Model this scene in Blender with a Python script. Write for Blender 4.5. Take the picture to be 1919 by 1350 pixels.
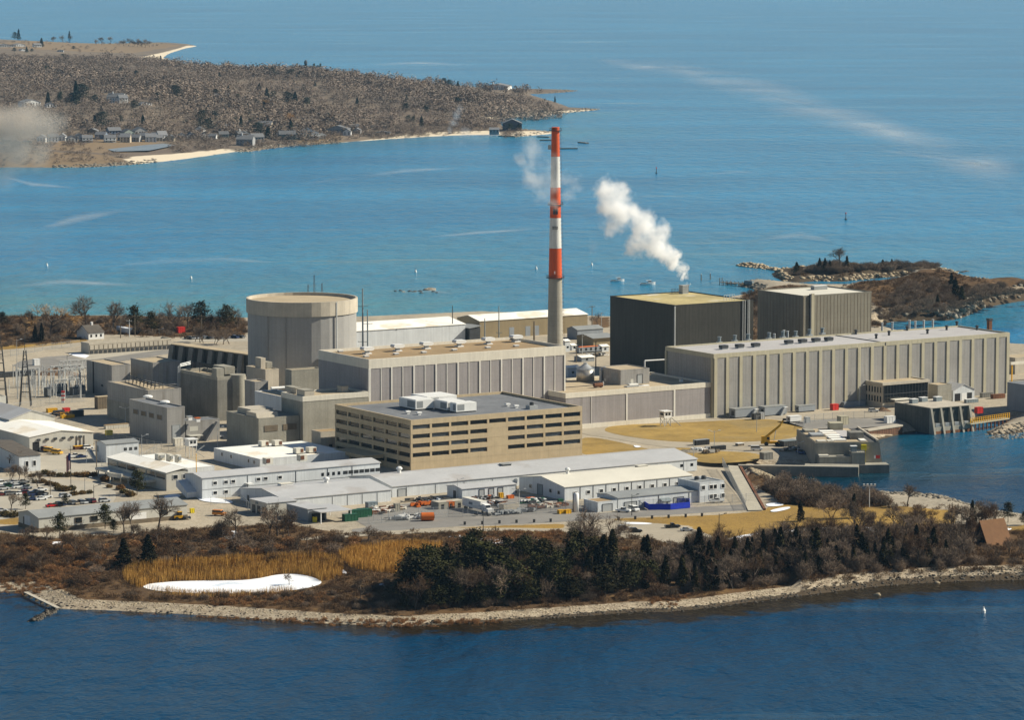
import bpy, math, random
import numpy as np
from mathutils import Vector, Matrix
RND = random.Random(11)
FPX, CX, CY, YH, CAMZ, G = 7000.0, 959.5, 675.0, -120.0, 215.0, 4.0
PITCH = math.atan((CY - YH) / FPX)
CP, SP = math.cos(PITCH), math.sin(PITCH)
GRID = math.radians(32.5)
UU = Vector((math.cos(GRID), math.sin(GRID), 0))
VV = Vector((-math.sin(GRID), math.cos(GRID), 0))
for o in list(bpy.data.objects):
 bpy.data.objects.remove(o)
scene = bpy.context.scene
COL = scene.collection
def P(px, py, z=G):
 """world point where the sight line through photo pixel (px, py) meets height z"""
 dx, dy = px - CX, CY - py
 d = Vector((dx, FPX * CP + dy * SP, -FPX * SP + dy * CP))
 t = (z - CAMZ) / d.z
 return Vector((d.x * t, d.y * t, z))
def proj(p):
 r = Vector((p.x, p.y, p.z - CAMZ))
 dep = r.y * CP - r.z * SP
 up = r.y * SP + r.z * CP
 return CX + FPX * r.x / dep, CY - FPX * up / dep
def scale_at(p):
 return FPX / (p.y * CP - (p.z - CAMZ) * SP)
def height_to(p, ytop):
 lo, hi = 0.0, 300.0
 for _ in range(50):
  m = (lo + hi) / 2
  if proj(Vector((p.x, p.y, p.z + m)))[1] > ytop:
   lo = m
  else:
   hi = m
 return lo
def length_to(p, d, px):
 """distance along d from p until the projected x reaches px"""
 lo, hi = 0.0, 600.0
 s = 1 if px > proj(p)[0] else -1
 for _ in range(50):
  m = (lo + hi) / 2
  if (px - proj(p + d * m)[0]) * s > 0:
   lo = m
  else:
   hi = m
 return lo
class MB:
 def __init__(self):
  self.v, self.f, self.m = [], [], []
 def add(self, vs, fs, m=0):
  b = len(self.v)
  self.v += [tuple(x) for x in vs]
  for f in fs:
   self.f.append(tuple(b + i for i in f))
   self.m.append(m)
  return self
 def box(self, x0, y0, z0, x1, y1, z1, m=0):
  return self.add([(x0, y0, z0), (x1, y0, z0), (x1, y1, z0), (x0, y1, z0), (x0, y0, z1), (x1, y0, z1), (x1, y1, z1), (x0, y1, z1)],
      [(0, 3, 2, 1), (4, 5, 6, 7), (0, 1, 5, 4), (1, 2, 6, 5), (2, 3, 7, 6), (3, 0, 4, 7)], m)
 def prism(self, poly, z0, z1, m=0):
  n = len(poly)
  ar = sum(poly[i][0] * poly[(i + 1) % n][1] - poly[(i + 1) % n][0] * poly[i][1] for i in range(n))
  if ar < 0:
   poly = list(poly)[::-1]
  vs = [(p[0], p[1], z0) for p in poly] + [(p[0], p[1], z1) for p in poly]
  fs = [tuple(range(n))[::-1], tuple(range(n, 2 * n))] + [(i, (i + 1) % n, n + (i + 1) % n, n + i) for i in range(n)]
  return self.add(vs, fs, m)
 def extr_y(self, prof, y0, y1, m=0):
  """profile in (x, z) pushed along y"""
  n = len(prof)
  ar = sum(prof[i][0] * prof[(i + 1) % n][1] - prof[(i + 1) % n][0] * prof[i][1] for i in range(n))
  if ar < 0:
   prof = list(prof)[::-1]
  vs = [(p[0], y0, p[1]) for p in prof] + [(p[0], y1, p[1]) for p in prof]
  fs = [tuple(range(n)), tuple(range(n, 2 * n))[::-1]] + [((i + 1) % n, i, n + i, n + (i + 1) % n) for i in range(n)]
  return self.add(vs, fs, m)
 def extr_x(self, prof, x0, x1, m=0):
  """profile in (y, z) pushed along x"""
  n = len(prof)
  ar = sum(prof[i][0] * prof[(i + 1) % n][1] - prof[(i + 1) % n][0] * prof[i][1] for i in range(n))
  if ar < 0:
   prof = list(prof)[::-1]
  vs = [(x0, p[0], p[1]) for p in prof] + [(x1, p[0], p[1]) for p in prof]
  fs = [tuple(range(n))[::-1], tuple(range(n, 2 * n))] + [(i, (i + 1) % n, n + (i + 1) % n, n + i) for i in range(n)]
  return self.add(vs, fs, m)
 def tube(self, a, b, r0, r1=None, n=6, m=0, cap=True):
  a, b = Vector(a), Vector(b)
  r1 = r0 if r1 is None else r1
  d = (b - a).normalized()
  s = d.orthogonal().normalized()
  t = d.cross(s)
  vs = []
  for c, r in ((a, r0), (b, r1)):
   for i in range(n):
    an = 2 * math.pi * i / n
    vs.append(c + (s * math.cos(an) + t * math.sin(an)) * r)
  fs = [(i, (i + 1) % n, n + (i + 1) % n, n + i) for i in range(n)]
  if cap:
   fs += [tuple(range(n))[::-1], tuple(range(n, 2 * n))]
  return self.add(vs, fs, m)
 def lathe(self, prof, n=24, c=(0, 0), m=0, cap=True):
  vs, fs = [], []
  k = len(prof)
  for r, z in prof:
   for i in range(n):
    a = 2 * math.pi * i / n
    vs.append((c[0] + r * math.cos(a), c[1] + r * math.sin(a), z))
  for j in range(k - 1):
   for i in range(n):
    fs.append((j * n + i, j * n + (i + 1) % n, (j + 1) * n + (i + 1) % n, (j + 1) * n + i))
  if cap:
   fs += [tuple(range(n))[::-1], tuple(range((k - 1) * n, k * n))]
  return self.add(vs, fs, m)
 def quad(self, *p, m=0):
  return self.add(p, [tuple(range(len(p)))], m)
 def mesh(self, name, mats, smooth=False):
  me = bpy.data.meshes.new(name)
  me.from_pydata(self.v, [], self.f)
  for mt in (mats if isinstance(mats, (list, tuple)) else [mats]):
   me.materials.append(mt)
  if len(me.materials) > 1:
   me.polygons.foreach_set('material_index', self.m)
  if smooth:
   me.polygons.foreach_set('use_smooth', [True] * len(me.polygons))
  me.update()
  return me
 def obj(self, name, mats, parent=None, smooth=False, **tags):
  return link(name, self.mesh(name, mats, smooth), parent, **tags)
def link(name, data, parent=None, **tags):
 o = bpy.data.objects.new(name, data)
 COL.objects.link(o)
 if parent is not None:
  o.parent = parent
 for k, v in tags.items():
  if v:
   o[k] = v
 return o
def thing(name, label, cat, loc=(0, 0, 0), rz=0.0, group=None):
 o = link(name, None)
 o.empty_display_size = 0.5
 o.location = loc
 o.rotation_euler = (0, 0, rz)
 o['label'] = label
 o['category'] = cat
 if group:
  o['group'] = group
 return o
KIDS = {}
def kids(o):
 return [c for c in o.children]
def copy_tree(o, parent=None):
 c = o.copy()
 COL.objects.link(c)
 c.parent = parent
 for ch in kids(o):
  copy_tree(ch, c)
 return c
def dup(o, loc, rz=None, label=None, group=None, scale=None):
 c = copy_tree(o)
 c.location = loc
 if rz is not None:
  c.rotation_euler = (0, 0, rz)
 if label:
  c['label'] = label
 if group:
  c['group'] = group
 if scale is not None:
  c.scale = scale if isinstance(scale, (tuple, list)) else (scale,) * 3
 return c
def structure(name, mb_or_mesh, m=None):
 o = mb_or_mesh.obj(name, m) if isinstance(mb_or_mesh, MB) else link(name, mb_or_mesh)
 o['kind'] = 'structure'
 return o
def nt(m):
 m.use_nodes = True
 t = m.node_tree
 t.nodes.clear()
 out = t.nodes.new('ShaderNodeOutputMaterial')
 return t, out
def N(t, typ, **kw):
 n = t.nodes.new(typ)
 for k, v in kw.items():
  setattr(n, k, v)
 return n
def mth(t, op, a, b=None, c=None, clamp=False):
 n = N(t, 'ShaderNodeMath', operation=op, use_clamp=clamp)
 for i, x in enumerate((a, b, c)):
  if x is None:
   continue
  if isinstance(x, (int, float)):
   n.inputs[i].default_value = x
  else:
   t.links.new(x, n.inputs[i])
 return n.outputs[0]
def mrange(t, v, a, b, c, d, smooth=False):
 n = N(t, 'ShaderNodeMapRange')
 if smooth:
  n.interpolation_type = 'SMOOTHSTEP'
 t.links.new(v, n.inputs[0])
 for i, x in enumerate((a, b, c, d)):
  if isinstance(x, (int, float)):
   n.inputs[1 + i].default_value = x
  else:
   t.links.new(x, n.inputs[1 + i])
 return n.outputs[0]
def mixc(t, f, a, b, mode='MIX'):
 n = N(t, 'ShaderNodeMix', data_type='RGBA', blend_type=mode)
 n.clamp_result = False
 for i, x in ((0, f), (6, a), (7, b)):
  if isinstance(x, (int, float)):
   n.inputs[i].default_value = x
  elif isinstance(x, (tuple, list)):
   n.inputs[i].default_value = (*x, 1)
  else:
   t.links.new(x, n.inputs[i])
 return n.outputs[2]
def noise(t, vec, sc, det=4, rough=.55, scl=None):
 n = N(t, 'ShaderNodeTexNoise')
 n.inputs['Scale'].default_value = sc
 n.inputs['Detail'].default_value = det
 n.inputs['Roughness'].default_value = rough
 if scl is not None:
  mp = N(t, 'ShaderNodeMapping')
  mp.inputs['Scale'].default_value = scl
  t.links.new(vec, mp.inputs[0])
  vec = mp.outputs[0]
 t.links.new(vec, n.inputs['Vector'])
 return n.outputs[0]
def scalec(t, col, f):
 n = N(t, 'ShaderNodeVectorMath', operation='SCALE')
 if isinstance(col, (tuple, list)):
  n.inputs[0].default_value = col
 else:
  t.links.new(col, n.inputs[0])
 if isinstance(f, (int, float)):
  n.inputs['Scale'].default_value = f
 else:
  t.links.new(f, n.inputs['Scale'])
 return n.outputs[0]
MATS = {}
def mat(name, col, rough=.85, var=.14, sc=.22, streak=0.0, seam=None, hseam=None, metal=0.0, spec=.3, rnd=0.0, objcol=False,
  patch=None, bump=0.0, stain=None):
 """procedural paint / stone / metal: noise mottling, run-off streaks, panel seams"""
 m = bpy.data.materials.new(name)
 t, out = nt(m)
 b = N(t, 'ShaderNodeBsdfPrincipled')
 b.inputs['Roughness'].default_value = rough
 b.inputs['Metallic'].default_value = metal
 b.inputs['Specular IOR Level'].default_value = spec
 t.links.new(b.outputs[0], out.inputs[0])
 tc = N(t, 'ShaderNodeTexCoord')
 vec = tc.outputs['Object']
 oi = None
 if rnd or objcol:
  oi = N(t, 'ShaderNodeObjectInfo')
 base = col
 if objcol:
  base = oi.outputs['Color']
 n1 = noise(t, vec, sc, 5)
 f = mrange(t, n1, .3, .7, 1 - var, 1 + var)
 n2 = noise(t, vec, sc * 9, 3)
 f = mth(t, 'MULTIPLY', f, mrange(t, n2, .3, .7, 1 - var * .5, 1 + var * .5))
 if streak:
  n3 = noise(t, vec, 1.0, 4, .6, scl=(.9, .9, .035))
  f = mth(t, 'MULTIPLY', f, mrange(t, n3, .38, .62, 1 - streak, 1 + streak * .4))
 if rnd:
  f = mth(t, 'MULTIPLY', f, mrange(t, oi.outputs['Random'], 0, 1, 1 - rnd, 1 + rnd))
 sep = N(t, 'ShaderNodeSeparateXYZ')
 t.links.new(vec, sep.inputs[0])
 if seam:
  s = mth(t, 'ADD', sep.outputs[0], sep.outputs[1])
  s = mth(t, 'FRACT', mth(t, 'DIVIDE', s, seam[0]))
  f = mth(t, 'MULTIPLY', f, mrange(t, mth(t, 'LESS_THAN', s, seam[1]), 0, 1, 1, seam[2]))
 if hseam:
  s = mth(t, 'FRACT', mth(t, 'DIVIDE', sep.outputs[2], hseam[0]))
  f = mth(t, 'MULTIPLY', f, mrange(t, mth(t, 'LESS_THAN', s, hseam[1]), 0, 1, 1, hseam[2]))
 if patch:
  pf = mrange(t, noise(t, vec, patch[1], 4), patch[2], patch[2] + .08, 0, 1)
  base = mixc(t, pf, base if not isinstance(base, tuple) else base, patch[0])
 if stain:
  sf = mrange(t, noise(t, vec, 1.0, 5, .65, scl=(stain[1], stain[1], stain[1] * .12)), stain[2], stain[2] + .12, 0, stain[3])
  base = mixc(t, sf, base, stain[0])
 c = scalec(t, base, f)
 t.links.new(c, b.inputs['Base Color'])
 if bump:
  bp = N(t, 'ShaderNodeBump')
  bp.inputs['Strength'].default_value = bump
  bp.inputs['Distance'].default_value = .3
  t.links.new(n2, bp.inputs['Height'])
  t.links.new(bp.outputs[0], b.inputs['Normal'])
 MATS[name] = m
 return m
def S(r, g, b):
 """sRGB 0-255 to linear"""
 def c(x):
  x /= 255
  return x / 12.92 if x <= .04045 else ((x + .055) / 1.055) ** 2.4
 return (c(r), c(g), c(b))
M = MATS
mat('concrete', (.30, .28, .23), .9, .16, .15, streak=.08, bump=.2)
mat('concrete_dark', (.20, .19, .165), .9, .2, .15, streak=.1, bump=.2)
mat('concrete_pale', (.46, .41, .33), .9, .1, .2, streak=.08)
mat('concrete_panel', (.42, .38, .30), .9, .1, .2, streak=.08, seam=(6.1, .04, .7))
mat('concrete_shaded', (.105, .105, .09), .85, .25, .15, streak=.15, bump=.2)  # concrete with the shade of the finned intake's left face put into its colour
mat('tan_precast', (.45, .355, .225), .9, .07, .3, streak=.06, seam=(5.4, .012, .75))
mat('siding_purple', (.30, .275, .27), .6, .08, .1, streak=.1, seam=(.9, .16, .93), hseam=(11.0, .012, .85), stain=((.17, .14, .12), .2, .62, .35))
mat('siding_grey', (.30, .285, .265), .6, .1, .1, streak=.12, seam=(.9, .16, .92), hseam=(9.0, .015, .85), stain=((.15, .12, .09), .22, .60, .45))
mat('siding_cylinder', (.31, .30, .285), .6, .06, .08, streak=.06, hseam=(14.0, .006, .85), stain=((.18, .155, .13), .15, .60, .35))
mat('siding_black', (.040, .037, .029), .55, .2, .06, streak=.25, seam=(1.4, .12, .92))
mat('siding_olive', (.205, .187, .145), .65, .12, .12, streak=.15, hseam=(6.0, .02, .8))
mat('siding_white', (.58, .60, .61), .5, .06, .2, streak=.1, seam=(1.0, .1, .92), stain=((.36, .30, .24), .35, .63, .4))
mat('siding_beige', (.50, .48, .42), .55, .05, .2, streak=.05, seam=(1.0, .1, .94))
mat('siding_tan', (.27, .21, .12), .6, .08, .2, streak=.06, seam=(1.0, .1, .9))
mat('siding_blue_grey', (.26, .28, .30), .6, .08, .2, streak=.06, seam=(.8, .12, .9))
mat('parapet_cream', (.66, .61, .51), .7, .05, .2, streak=.07)
mat('pilaster_cream', (.43, .39, .28), .7, .07, .2, streak=.1)
mat('mullion_white', (.66, .63, .57), .6, .06, .3)
mat('roof_tan', (.31, .215, .115), .95, .12, .09)
mat('roof_gravel', (.42, .335, .22), .95, .12, .09)
mat('roof_moss', (.44, .36, .17), .95, .22, .05, patch=((.60, .56, .46), .06, .56))
mat('roof_white', (.84, .81, .74), .8, .07, .07, patch=((.70, .62, .50), .06, .58))
mat('roof_offwhite', (.62, .585, .50), .8, .06, .1, seam=(1.2, .08, .95))
mat('roof_light_metal', (.46, .455, .45), .5, .09, .06, seam=(1.2, .12, .9), patch=((.40, .38, .36), .05, .57))
mat('roof_grey_metal', (.27, .275, .265), .5, .13, .1, seam=(1.2, .1, .92))
mat('roof_dark', (.16, .165, .175), .85, .22, .06)
mat('roof_shingle', (.10, .085, .07), .9, .2, .4)
mat('roof_membrane', (.43, .41, .40), .9, .08, .06)
mat('glass_dark', (.012, .014, .016), .12, .3, .5, spec=.6)
mat('glass_bronze', (.035, .026, .018), .1, .5, .25, spec=.6)
mat('glass_blue', (.05, .06, .07), .15, .3, .5, spec=.5)
mat('steel_galv', (.40, .41, .41), .45, .1, .5, metal=.4)
mat('steel_dark', (.06, .062, .065), .5, .15, .5, metal=.3)
mat('steel_blue', (.20, .235, .25), .5, .1, .3)
mat('tank_silver', (.42, .39, .34), .35, .12, .2, metal=.5, streak=.15)
mat('paint_white', (.74, .73, .70), .5, .06, .4)
mat('paint_grey', (.34, .35, .35), .55, .07, .3)
mat('paint_grey_louvre', (.30, .31, .31), .55, .07, .3, hseam=(.5, .4, .6))
mat('paint_black', (.02, .02, .021), .5, .2, .5)
mat('paint_yellow', (.62, .33, .012), .45, .1, .5)
mat('paint_bright_yellow', (.70, .55, .02), .45, .08, .5)
mat('paint_orange', (.55, .13, .02), .5, .1, .5)
mat('paint_red', (.55, .028, .02), .5, .08, .5)
mat('paint_blue', (.012, .035, .42), .55, .12, .5)
mat('paint_green', (.015, .08, .04), .5, .15, .4)
mat('stack_orange', (.62, .095, .022), .65, .1, .2, streak=.12)
mat('stack_white', (.66, .65, .61), .65, .08, .2, streak=.12)
mat('stack_concrete', (.36, .33, .27), .85, .1, .15, streak=.12, hseam=(2.4, .06, .85))
mat('rust', (.17, .068, .03), .8, .25, .3, streak=.3)
mat('sheet_pile', (.15, .072, .04), .8, .2, .2, streak=.3, seam=(1.2, .35, .45))
mat('timber', (.16, .125, .085), .85, .2, .5)
mat('timber_brown', (.13, .055, .03), .85, .25, .5)
mat('asphalt', (.22, .205, .185), .92, .12, .05, patch=((.29, .265, .23), .04, .58))
mat('asphalt_dark', (.085, .083, .082), .9, .15, .06)
mat('gravel_road', (.36, .31, .235), .95, .1, .06)
mat('pavement', (.40, .36, .29), .92, .1, .08)
mat('dry_grass', (.315, .205, .055), .95, .26, .07, patch=((.25, .175, .065), .035, .55))
mat('marsh_grass', (.26, .125, .034), .95, .2, .06, patch=((.34, .20, .06), .05, .52))
mat('snow', (.84, .85, .88), .8, .06, .1, patch=((.60, .66, .74), .09, .6))
mat('snow_blue', (.78, .82, .88), .8, .08, .15)
mat('sand', (.62, .53, .38), .95, .07, .03)
mat('soil', (.17, .10, .055), .95, .2, .2)
mat('rock_pale', (.35, .28, .185), .9, .28, .35, bump=.6, rnd=.25)
mat('rock_grey', (.23, .20, .155), .9, .3, .3, bump=.6, rnd=.3)
mat('rock_wet', (.055, .045, .032), .6, .3, .4, rnd=.3)
mat('buoy_white', (.75, .74, .7), .5)
mat('rubber', (.015, .015, .015), .8)
mat('car_paint', (.5, .5, .5), .25, .03, .5, spec=.5, objcol=True)
mat('house_wall', (.5, .5, .5), .7, .06, .3, objcol=True)
mat('house_roof', (.16, .16, .165), .85, .12, .4, rnd=.3)
mat('cloth_dark', (.02, .02, .025), .9)
mat('flag_red', (.45, .03, .05), .8)
mat('flag_blue', (.03, .04, .16), .8)
mat('bark', (.105, .078, .058), .95, .2, .6, rnd=.25)
mat('steel_pale', (.50, .51, .50), .5, .08, .5)
def leafmat(name, col, var=.3, rnd=.25, hue=None, trans=.0):
 m = bpy.data.materials.new(name)
 t, out = nt(m)
 b = N(t, 'ShaderNodeBsdfPrincipled')
 b.inputs['Roughness'].default_value = .9
 b.inputs['Specular IOR Level'].default_value = .15
 geo = N(t, 'ShaderNodeNewGeometry')
 oi = N(t, 'ShaderNodeObjectInfo')
 f = mrange(t, geo.outputs['Random Per Island'], 0, 1, 1 - var, 1 + var)
 f = mth(t, 'MULTIPLY', f, mrange(t, oi.outputs['Random'], 0, 1, 1 - rnd, 1 + rnd))
 f = mth(t, 'MULTIPLY', f, mth(t, 'ADD', 1.0, N(t, 'ShaderNodeAttribute', attribute_name='tint').outputs['Fac']))
 base = col
 if hue:
  base = mixc(t, oi.outputs['Random'], col, hue)
 t.links.new(scalec(t, base, f), b.inputs['Base Color'])
 t.links.new(b.outputs[0], out.inputs[0])
 MATS[name] = m
 return m
leafmat('twigs_grey', (.12, .085, .058), .3, .3, (.21, .155, .11))
leafmat('twigs_brown', (.14, .078, .04), .35, .3, (.11, .072, .043))
leafmat('twigs_russet', (.30, .145, .05), .35, .25, (.24, .13, .06))
leafmat('twigs_straw', (.40, .235, .09), .3, .2)
leafmat('needles_dark', (.019, .0165, .004), .5, .35, (.034, .028, .007))
leafmat('needles_pine', (.042, .04, .009), .4, .3, (.034, .034, .008))
leafmat('needles_far', (.030, .040, .026), .4, .3)
leafmat('shrub_green', (.10, .085, .025), .4, .3, (.17, .09, .03))
leafmat('reed_straw', (.45, .25, .06), .45, .1)
leafmat('reed_pale', (.47, .29, .10), .35, .1)
leafmat('woods_far', (.225, .175, .135), .1, .1)
leafmat('scrub_grey', (.17, .125, .088), .35, .1)
leafmat('brush_mix', (.13, .078, .04), .5, .1)
cam_d = bpy.data.cameras.new('camera')
cam = bpy.data.objects.new('camera', cam_d)
COL.objects.link(cam)
cam.location = (0, 0, CAMZ)
cam.rotation_euler = (math.pi / 2 - PITCH, 0, 0)
cam_d.sensor_width = 36
cam_d.lens = FPX / 1919 * 36
cam_d.clip_start = 1
cam_d.clip_end = 90000
scene.camera = cam
SUN_AZ, SUN_EL = math.radians(99), math.radians(35)
SUN = Vector((math.sin(SUN_AZ) * math.cos(SUN_EL), -math.cos(SUN_AZ) * math.cos(SUN_EL), math.sin(SUN_EL)))
sd_ = bpy.data.lights.new('sun', 'SUN')
sd_.energy = 5.0
sd_.angle = math.radians(.5)
sd_.color = (1, .93, .77)
sun = bpy.data.objects.new('sun', sd_)
COL.objects.link(sun)
sun.rotation_euler = SUN.to_track_quat('Z', 'Y').to_euler()
sun.location = (500, 1500, 900)
world = bpy.data.worlds.new('World')
scene.world = world
world.use_nodes = True
wt = world.node_tree
sky = wt.nodes.new('ShaderNodeTexSky')
sky.sky_type = 'NISHITA'
sky.sun_disc = False
sky.sun_elevation = SUN_EL
sky.sun_rotation = math.atan2(SUN.x, SUN.y)
sky.air_density = 1.0
sky.dust_density = .1
sky.ozone_density = 2.0
wt.links.new(sky.outputs[0], wt.nodes['Background'].inputs[0])
wt.nodes['Background'].inputs[1].default_value = .05
vs_ = scene.view_settings
vs_.view_transform = 'Standard'
vs_.look = 'None'
vs_.gamma = 1
vs_.use_curve_mapping = False
vs_.exposure = .5
scene.cycles.diffuse_bounces = 2
scene.cycles.glossy_bounces = 2
scene.cycles.transparent_max_bounces = 12
scene.cycles.volume_bounces = 8
scene.cycles.max_bounces = 9
scene.cycles.use_denoising = True
def volmat(name):
 m = bpy.data.materials.new(name)
 t, out = nt(m)
 v = N(t, 'ShaderNodeVolumePrincipled')
 t.links.new(v.outputs[0], out.inputs['Volume'])
 return m, t, v
hm_, ht_, hv_ = volmat('air')
hv_.inputs['Color'].default_value = (.38, .70, 1.0, 1)
hv_.inputs['Density'].default_value = 1.45e-5
hv_.inputs['Anisotropy'].default_value = 0.1
hz = MB().box(-12500, -600, -8, 12500, 27000, 219).obj('haze', hm_)
hz['kind'] = 'stuff'
def sdpoly(pts, poly):
 """signed distance (positive inside) of an (N,2) array to a polygon"""
 poly = np.asarray(poly, float)
 a, b = poly, np.roll(poly, -1, 0)
 best = np.full(len(pts), 1e18)
 ins = np.zeros(len(pts), bool)
 for i in range(len(poly)):
  d = b[i] - a[i]
  w = pts - a[i]
  t = np.clip((w @ d) / max(d @ d, 1e-9), 0, 1)
  q = w - t[:, None] * d
  best = np.minimum(best, (q * q).sum(1))
  c = (a[i, 1] > pts[:, 1]) != (b[i, 1] > pts[:, 1])
  if abs(d[1]) > 1e-12:
   x = a[i, 0] + (pts[:, 1] - a[i, 1]) * d[0] / d[1]
   ins ^= c & (pts[:, 0] < x)
 return np.where(ins, 1, -1) * np.sqrt(best)
def world_poly(pix, z=0.0):
 return np.array([P(x, y, z)[:2] for x, y in pix])
MAIN = [(-330, 1095), (-60, 1112), (40, 1108), (75, 1122), (112, 1142), (180, 1144), (250, 1147), (330, 1151), (420, 1156), (520, 1163), (620, 1170), (700, 1173),
  (760, 1176), (830, 1171), (900, 1168), (960, 1164), (1020, 1160), (1080, 1156), (1140, 1152), (1200, 1147), (1250, 1148), (1330, 1140), (1400, 1130),
  (1480, 1120), (1560, 1110), (1640, 1100), (1720, 1094), (1800, 1090), (1919, 1087), (2250, 1086),
  (2250, 1000), (2000, 985), (1919, 972), (1880, 966), (1840, 958), (1810, 948), (1788, 940), (1740, 937), (1680, 934), (1632, 932), (1585, 932), (1545, 928),
  (1505, 918), (1478, 908), (1455, 898), (1432, 887), (1436, 880), (1645, 880), (1642, 826), (1690, 814), (1745, 806), (1812, 800), (1816, 790), (1886, 788), (1872, 800), (1848, 810), (1856, 816),
  (1885, 815), (1930, 809), (2250, 806), (2250, 668), (1919, 654), (1850, 645), (1750, 636), (1690, 626), (1652, 612), (1664, 603), (1700, 600), (1735, 599),
  (1782, 599), (1800, 595), (1822, 586), (1845, 575), (1880, 567), (1919, 562), (2250, 545), (2250, 535), (1919, 548), (1870, 547), (1820, 538), (1790, 527),
  (1760, 523), (1730, 521), (1712, 520), (1695, 523), (1690, 534), (1660, 541), (1600, 541), (1530, 541), (1480, 536), (1430, 531), (1395, 531), (1388, 536), (1420, 544),
  (1400, 556), (1300, 572), (1200, 592), (1140, 602), (1100, 600), (900, 592), (680, 602), (460, 604), (200, 600), (0, 602), (-330, 600)]
ISLE = [(1446, 513), (1450, 519), (1468, 527), (1495, 530), (1530, 527), (1580, 528), (1640, 522), (1680, 519), (1705, 519), (1730, 519), (1770, 514), (1795, 512), (1760, 505),
  (1740, 501), (1690, 503), (1600, 504), (1510, 504), (1460, 508)]
SPUR = [(1381, 499), (1400, 501), (1430, 504), (1455, 508), (1465, 507), (1440, 501), (1410, 497), (1385, 496)]
HILL = [(1632, 612), (1655, 606), (1700, 603), (1782, 602), (1804, 597), (1825, 588), (1850, 577), (1919, 565), (2250, 549), (2250, 534), (1919, 546), (1870, 545), (1820, 536),
  (1790, 526), (1740, 522), (1700, 527), (1660, 545), (1600, 550), (1560, 560), (1600, 590)]
POND = [(264, 1100), (282, 1094), (330, 1090), (400, 1088), (450, 1089), (490, 1084), (520, 1077), (560, 1076), (592, 1084), (606, 1092), (590, 1100), (545, 1108), (480, 1113),
  (400, 1114), (330, 1111), (285, 1107)]
FAR = [(-400, 330), (-100, 318), (0, 313), (100, 314), (180, 313), (240, 309), (288, 304), (320, 301), (380, 293), (440, 284), (462, 285), (500, 279), (560, 272), (600, 270), (650, 266),
 (720, 261), (800, 256), (870, 253), (925, 252), (970, 256), (1040, 250), (1042, 247), (1000, 244), (960, 243), (940, 238), (934, 229), (940, 222), (980, 218),
 (1040, 213), (1085, 209), (1118, 206), (1118, 204), (1085, 203), (1064, 201), (1045, 193), (1010, 183), (990, 176), (1030, 175), (1085, 170), (1060, 169), (990, 168),
 (940, 168), (900, 164), (800, 155), (600, 145), (470, 135), (380, 126), (330, 116), (304, 108), (318, 99), (345, 91), (368, 86), (350, 82), (300, 80), (250, 82),
 (150, 84), (0, 82), (-400, 80)]
MAINW, ISLEW, SPURW, HILLW, FARW = [world_poly(p) for p in (MAIN, ISLE, SPUR, HILL, FAR)]
PONDW = world_poly(POND, 2.0)
def near_z(pts):
 pts = np.asarray(pts, float)
 d = sdpoly(pts, MAINW)
 z = np.interp(d, [-30, -6, 0, 9, 40, 60], [-4, -1.2, 0, 1.6, 3.6, G])
 back = (pts[:, 1] > 1500) | (pts[:, 0] > 95)
 zb = np.interp(d, [-30, -3, 0, 5, 12], [-4, -1.2, 0, 2.6, G])
 z = np.where(back, zb, z)
 h = sdpoly(pts, HILLW)
 rough = np.sin(pts[:, 0] * .21 + 1.7 * np.sin(pts[:, 1] * .05)) * np.sin(pts[:, 1] * .06 + pts[:, 0] * .07)
 z = z + np.interp(h, [0, 6, 30, 60], [0, 3.6, 6.2, 7.5]) * (1 + .18 * rough) * (h > 0)
 di = sdpoly(pts, ISLEW)
 z = np.maximum(z, np.interp(di, [-30, -3, 0, 5, 14, 60], [-4, -1.2, 0, 2.2, 3.6, 9.5]) * np.where(di > 0, 1 + .2 * rough, 1))
 ds = sdpoly(pts, SPURW)
 z = np.maximum(z, np.interp(ds, [-30, -3, 0, 5, 14], [-4, -1.2, 0, 1.8, 2.4]))
 dp = sdpoly(pts, PONDW)
 z = np.where(dp > -14, np.minimum(z, np.interp(-dp, [0, 14], [1.85, 3.0])), z)
 return z
def far_z(pts):
 d = sdpoly(pts, FARW)
 wob = 1 + .25 * np.sin(pts[:, 0] * .011 + 1) * np.sin(pts[:, 1] * .0045)
 return np.interp(d, [-60, 0, 25, 90, 260, 420], [-4, 0, 2.5, 5, 16, 22]) * np.where(d > 60, wob, 1)
LX, LY = np.arange(-360, 436, 2.5), np.arange(1080, 2530, 2.5)
_gx, _gy = np.meshgrid(LX, LY)
LZ = near_z(np.stack([_gx.ravel(), _gy.ravel()], 1)).reshape(_gx.shape)
def gz(x, y):
 i, j = min(max((x + 360) / 2.5, 0), len(LX) - 1.01), min(max((y - 1080) / 2.5, 0), len(LY) - 1.01)
 a, b = int(i), int(j)
 f, g_ = i - a, j - b
 return float((LZ[b, a] * (1 - f) + LZ[b, a + 1] * f) * (1 - g_) + (LZ[b + 1, a] * (1 - f) + LZ[b + 1, a + 1] * f) * g_)
def PG(px, py):
 """point of the near ground seen at a photo pixel"""
 z = G
 for _ in range(5):
  p = P(px, py, z)
  z = max(gz(p.x, p.y), -.3)
 return P(px, py, z)
def PF(px, py):
 z = 4.0
 for _ in range(6):
  p = P(px, py, z)
  z = max(float(far_z(np.array([[p.x, p.y]]))[0]), -.3)
 return P(px, py, z)
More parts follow.
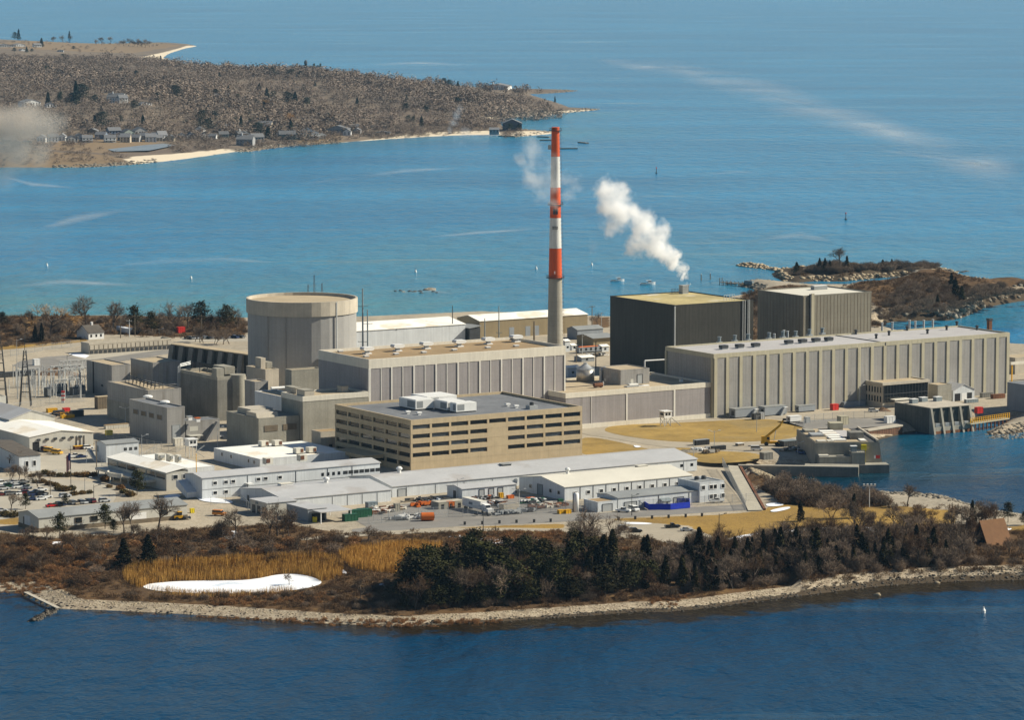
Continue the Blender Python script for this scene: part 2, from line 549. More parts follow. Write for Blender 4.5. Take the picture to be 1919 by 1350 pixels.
def grid_mesh(name, xs, ys, zf):
 X, Y = np.meshgrid(xs, ys)
 pts = np.stack([X.ravel(), Y.ravel()], 1)
 z = zf(pts) if zf else np.zeros(len(pts))
 nx, ny = len(xs), len(ys)
 i = (np.arange(ny - 1)[:, None] * nx + np.arange(nx - 1)[None]).ravel()
 f = np.stack([i, i + 1, i + nx + 1, i + nx], 1)
 me = bpy.data.meshes.new(name)
 me.vertices.add(len(pts))
 me.vertices.foreach_set('co', np.column_stack([pts, z]).astype('f').ravel())
 me.loops.add(f.size)
 me.loops.foreach_set('vertex_index', f.astype('i').ravel())
 me.polygons.add(len(f))
 me.polygons.foreach_set('loop_start', np.arange(0, f.size, 4, dtype='i'))
 me.polygons.foreach_set('use_smooth', np.ones(len(f), bool))
 me.update(calc_edges=True)
 return me, pts, z
def attr(me, name, val):
 a = me.attributes.new(name, 'FLOAT', 'POINT')
 a.data.foreach_set('value', np.asarray(val, 'f'))
def zone(pts, polys, z, soft):
 w = np.zeros(len(pts))
 for p in polys:
  w = np.maximum(w, np.clip(sdpoly(pts, world_poly(p, z)) / soft + .5, 0, 1))
 return w
BRUSH = [[(-330, 985), (0, 1002), (100, 1012), (250, 1004), (420, 990), (540, 985), (640, 1003), (860, 1000), (1050, 1002), (1240, 1017), (1300, 1034), (1345, 1026), (1430, 1000), (1560, 990),
  (1700, 990), (1800, 985), (1919, 1000), (2250, 1000), (2250, 1180), (1200, 1180), (800, 1200), (-330, 1180)],
  [(1390, 890), (1420, 885), (1480, 905), (1560, 928), (1640, 938), (1660, 952), (1560, 955), (1480, 950), (1425, 920)],
  [(-330, 592), (460, 594), (462, 632), (330, 634), (200, 628), (120, 644), (-330, 668)],
  [(1390, 545), (1480, 535), (1640, 545), (1720, 525), (1650, 612), (1400, 640)], [(1110, 598), (1142, 596), (1142, 616), (1110, 616)]]
LAWN = [[(860, 1003), (860, 990), (960, 985), (1056, 982), (1060, 1003)], [(1130, 974), (1250, 969), (1340, 966), (1430, 958), (1470, 935), (1560, 945), (1700, 950), (1790, 958), (1790, 985), (1700, 996),
  (1500, 1004), (1400, 1012), (1330, 1006), (1290, 986), (1210, 980)], [(20, 640), (160, 630), (165, 640), (60, 652), (-60, 660)], [(-60, 960), (36, 965), (36, 985), (-60, 980)],
  [(1760, 1000), (1919, 985), (2100, 990), (2100, 1060), (1760, 1050)]]
me, pts, z = grid_mesh('ground', np.arange(-345, 421, 2.7), np.concatenate([np.arange(1085, 2200, 2.7), np.arange(2200, 2520, 4.0)]), near_z)
dm = sdpoly(pts, MAINW)
front = (pts[:, 1] < 1420)
attr(me, 'beach', np.where(front, np.interp(dm, [7.5, 11], [1, 0]), np.interp(dm, [4, 9], [1, 0])))
attr(me, 'wet', np.where(front, np.interp(dm, [1.0, 4.5], [1, 0]) * np.interp(pts[:, 0], [-90, 40], [.35, 1]), np.interp(dm, [.5, 2], [1, 0])))
hl = sdpoly(pts, HILLW)
il = np.maximum(sdpoly(pts, ISLEW), sdpoly(pts, SPURW))
attr(me, 'rock', np.maximum(np.where(hl > -2, np.interp(hl, [5, 12], [1, 0]), 0), np.where(il > -5, np.interp(il, [9, 18], [1, 0]), 0)))
br = np.maximum(zone(pts, BRUSH, 3.5, 6.0), np.maximum(hl > 8, il > 12).astype(float))
attr(me, 'brush', br)
attr(me, 'grass', zone(pts, LAWN, G, 4.0))
gm = bpy.data.materials.new('ground_cover')
t, out = nt(gm)
b = N(t, 'ShaderNodeBsdfPrincipled')
b.inputs['Roughness'].default_value = .95
b.inputs['Specular IOR Level'].default_value = .15
t.links.new(b.outputs[0], out.inputs[0])
vec = N(t, 'ShaderNodeTexCoord').outputs['Object']
n1, n2, n3 = noise(t, vec, .03, 5), noise(t, vec, .35, 5), noise(t, vec, 1.6, 3)
def at(t, nm):
 return N(t, 'ShaderNodeAttribute', attribute_name=nm).outputs['Fac']
def edge(t, a, n, w=.5):
 return mrange(t, mth(t, 'ADD', a, mth(t, 'MULTIPLY', mth(t, 'SUBTRACT', n, .5), w * 2)), .42, .58, 0, 1)
yard = mixc(t, mrange(t, n1, .42, .6, 0, 1), (.40, .335, .245), (.29, .25, .19))
yard = mixc(t, mrange(t, n2, .35, .65, 0, .5), yard, (.45, .39, .30))
grass = mixc(t, mrange(t, n1, .4, .62, 0, 1), (.33, .205, .052), (.24, .15, .045))
brush = mixc(t, mrange(t, n1, .4, .6, 0, 1), (.085, .052, .027), (.125, .07, .03))
brush = mixc(t, mrange(t, n2, .55, .68, 0, 1), brush, (.19, .115, .045))
beach = mixc(t, mrange(t, n2, .38, .62, 0, 1), (.40, .33, .235), (.24, .19, .135))
beach = mixc(t, mrange(t, n3, .55, .7, 0, .8), beach, (.50, .43, .33))
rock = mixc(t, mrange(t, n2, .4, .6, 0, 1), (.46, .37, .25), (.17, .145, .115))
c = mixc(t, edge(t, at(t, 'grass'), n2), yard, grass)
c = mixc(t, edge(t, at(t, 'brush'), n2), c, brush)
c = mixc(t, edge(t, at(t, 'rock'), n2, .8), c, rock)
c = mixc(t, edge(t, at(t, 'beach'), n2, .35), c, beach)
c = mixc(t, edge(t, at(t, 'wet'), n2, .4), c, (.075, .055, .035))
t.links.new(scalec(t, c, mrange(t, n3, .3, .7, .8, 1.2)), b.inputs['Base Color'])
bp = N(t, 'ShaderNodeBump')
bp.inputs['Strength'].default_value = .5
bp.inputs['Distance'].default_value = .5
t.links.new(n2, bp.inputs['Height'])
t.links.new(bp.outputs[0], b.inputs['Normal'])
me.materials.append(gm)
structure('ground', me)
me, pts, z = grid_mesh('headland', np.arange(-2100, 420, 16.0), np.concatenate([np.arange(3250, 5200, 14.0), np.arange(5200, 8200, 24.0)]), far_z)
df = sdpoly(pts, FARW)
SANDF = [[(228, 303), (250, 297), (330, 291), (440, 278), (446, 286), (290, 306)], [(622, 268), (700, 260), (790, 251), (930, 247), (934, 254), (700, 264)],
  [(262, 110), (300, 100), (355, 84), (370, 86), (310, 110)], [(900, 222), (1000, 212), (1125, 203), (1125, 208), (960, 222)], [(960, 249), (1045, 246), (1045, 252), (960, 258)]]
MEADOW = [[(110, 268), (180, 264), (280, 268), (300, 275), (230, 290), (100, 288)], [(770, 230), (860, 227), (930, 232), (940, 240), (800, 240)], [(0, 96), (100, 80), (230, 78), (340, 84), (250, 100), (100, 106), (0, 108)],
  [(0, 290), (200, 292), (240, 300), (120, 310), (0, 310)], [(250, 190), (300, 190), (300, 200), (250, 200)], [(560, 255), (640, 240), (640, 262), (560, 268)]]
attr(me, 'sand', np.maximum(zone(pts, SANDF, 1.0, 16.0), np.interp(df, [0, 14], [.5, 0]) * (df > -20)))
attr(me, 'meadow', zone(pts, MEADOW, 3.0, 25.0))
attr(me, 'wet', np.interp(df, [-2, 7], [1, 0]) * .55)
fm = bpy.data.materials.new('headland_cover')
t, out = nt(fm)
b = N(t, 'ShaderNodeBsdfPrincipled')
b.inputs['Roughness'].default_value = .95
t.links.new(b.outputs[0], out.inputs[0])
vec = N(t, 'ShaderNodeTexCoord').outputs['Object']
n1, n2 = noise(t, vec, .012, 5), noise(t, vec, .09, 4)
c = mixc(t, mrange(t, n1, .4, .6, 0, 1), (.13, .095, .065), (.17, .125, .08))
c = mixc(t, edge(t, at(t, 'meadow'), n2), c, (.20, .135, .07))
c = mixc(t, edge(t, at(t, 'sand'), n2, .2), c, (.66, .56, .41))
c = mixc(t, edge(t, at(t, 'wet'), n2, .5), c, (.10, .085, .06))
t.links.new(c, b.inputs['Base Color'])
me.materials.append(fm)
structure('headland', me)
xs = np.concatenate([[-12000, -6000, -3500], np.arange(-2200, 1000, 24), [1500, 3000, 6000, 12000]])
ys = np.concatenate([[-500, 400, 800], np.arange(1000, 2700, 12), np.arange(2700, 8400, 60), [9500, 11000, 13000, 16000, 20000, 26500]])
me, pts, z = grid_mesh('water', xs, ys, None)
off = -np.maximum(np.maximum(sdpoly(pts, MAINW), sdpoly(pts, ISLEW)), sdpoly(pts, SPURW))
offf = -sdpoly(pts, FARW)
px = CX + FPX * pts[:, 0] / np.maximum(pts[:, 1], 1)
py = YH + FPX * CAMZ / np.maximum(pts[:, 1], 1)
backbay = (pts[:, 1] > 2050) & (py > 250)
sh = np.where(backbay, np.interp(off, [0, 60, 200, 420], [1, .9, .55, 0]) * np.interp(px, [700, 1050], [1, .35]), 0)
sh = np.maximum(sh, np.where(offf > 0, np.interp(offf, [0, 60, 160], [.6, .3, 0]), 0) * (pts[:, 1] < 4600))
attr(me, 'shallow', sh)
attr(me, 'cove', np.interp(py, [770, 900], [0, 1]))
attr(me, 'weed_reflection', np.where(pts[:, 1] < 1300, np.interp(off, [0, 7, 22, 38], [1, .9, .4, 0]) * np.interp(px, [100, 700, 1100, 1919], [.55, .8, .85, 1]), 0))  # weedy shallows at right; towards the left a painted dark reflection of shore trees
attr(me, 'lagoon', ((py > 770) & (py < 940) & (px > 1400)) * np.interp(px, [1560, 1700, 1919], [1, .75, .15]) * np.interp(py, [890, 935], [1, 0]))
wm = bpy.data.materials.new('sea')
t, out = nt(wm)
b = N(t, 'ShaderNodeBsdfPrincipled')
b.inputs['IOR'].default_value = 1.333
b.inputs['Specular IOR Level'].default_value = .13
t.links.new(b.outputs[0], out.inputs[0])
vec = N(t, 'ShaderNodeTexCoord').outputs['Object']
big = noise(t, vec, 1.0, 5, .55, scl=(.0016, .0050, 1))
band = noise(t, vec, 1.0, 6, .6, scl=(.004, .017, 1))
rip = noise(t, vec, 1.0, 4, .6, scl=(.42, .24, 1))
rip2 = noise(t, vec, 1.0, 2, .5, scl=(.06, .03, 1))
c = mixc(t, mrange(t, big, .35, .65, 0, 1), (.001, .135, .29), (.008, .205, .40))
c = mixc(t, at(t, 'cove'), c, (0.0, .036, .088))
c = mixc(t, mth(t, 'MULTIPLY', at(t, 'shallow'), mrange(t, band, .3, .6, .6, 1)), c, (.06, .22, .24))
c = mixc(t, mth(t, 'MULTIPLY', at(t, 'lagoon'), .9), c, (.002, .022, .024))
c = mixc(t, edge(t, at(t, 'weed_reflection'), noise(t, vec, .12, 4), .5), c, (.018, .013, .006))
slick = mth(t, 'MULTIPLY', mrange(t, band, .56, .70, 0, 1, True), mrange(t, big, .40, .6, 0, 1))
c = mixc(t, mth(t, 'MULTIPLY', slick, .35), c, (.10, .20, .27))
c = scalec(t, c, mrange(t, rip, .3, .7, .86, 1.14))
t.links.new(c, b.inputs['Base Color'])
t.links.new(mrange(t, slick, 0, 1, .16, .07), b.inputs['Roughness'])
hgt = mth(t, 'ADD', mth(t, 'MULTIPLY', rip, .9), mth(t, 'MULTIPLY', rip2, 3.2))
bp = N(t, 'ShaderNodeBump')
bp.inputs['Strength'].default_value = .75
bp.inputs['Distance'].default_value = 1.0
t.links.new(mth(t, 'MULTIPLY', hgt, mrange(t, slick, 0, 1, 1, .5)), bp.inputs['Height'])
t.links.new(bp.outputs[0], b.inputs['Normal'])
me.materials.append(wm)
structure('water', me)
def ribbon(pix, widths, z, seg=10):
 pts_, n = [], len(pix)
 for i in range(n - 1):
  for k in range(seg):
   f = k / seg
   pts_.append((pix[i][0] * (1 - f) + pix[i + 1][0] * f, pix[i][1] * (1 - f) + pix[i + 1][1] * f, widths[i] * (1 - f) + widths[i + 1] * f))
 pts_.append((*pix[-1], widths[-1]))
 vs, fs = [], []
 for i, (x, y, w) in enumerate(pts_):
  vs += [P(x, y - w, z), P(x, y, z), P(x, y + w, z)]
  if i:
   k = 3 * i
   fs += [(k - 3, k - 2, k + 1, k), (k - 2, k - 1, k + 2, k + 1)]
 return vs, fs
fo = bpy.data.materials.new('foam_streak')
t, out = nt(fo)
b = N(t, 'ShaderNodeBsdfPrincipled')
b.inputs['Base Color'].default_value = (.55, .63, .68, 1)
b.inputs['Roughness'].default_value = .6
tr = N(t, 'ShaderNodeBsdfTransparent')
mx = N(t, 'ShaderNodeMixShader')
vec = N(t, 'ShaderNodeTexCoord').outputs['Object']
a = mth(t, 'MULTIPLY', mrange(t, noise(t, vec, 1, 6, .6, scl=(.006, .0035, 1)), .36, .72, 0, .5), at(t, 'core'))
t.links.new(a, mx.inputs[0])
t.links.new(tr.outputs[0], mx.inputs[1])
t.links.new(b.outputs[0], mx.inputs[2])
t.links.new(mx.outputs[0], out.inputs[0])
fv, ff, core = [], [], []
for pix, w in [([(1120, 112), (1200, 124), (1270, 130), (1330, 148), (1400, 162), (1440, 178), (1500, 198), (1570, 218), (1650, 240), (1720, 268), (1800, 296), (1919, 330)], [3, 5, 8, 9, 12, 14, 14, 12, 12, 14, 16, 18]),
   ([(1230, 122), (1290, 126), (1340, 130)], [2, 4, 2]), ([(1640, 282), (1720, 290), (1800, 302), (1860, 312)], [3, 5, 6, 3]), ([(1440, 178), (1520, 196), (1570, 200)], [2, 5, 2]),
   ([(560, 345), (650, 335), (760, 320), (860, 315)], [2, 5, 5, 2]), ([(70, 430), (150, 408), (240, 392)], [4, 12, 5]), ([(800, 445), (900, 436), (1020, 428)], [2, 4, 2]),
   ([(540, 155), (640, 150), (760, 152)], [2, 5, 2]), ([(660, 122), (780, 118), (900, 122)], [2, 4, 2]), ([(720, 553), (800, 545), (850, 550)], [2, 5, 2]),
   ([(1420, 450), (1500, 440), (1560, 452)], [3, 9, 4]), ([(1300, 330), (1380, 322), (1440, 326)], [1, 3, 1]), ([(1500, 915), (1600, 918), (1700, 916)], [1, 2, 1]),
   ([(1440, 887), (1480, 889), (1525, 887)], [.5, 1.5, .5]), ([(1905, 628), (1919, 632), (1960, 634)], [3, 5, 5]), ([(0, 330), (60, 345), (140, 352)], [2, 6, 2]),
   ([(200, 500), (300, 490), (420, 486), (520, 492)], [2, 6, 5, 2]), ([(0, 540), (120, 528), (260, 535)], [3, 7, 3])]:
 v_, f_ = ribbon(pix, [q_ * (2.4 if len(w) > 9 else .9) for q_ in w], .12)
 k = len(fv)
 fv += [tuple(x) for x in v_]
 ff += [tuple(k + i for i in q) for q in f_]
 n_ = len(v_) // 3
 for i in range(n_):
  e = min(1, i / 6, (n_ - 1 - i) / 6)
  core += [0, e, 0]
me = bpy.data.meshes.new('foam')
me.from_pydata(fv, [], ff)
attr(me, 'core', core)
me.materials.append(fo)
link('foam', me)['kind'] = 'stuff'
def sheet(name, pix, dz, m, z=G, kind='structure'):
 vs = [P(x, y, z) for x, y in pix]
 vs = [(v.x, v.y, z + dz) for v in vs]
 ar = sum(vs[i][0] * vs[(i + 1) % len(vs)][1] - vs[(i + 1) % len(vs)][0] * vs[i][1] for i in range(len(vs)))
 mb = MB()
 mb.add(vs if ar > 0 else vs[::-1], [tuple(range(len(vs)))])
 o = mb.obj(name, m)
 o['kind'] = kind
 return o
def smooth(pix, it=2):
 for _ in range(it):
  q = []
  for i in range(len(pix)):
   a, b = pix[i], pix[(i + 1) % len(pix)]
   q += [(a[0] * .75 + b[0] * .25, a[1] * .75 + b[1] * .25), (a[0] * .25 + b[0] * .75, a[1] * .25 + b[1] * .75)]
  pix = q
 return pix
sheet('lawn', smooth([(1128, 806), (1150, 797), (1245, 794), (1330, 790), (1420, 785), (1462, 788), (1500, 799), (1520, 808), (1508, 816), (1470, 824), (1430, 827), (1390, 829), (1330, 829),
     (1270, 829), (1205, 823), (1150, 814)]), .05, M['dry_grass'])
sheet('lawn', smooth([(1085, 822), (1112, 820), (1150, 827), (1190, 836), (1225, 845), (1200, 853), (1085, 858)]), .05, M['dry_grass'])
sheet('lawn', smooth([(1255, 841), (1290, 839), (1340, 846), (1420, 849), (1436, 862), (1350, 870), (1300, 866), (1270, 852)]), .05, M['dry_grass'])
sheet('road', smooth([(660, 990), (840, 976), (950, 972), (1060, 966), (1200, 957), (1320, 950), (1425, 944), (1430, 955), (1320, 962), (1200, 969), (1060, 979), (950, 984), (840, 988), (660, 1001)], 1), .04, M['asphalt'])
sheet('path', smooth([(560, 1009), (700, 997), (840, 991), (960, 990), (1060, 992), (1140, 985), (1150, 992), (1060, 998), (960, 996), (840, 998), (700, 1004), (560, 1015)], 1), .08, M['gravel_road'])
sheet('parking_lot', smooth([(1120, 984), (1170, 979), (1250, 984), (1330, 1000), (1350, 1024), (1300, 1034), (1240, 1015), (1160, 1002), (1120, 998)], 1), .12, M['gravel_road'])
sheet('parking_lot', smooth([(-120, 894), (60, 896), (130, 899), (185, 905), (216, 918), (218, 938), (195, 952), (70, 966), (-120, 990)], 1), .05, M['pavement'])
sheet('yard', [(60, 858), (178, 846), (200, 868), (205, 890), (90, 893), (30, 890)], .05, M['pavement'])
sheet('yard', [(640, 962), (730, 948), (860, 935), (866, 935), (966, 931), (1058, 938), (1120, 960), (1120, 970), (950, 972), (840, 978), (690, 990)], .06, M['asphalt'])
sheet('yard', [(1455, 791), (1560, 786), (1680, 783), (1690, 797), (1560, 806), (1512, 804)], .05, M['asphalt'])
sheet('road', smooth([(12, 682), (110, 665), (220, 668), (330, 652), (336, 661), (250, 673), (160, 692), (60, 697)], 1), .05, M['asphalt'])
sheet('pavement', [(130, 668), (321, 646), (332, 652), (166, 676)], .09, M['pavement'])
sheet('road', smooth([(1090, 806), (1130, 800), (1160, 791), (1340, 783), (1500, 775), (1640, 770), (1690, 775), (1690, 783), (1470, 786), (1420, 781), (1250, 791), (1150, 796), (1125, 806), (1160, 817), (1205, 826),
     (1300, 833), (1400, 832), (1500, 822), (1515, 828), (1420, 846), (1330, 842), (1230, 838), (1150, 822), (1090, 815)], 1), .08, M['gravel_road'])
sheet('snow', [(500, 661), (0, 0)] and [(128, 664), (148, 662), (168, 667), (160, 672), (140, 668)], .14, M['snow'], kind='stuff')
for i, pix in enumerate([[(368, 933), (395, 934), (430, 938), (440, 945), (405, 944), (375, 940)], [(308, 930), (330, 926), (342, 932), (322, 936), (306, 935)],
      [(1435, 945), (1460, 943), (1472, 948), (1450, 951), (1436, 950)], [(1440, 958), (1480, 950), (1482, 955), (1450, 962)], [(1185, 835), (1205, 838), (1192, 841)],
      [(1160, 982), (1195, 980), (1230, 983), (1200, 985)], [(860, 1013), (890, 1007), (955, 1012), (1010, 1012), (1020, 1018), (950, 1021), (900, 1019)],
      [(830, 1008), (875, 1003), (900, 1006), (880, 1011)], [(410, 1000), (440, 995), (452, 1004), (430, 1014), (412, 1010)],
      [(1360, 1010), (1420, 1000), (1500, 992), (1560, 990), (1640, 988), (1650, 998), (1560, 1004), (1460, 1012), (1380, 1022)], [(1290, 1030), (1320, 1022), (1330, 1035), (1310, 1045), (1292, 1042)],
      [(1400, 1003), (1480, 1000), (1560, 1004), (1500, 1014), (1420, 1018)], [(100, 1016), (130, 1018), (115, 1024), (95, 1022)], [(1700, 1012), (1760, 1008), (1740, 1018)],
      [(150, 1090), (190, 1089), (185, 1094), (155, 1095)], [(640, 1065), (652, 1076), (645, 1078), (632, 1068)], [(705, 1097), (730, 1095), (722, 1102)], [(1010, 1110), (1040, 1108), (1032, 1113)],
      [(885, 1134), (905, 1132), (898, 1138)], [(1840, 995), (1900, 990), (1890, 997)], [(1240, 1045), (1270, 1042), (1275, 1048), (1250, 1052)], [(700, 655), (0, 0)][:0] or [(1240, 1060), (1268, 1060), (1255, 1066)]]):
 vs = [PG(x, y) for x, y in smooth(pix, 2)]
 vs = [(v.x, v.y, v.z + .22) for v in vs]
 MB().add(vs[::-1] if sum(vs[k][0] * vs[(k + 1) % len(vs)][1] - vs[(k + 1) % len(vs)][0] * vs[k][1] for k in range(len(vs))) < 0 else vs, [tuple(range(len(vs)))]).obj('snow', M['snow'])['kind'] = 'stuff'
sheet('pond_ice', smooth(POND, 2), 0, M['snow'], z=2.0)
sheet('far_pond', [(192, 281), (230, 275), (300, 272), (330, 276), (280, 286), (215, 288)], 2.2, mat('marsh_water', (.22, .25, .27), .35, .1, .05), z=3.2)
def bld(name, label, cat, near, ytop, xl, xr, group=None, base=G, ang=GRID):
 u = Vector((math.cos(ang), math.sin(ang), 0))
 v = Vector((-math.sin(ang), math.cos(ang), 0))
 o = P(near[0], near[1], base)
 lu, lv, h = length_to(o, u, xr), length_to(o, v, xl), height_to(o, ytop)
 r = thing(name, label, cat, o, ang, group)
 return r, lu, lv, h
def at_root(r, x, y, z):
 a = r.rotation_euler.z
 c, s = math.cos(a), math.sin(a)
 return Vector((r.location.x + c * x - s * y, r.location.y + s * x + c * y, r.location.z + z))
def ring(x0, y0, x1, y1, z0, z1, t):
 m = MB()
 m.box(x0, y0, z0, x1, y0 + t, z1).box(x0, y1 - t, z0, x1, y1, z1)
 m.box(x0, y0 + t, z0, x0 + t, y1 - t, z1).box(x1 - t, y0 + t, z0, x1, y1 - t, z1)
 return m
def flat(r, lu, lv, h, wall, roof, par=.9, pm=None, pt=.4, band=0, bm=None, lname='wall'):
 MB().box(0, 0, -.6, lu, lv, h - par).obj(lname, M[wall], r)
 MB().box(pt, pt, h - par + .002, lu - pt, lv - pt, h - par + .06).obj('roof', M[roof], r)
 if par > .1:
  ring(-.04, -.04, lu + .04, lv + .04, h - par + .002, h, pt).obj('parapet', M[pm or wall], r)
 if band:
  ring(-.16, -.16, lu + .16, lv + .16, h - band, h - .15, .14).obj('fascia', M[bm or pm or wall], r)
def gable(r, lu, lv, h, rise, wall, roof, axis='u', k=.5, over=.35, th=.22, wall_name='wall', roof_name='roof'):
 g = .02
 if axis == 'u':
  MB().extr_x([(0, -.6), (lv, -.6), (lv, h), (lv * k, h + rise), (0, h)], 0, lu).obj(wall_name, M[wall], r)
  s0, s1 = rise / (lv * k), rise / (lv * (1 - k))
  pr = [(-over, h - over * s0 + g), (lv * k, h + rise + g), (lv + over, h - over * s1 + g), (lv + over, h - over * s1 + th), (lv * k, h + rise + th), (-over, h - over * s0 + th)]
  MB().extr_x(pr, -over, lu + over).obj(roof_name, M[roof], r)
 else:
  MB().extr_y([(0, -.6), (lu, -.6), (lu, h), (lu * k, h + rise), (0, h)], 0, lv).obj(wall_name, M[wall], r)
  s0, s1 = rise / (lu * k), rise / (lu * (1 - k))
  pr = [(-over, h - over * s0 + g), (lu * k, h + rise + g), (lu + over, h - over * s1 + g), (lu + over, h - over * s1 + th), (lu * k, h + rise + th), (-over, h - over * s0 + th)]
  MB().extr_y(pr, -over, lv + over).obj(roof_name, M[roof], r)
def win(r, face, a, z, w, hh, m='glass_dark', name='window', proud=.07, frame=None):
 q = MB()
 if face == 'R':
  q.box(a, -proud, z, a + w, .1, z + hh)
 elif face == 'L':
  q.box(-proud, a, z, .1, a + w, z + hh)
 o = q.obj(name, M[m], r)
 if frame:
  f = MB()
  t, p2 = .14, proud + .1
  for (x0, x1, z0, z1) in ((a - t, a + w + t, z - t, z), (a - t, a + w + t, z + hh, z + hh + t), (a - t, a, z, z + hh), (a + w, a + w + t, z, z + hh)):
   if face == 'R':
    f.box(x0, -p2, z0, x1, .1, z1)
   else:
    f.box(-p2, x0, z0, .1, x1, z1)
  f.obj('frame', M[frame], o)
 return o
def rail_ring(r, lu, lv, z, name='guard_rail', m='paint_yellow', hh=1.1):
 q = MB()
 for (a, b) in (((0, 0), (lu, 0)), ((lu, 0), (lu, lv)), ((lu, lv), (0, lv)), ((0, lv), (0, 0))):
  for zz in (z + hh, z + hh * .5):
   q.tube((a[0], a[1], zz), (b[0], b[1], zz), .05, n=4)
  n = max(1, int(math.dist(a, b) / 3))
  for i in range(n):
   f = i / n
   x, y = a[0] + (b[0] - a[0]) * f, a[1] + (b[1] - a[1]) * f
   q.tube((x, y, z), (x, y, z + hh), .05, n=4)
 return q.obj(name, M[m], r)
r, lu, lv, h = bld('office_building', 'five storey tan concrete office block with rows of dark ribbon windows', 'building', (770, 887), 788, 628, 1091)
OFF = (r, lu, lv, h)
D = .75
core = MB().box(D, D, -.6, lu - D, lv - D, h - 1.1)
core.obj('core_wall', M['tan_precast'], r)
MB().box(D, D, h - 1.098, lu - D, lv - D, h - 1.0).obj('roof', M['roof_dark'], r)
fh = 3.72
ztop = h - 2.1
rows = [(ztop - fh * i - 1.75, ztop - fh * i) for i in range(5)]
nb = 9
bay = (lu - .9) / nb
blankR = {(3, 1), (3, 2), (3, 3), (3, 4), (2, 9)}
w = MB()
zz = [-.6] + [q for a, b_ in rows[::-1] for q in (a, b_)] + [h]
for i in range(0, len(zz), 2):
 z0, z1 = zz[i], zz[i + 1]
 w.box(0, 0, z0, lu, D - .002, z1)
 w.box(0, D, z0, D - .002, lv, z1)
 w.box(lu - D + .002, D, z0, lu, lv, z1)
 w.box(D, lv - D + .002, z0, lu - D, lv, z1)
nl = 6
bayl = (lv - .9) / nl
for k, (a, b_) in enumerate(rows):
 for i in range(nb + 1):
  x = .0 if i == 0 else (lu - .9 if i == nb else i * bay)
  w.box(x, .05, a + .001, x + .9, D - .002, b_ - .001)
 for i in range(1, nl + 1):
  y = lv - .9 if i == nl else i * bayl
  w.box(.05, y, a + .001, D - .002, y + .9, b_ - .001)
 for i in range(1, nb + 1):
  w.box(i * bay - .4, lv - D + .002, a + .001, i * bay + .4, lv - .05, b_ - .001)
 for i in range(1, nl + 1):
  w.box(lu - D + .002, i * bayl - .4, a + .001, lu - .05, i * bayl + .4, b_ - .001)
 for i in range(nb):
  if (k == 4) or (i in (4, 5) and k in (1, 2, 3) and i == 4):
   w.box(i * bay + .9, .05, a + .001, (i + 1) * bay, D - .002, b_ - .001)
  elif not (i == 4 and k > 0):
   MB().box(i * bay + .92, D - .12, a + .03, (i + 1) * bay - .02, D - .01, b_ - .03).obj('window', M['glass_blue' if (i * 7 + k * 3) % 5 == 0 else 'glass_dark'], r)
 for i in range(nl):
  if k < 5:
   MB().box(D - .12, i * bayl + .92, a + .03, D - .01, (i + 1) * bayl - .02, b_ - .03).obj('window', M['glass_bronze' if k < 4 else 'glass_dark'], r)
w.obj('facade', M['tan_precast'], r)
e = MB()
e.box(-9, lv * .35, 3.6, -.02, lv * .75, 5.0)
for q in (.37, .55, .73):
 e.box(-8.8, lv * q - .3, -.2, -8.2, lv * q + .3, 3.6)
e.obj('entrance_canopy', M['tan_precast'], r)
zr = G + h - 1.0
for (near, yt, xl, xr, lab) in [((779, 770), 751, 748, 813, 'white box air handling unit at the left of the tan office roof'), ((800, 763), 745, 770, 856, 'long low white unit behind the others on the tan office roof'),
        ((838, 772), 754, 813, 872, 'tall white box unit in the middle of the tan office roof'), ((855, 775), 757, 846, 893, 'white louvred unit nearest the front edge of the tan office roof')]:
 q, a, b_, c_ = bld('rooftop_unit', lab, 'air handler', near, yt, xl, xr, 'air handling units on the office roof', base=zr)
 b_ = max(b_, 5)
 MB().box(.2, .2, 0, a - .2, b_ - .2, .5).obj('curb', M['paint_black'], q)
 MB().box(0, 0, .502, a, b_, c_).obj('cabinet', M['paint_white'], q)
 MB().box(.6, -.05, 1.0, a * .4, .1, c_ - .5).obj('louvre', M['paint_grey_louvre'], q)
 MB().box(-.05, .6, 1.0, .1, b_ * .5, c_ - .5).obj('louvre', M['paint_grey_louvre'], q)
 rg = MB()
 rg.box(.4, .4, c_ + .002, a - .4, b_ - .4, c_ + .15)
 rg.obj('lid', M['paint_white'], q)
ra, b1 = bld('rooftop_unit', 'small grey machine near the right end of the tan office roof', 'air handler', (993, 768), 758, 985, 1008, None, base=zr)[0:2]
MB().box(0, 0, 0, b1, 3.2, 1.5).obj('cabinet', M['paint_grey'], ra)
MB().lathe([(.9, 1.502), (.9, 2.6), (.5, 2.8)], 12, (b1 * .5, 1.6)).obj('fan', M['steel_dark'], ra)
def turbine_vent(px, py, z, lab, s=1.0, group='turret vents on the tan roof'):
 q = thing('roof_vent', lab, 'roof vent', P(px, py, z), GRID, group)
 MB().box(-1.5 * s, -1.5 * s, 0, 1.5 * s, 1.5 * s, .5 * s).obj('curb', M['paint_white'], q)
 MB().lathe([(1.1 * s, .5 * s), (1.1 * s, 1.7 * s)], 16).obj('throat', M['steel_galv'], q)
 m = MB()
 pr = [(-2.6, 1.9), (-1.6, 1.5), (1.6, 1.5), (2.6, 1.9), (2.7, 2.5), (2.2, 3.0), (-2.2, 3.0), (-2.7, 2.5)]
 m.extr_y([(a * s, b_ * s) for a, b_ in pr], -1.7 * s, 1.7 * s)
 m.obj('hood', M['paint_white'], q)
 return q
